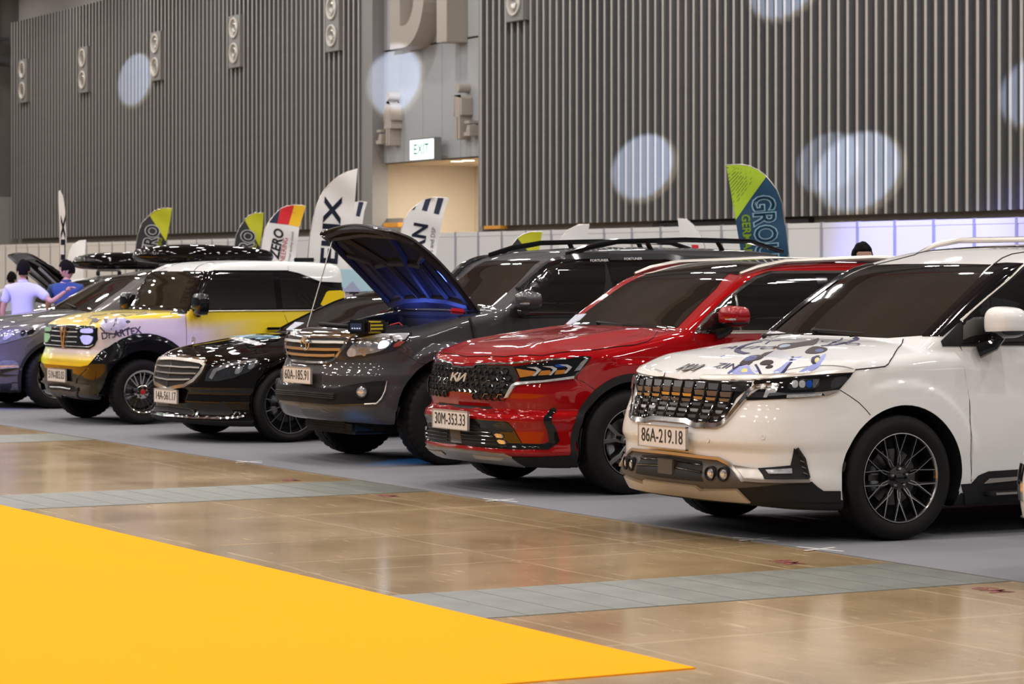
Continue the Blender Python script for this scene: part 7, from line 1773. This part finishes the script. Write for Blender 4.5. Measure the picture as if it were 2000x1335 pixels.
pts = [on_grey(tuple(GS.onplane(u, v, x=x))) for u, v, x in ((738, 650, .40), (757, 643, .46), (763, 634, .48), (780, 630, .52), (787, 637, .56))]
cb = MB().tube(pts, .006, 6).build('jump_lead', REDP, None, smooth=True); tag(cb, 'thin red jump lead curling over the engine bay', 'cable')
p0 = pts[1]; MB().box((-.012, -.02, -.03), (.012, .02, .012)).build('lead_clamp', REDP, cb, loc=p0, bevel=.006)
a0 = GS.onplane(893, 608, x=.70); a1 = GS.onplane(912, 610, x=.72)
cl = MB().box((-.07, -.025, -.02), (.07, .03, .025)).build('clamp', REDP, None, bevel=.02, loc=on_grey((.70, a0.y, a0.z)), rot=(0, .1, ra + 1.3)); tag(cl, 'red clamp lying on the grey wing beside the windscreen', 'clamp')
cp = [on_grey(tuple(GS.place([tuple(GS.hit(u, v))], .012)[0][0])) for u, v in ((912, 612), (917, 625), (923, 640), (927, 660), (928, 690))]
tag(MB().tube([tuple(on_grey((.70, a0.y, a0.z)))] + cp, .012, 8).build('cable', MATTB, None, smooth=True), 'black cable hanging from the red clamp down the grey wing', 'cable')
# blue lamp under the grey car
spot((-18.9, 7.9, .85), (-20.0, 10.25, 0), 260, 13, (.03, .35, 1), .7, .03)

# ------------------------------------------------------------------ people
SKIN = mat('skin', (.46, .25, .17), .5, noise=.06); HAIR = mat('dark_hair', (.006, .005, .005), .9, spec=.1, noise=.4, nscale=60, bump=.4, bscale=90)
def skin_body(name, J, E, m, parent, levels=2, loc=None):
    me = bpy.data.meshes.new('t'); names = list(J); me.from_pydata([J[n][0] for n in names], [(names.index(a), names.index(b)) for a, b in E], [])
    o = bpy.data.objects.new('t', me); COL.objects.link(o)
    md = o.modifiers.new('s', 'SKIN'); ss = o.modifiers.new('u', 'SUBSURF'); ss.levels = levels; md.use_smooth_shade = True
    for i, n in enumerate(names):
        r = J[n][1]; me.skin_vertices[0].data[i].radius = r if isinstance(r, tuple) else (r, r)
    me.skin_vertices[0].data[0].use_root = True
    dg = bpy.context.evaluated_depsgraph_get(); nm = bpy.data.meshes.new_from_object(o.evaluated_get(dg)); bpy.data.objects.remove(o)
    nm.materials.clear(); nm.materials.append(m); nm.polygons.foreach_set('use_smooth', [True] * len(nm.polygons))
    r = bpy.data.objects.new(name, nm); COL.objects.link(r); r.parent = parent
    return r
def head(parent, ctr, yaw, s=1.0, tilt=0.0, hairm=HAIR):
    """head looking along local -y turned by yaw; face, ears and hair"""
    R = Matrix.Rotation(yaw, 3, 'Z') @ Matrix.Rotation(tilt, 3, 'X'); ctr = Vector(ctr)
    def blob(name, f, m, nu=28, nv=20, par=None):
        V = []; F = []
        for j in range(nv + 1):
            ph = math.pi * (j / nv - .5)
            for i in range(nu):
                th = 2*math.pi*i/nu; V.append(tuple(ctr + R @ Vector(f(math.cos(ph)*math.cos(th), math.cos(ph)*math.sin(th), math.sin(ph))) * s))
        for j in range(nv):
            for i in range(nu): F.append((j*nu+i, j*nu+(i+1) % nu, (j+1)*nu+(i+1) % nu, (j+1)*nu+i))
        mb = MB(); mb.V = V; mb.F = F; return mb.build(name, m, par or parent, smooth=True, sharp=180)
    def skull(x, y, z):
        X, Y, Z = .076*x, .095*y, .118*z
        if z < 0: k = 1 + .28*z; X *= k; Y *= (1 + .12*z)
        if y < 0:
            if abs(x) < .2: Y -= .020 * math.exp(-((z + .12)/.16)**2) * (1 - abs(x)/.2)      # nose
            Y += .008 * math.exp(-((z - .12)/.10)**2)                                           # eye sockets
            Y -= .006 * math.exp(-((z + .48)/.08)**2) * math.exp(-(x/.35)**2)                   # lips
        return (X, Y, Z)
    h = blob('head', skull, SKIN)
    for sx in (-1, 1):
        blob('ear', lambda x, y, z: (sx*.078 + .010*x, .005 + .018*y, -.005 + .032*z), SKIN, 12, 8, h)
        blob('eye', lambda x, y, z: (sx*.030 + .013*x, -.083 + .010*y, .015 + .008*z), mat('eye_white', (.7, .7, .7), .3, noise=.02), 10, 6, h)
    blob('mouth', lambda x, y, z: (.022*x, -.090 + .006*y, -.056 + .006*z), mat('lip', (.35, .12, .10), .5, noise=.05), 10, 6, h)
    def hr(x, y, z):
        front = y < -.35
        k = 1.14 + .03*math.sin(9*x + 7*z) + .02*math.sin(23*y)
        if front and z < .45: k = .93
        if abs(x) > .75 and z < -.15: k = .93
        if z < -.55: k = .93
        X, Y, Z = .078*x*k, .097*y*k, .118*z*k
        if z < 0: X *= 1 + .2*z
        return (X, Y + .002, Z + .004)
    blob('hair', hr, hairm, 48, 36, h)
    return h
def hand(name, parent, p, d, up, m=SKIN, curl=.5, s=1.0, sg=1):
    """palm and five bent fingers; d = pointing direction, up = back of the hand"""
    d = Vector(d).normalized(); up = Vector(up); up = (up - d * up.dot(d)).normalized(); sd = d.cross(up) * sg; p = Vector(p)
    J = {'w': (tuple(p), (.022*s, .026*s)), 'm': (tuple(p + d*.05*s), (.020*s, .034*s)), 'k': (tuple(p + d*.085*s), (.015*s, .036*s))}
    o = skin_body(name, J, [('w', 'm'), ('m', 'k')], m, parent)
    for i, (off, ln) in enumerate(((-.030, .070), (-.010, .080), (.011, .075), (.030, .058))):
        b = p + d*.075*s + sd*off*s; J = {}; E = []; ang = 0; q = b
        for k in range(4):
            J['a%d' % k] = (tuple(q), (.0095 - .0012*k) * s)
            if k: E.append(('a%d' % (k-1), 'a%d' % k))
            ang += curl * (.5 if k == 0 else .8); q = q + (d*math.cos(ang) - up*math.sin(ang)) * ln * s / 2.4
        skin_body('finger', J, E, m, o, 1)
    b = p + d*.025*s - sd*.022*s; J = {'a': (tuple(b), .012*s), 'b': (tuple(b + (d*.5 - sd*.9 - up*.2)*.035*s), .011*s), 'c': (tuple(b + (d*1.4 - sd*1.2 - up*.5)*.040*s), .009*s)}
    skin_body('thumb', J, [('a', 'b'), ('b', 'c')], m, o, 1)
    return o
def person(label, loc, rz, H, shirt, trousers, arms, head_yaw, lean=0.0, tilt=0.0, group=None, wide=1.0, bow=0.0):
    """local frame: x = to the right of the body, -y = where the chest faces; arms = {side: (elbow, wrist)}"""
    k = H / 1.72; o = empty('person', (loc[0], loc[1], .012), rz, label, 'person', group)
    def P(x, y, z): return (x*k*wide, (y - bow * max(0, z - 1.0)) * k, z*k)
    J = {'pel': (P(0, 0, .93), (.15*k, .11*k)), 'wai': (P(0, 0, 1.08), (.135*k, .10*k)), 'che': (P(0, .01, 1.30), (.155*k, .115*k)), 'sho': (P(0, .01, 1.42), (.12*k, .09*k)), 'nec': (P(0, 0, 1.50), .058*k), 'nek': (P(0, -.01, 1.57), .052*k)}
    E = [('pel', 'wai'), ('wai', 'che'), ('che', 'sho'), ('sho', 'nec'), ('nec', 'nek')]
    for sg, n in ((1, 'r'), (-1, 'l')):
        J['hip' + n] = (P(sg*.10, 0, .88), .095*k); J['kne' + n] = (P(sg*.11, -.01, .49), .062*k); J['ank' + n] = (P(sg*.11, .03, .09), .042*k); J['toe' + n] = (P(sg*.12, -.14, .045), (.035*k, .04*k))
        E += [('pel', 'hip' + n), ('hip' + n, 'kne' + n), ('kne' + n, 'ank' + n), ('ank' + n, 'toe' + n)]
        el, wr = arms[n]
        J['sh' + n] = (P(sg*.185, .01, 1.40), .060*k); J['el' + n] = (P(*el), .042*k); J['wr' + n] = (P(*wr), .027*k)
        E += [('sho', 'sh' + n), ('sh' + n, 'el' + n), ('el' + n, 'wr' + n)]
    skin_body('body', J, E, SKIN, o)
    S = {'hem': (P(0, 0, .86), (.185*k, .135*k)), 'wai': (P(0, 0, 1.06), (.170*k, .130*k)), 'che': (P(0, .01, 1.28), (.185*k, .140*k)), 'sho': (P(0, .01, 1.42), (.150*k, .105*k)), 'col': (P(0, .005, 1.495), (.075*k, .075*k))}
    SE = [('hem', 'wai'), ('wai', 'che'), ('che', 'sho'), ('sho', 'col')]
    for sg, n in ((1, 'r'), (-1, 'l')):
        a = Vector(J['sh' + n][0]); b = Vector(J['el' + n][0]); S['s' + n] = (tuple(a), .082*k); S['t' + n] = (tuple(a.lerp(b, .78)), .072*k); SE += [('sho', 's' + n), ('s' + n, 't' + n)]
    skin_body('polo_shirt', S, SE, shirt, o)
    c0 = P(0, .005, 1.50); mb = MB(); mb.lathe([(-.02, .078*k), (.025, .070*k), (.028, .062*k), (0, .060*k)], 24, 2, c0); mb.build('collar', shirt, o, smooth=True)
    T = {'w': (P(0, 0, .93), (.165*k, .125*k)), 'c': (P(0, 0, .84), (.150*k, .115*k))}; TE = [('w', 'c')]
    for sg, n in ((1, 'r'), (-1, 'l')):
        T['h' + n] = (P(sg*.11, 0, .78), .095*k); T['k' + n] = (P(sg*.115, -.01, .48), .078*k); T['a' + n] = (P(sg*.115, .02, .10), .062*k); TE += [('c', 'h' + n), ('h' + n, 'k' + n), ('k' + n, 'a' + n)]
        MB().tube([P(sg*.115, .09, .045), P(sg*.118, 0, .05), P(sg*.122, -.12, .042), P(sg*.125, -.19, .035)], [.035*k, .048*k, .046*k, .028*k], 12).build('shoe', MATTB, o, smooth=True)
    skin_body('trousers', T, TE, trousers, o)
    for sg, n in ((1, 'r'), (-1, 'l')):
        e = Vector(J['el' + n][0]); w = Vector(J['wr' + n][0]); d = (w - e).normalized()
        up = Vector((0, 0, 1)) if abs(d.z) < .8 else Vector((sg, 0, 0)); hand('hand', o, tuple(w), tuple(d), tuple(up), s=k, sg=sg)
    hc = P(0, -.03, 1.665); head(o, hc, head_yaw, k * 1.10, tilt)
    return o
WSH = mat('white_polo', (.50, .51, .62), .8, noise=.03, bump=.2, bscale=25); BSH = mat('navy_polo', (.02, .05, .16), .8, noise=.1, bump=.2, bscale=25); TR = mat('dark_trousers', (.03, .03, .04), .8, noise=.1)
rest = lambda sg: ((sg*.25, .02, 1.13), (sg*.26, -.06, .88))
# both men stand with their backs to the camera, so local -y points away from it
person('man in white polo shirt, arm over his companion', (-34.62, 11.83, 0), RZ + math.pi, 1.63, WSH, TR, {'l': ((-.40, .12, 1.215), (-.60, .17, 1.37)), 'r': ((.27, .0, 1.13), (.28, -.04, .88))}, 0.15, wide=1.05)
person('man in navy polo shirt, head bowed and turned aside', (-34.91, 12.53, 0), RZ + math.pi, 1.63, BSH, TR, {'l': ((-.28, -.05, 1.15), (-.22, -.25, 1.05)), 'r': ((.26, -.06, 1.13), (.2, -.28, 1.05))}, 1.15, bow=.10, tilt=.25, wide=1.05)
person('dark-haired person far behind the man in white', (-44.5, 15.0, 0), RZ + math.pi, 1.48, WSH, TR, {'l': rest(-1), 'r': rest(1)}, 0.0)
person('dark-haired person behind the red crossover roof', (-20.27, 14.98, 0), RZ, 1.735, BSH, TR, {'l': rest(-1), 'r': rest(1)}, 0.3)
# coloured stage wash: blue on the left group, blue and green on the small car
spot((-25.0, 4.5, 6.5), (-29.95, 9.8, .6), 5000, 8, (.10, .12, 1), .7, .05)
spot((-27.0, 3.0, 7.0), (-34.4, 12.0, 1.2), 11000, 9, (.22, .20, 1), .7, .05)
spot((-30.0, 4.0, 4.0), (-27.6, 9.6, .72), 1100, 6, (.25, 1, .05), .9, .05)
spot((-20.0, 7.5, 3.5), (-26.1, 10.45, .85), 900, 9, (.35, .25, 1), .9, .05)
spot((-34, 19, 9), (-36.0, 28, 1.8), 14000, 30, (.22, .24, 1), .8, .1)
disc_spot(-79.9, 7.6, .85, 900)
disc_spot(-61.9, 6.55, .85, 800)
disc_spot(-49.8, 3.85, .74, 1100)
disc_spot(-42.0, 3.5, .80, 1100)
disc_spot(-43.0, 3.7, .62, 500)
disc_spot(-44.5, 7.3, .70, 1000)
disc_spot(-36.6, 4.75, .7, 900)
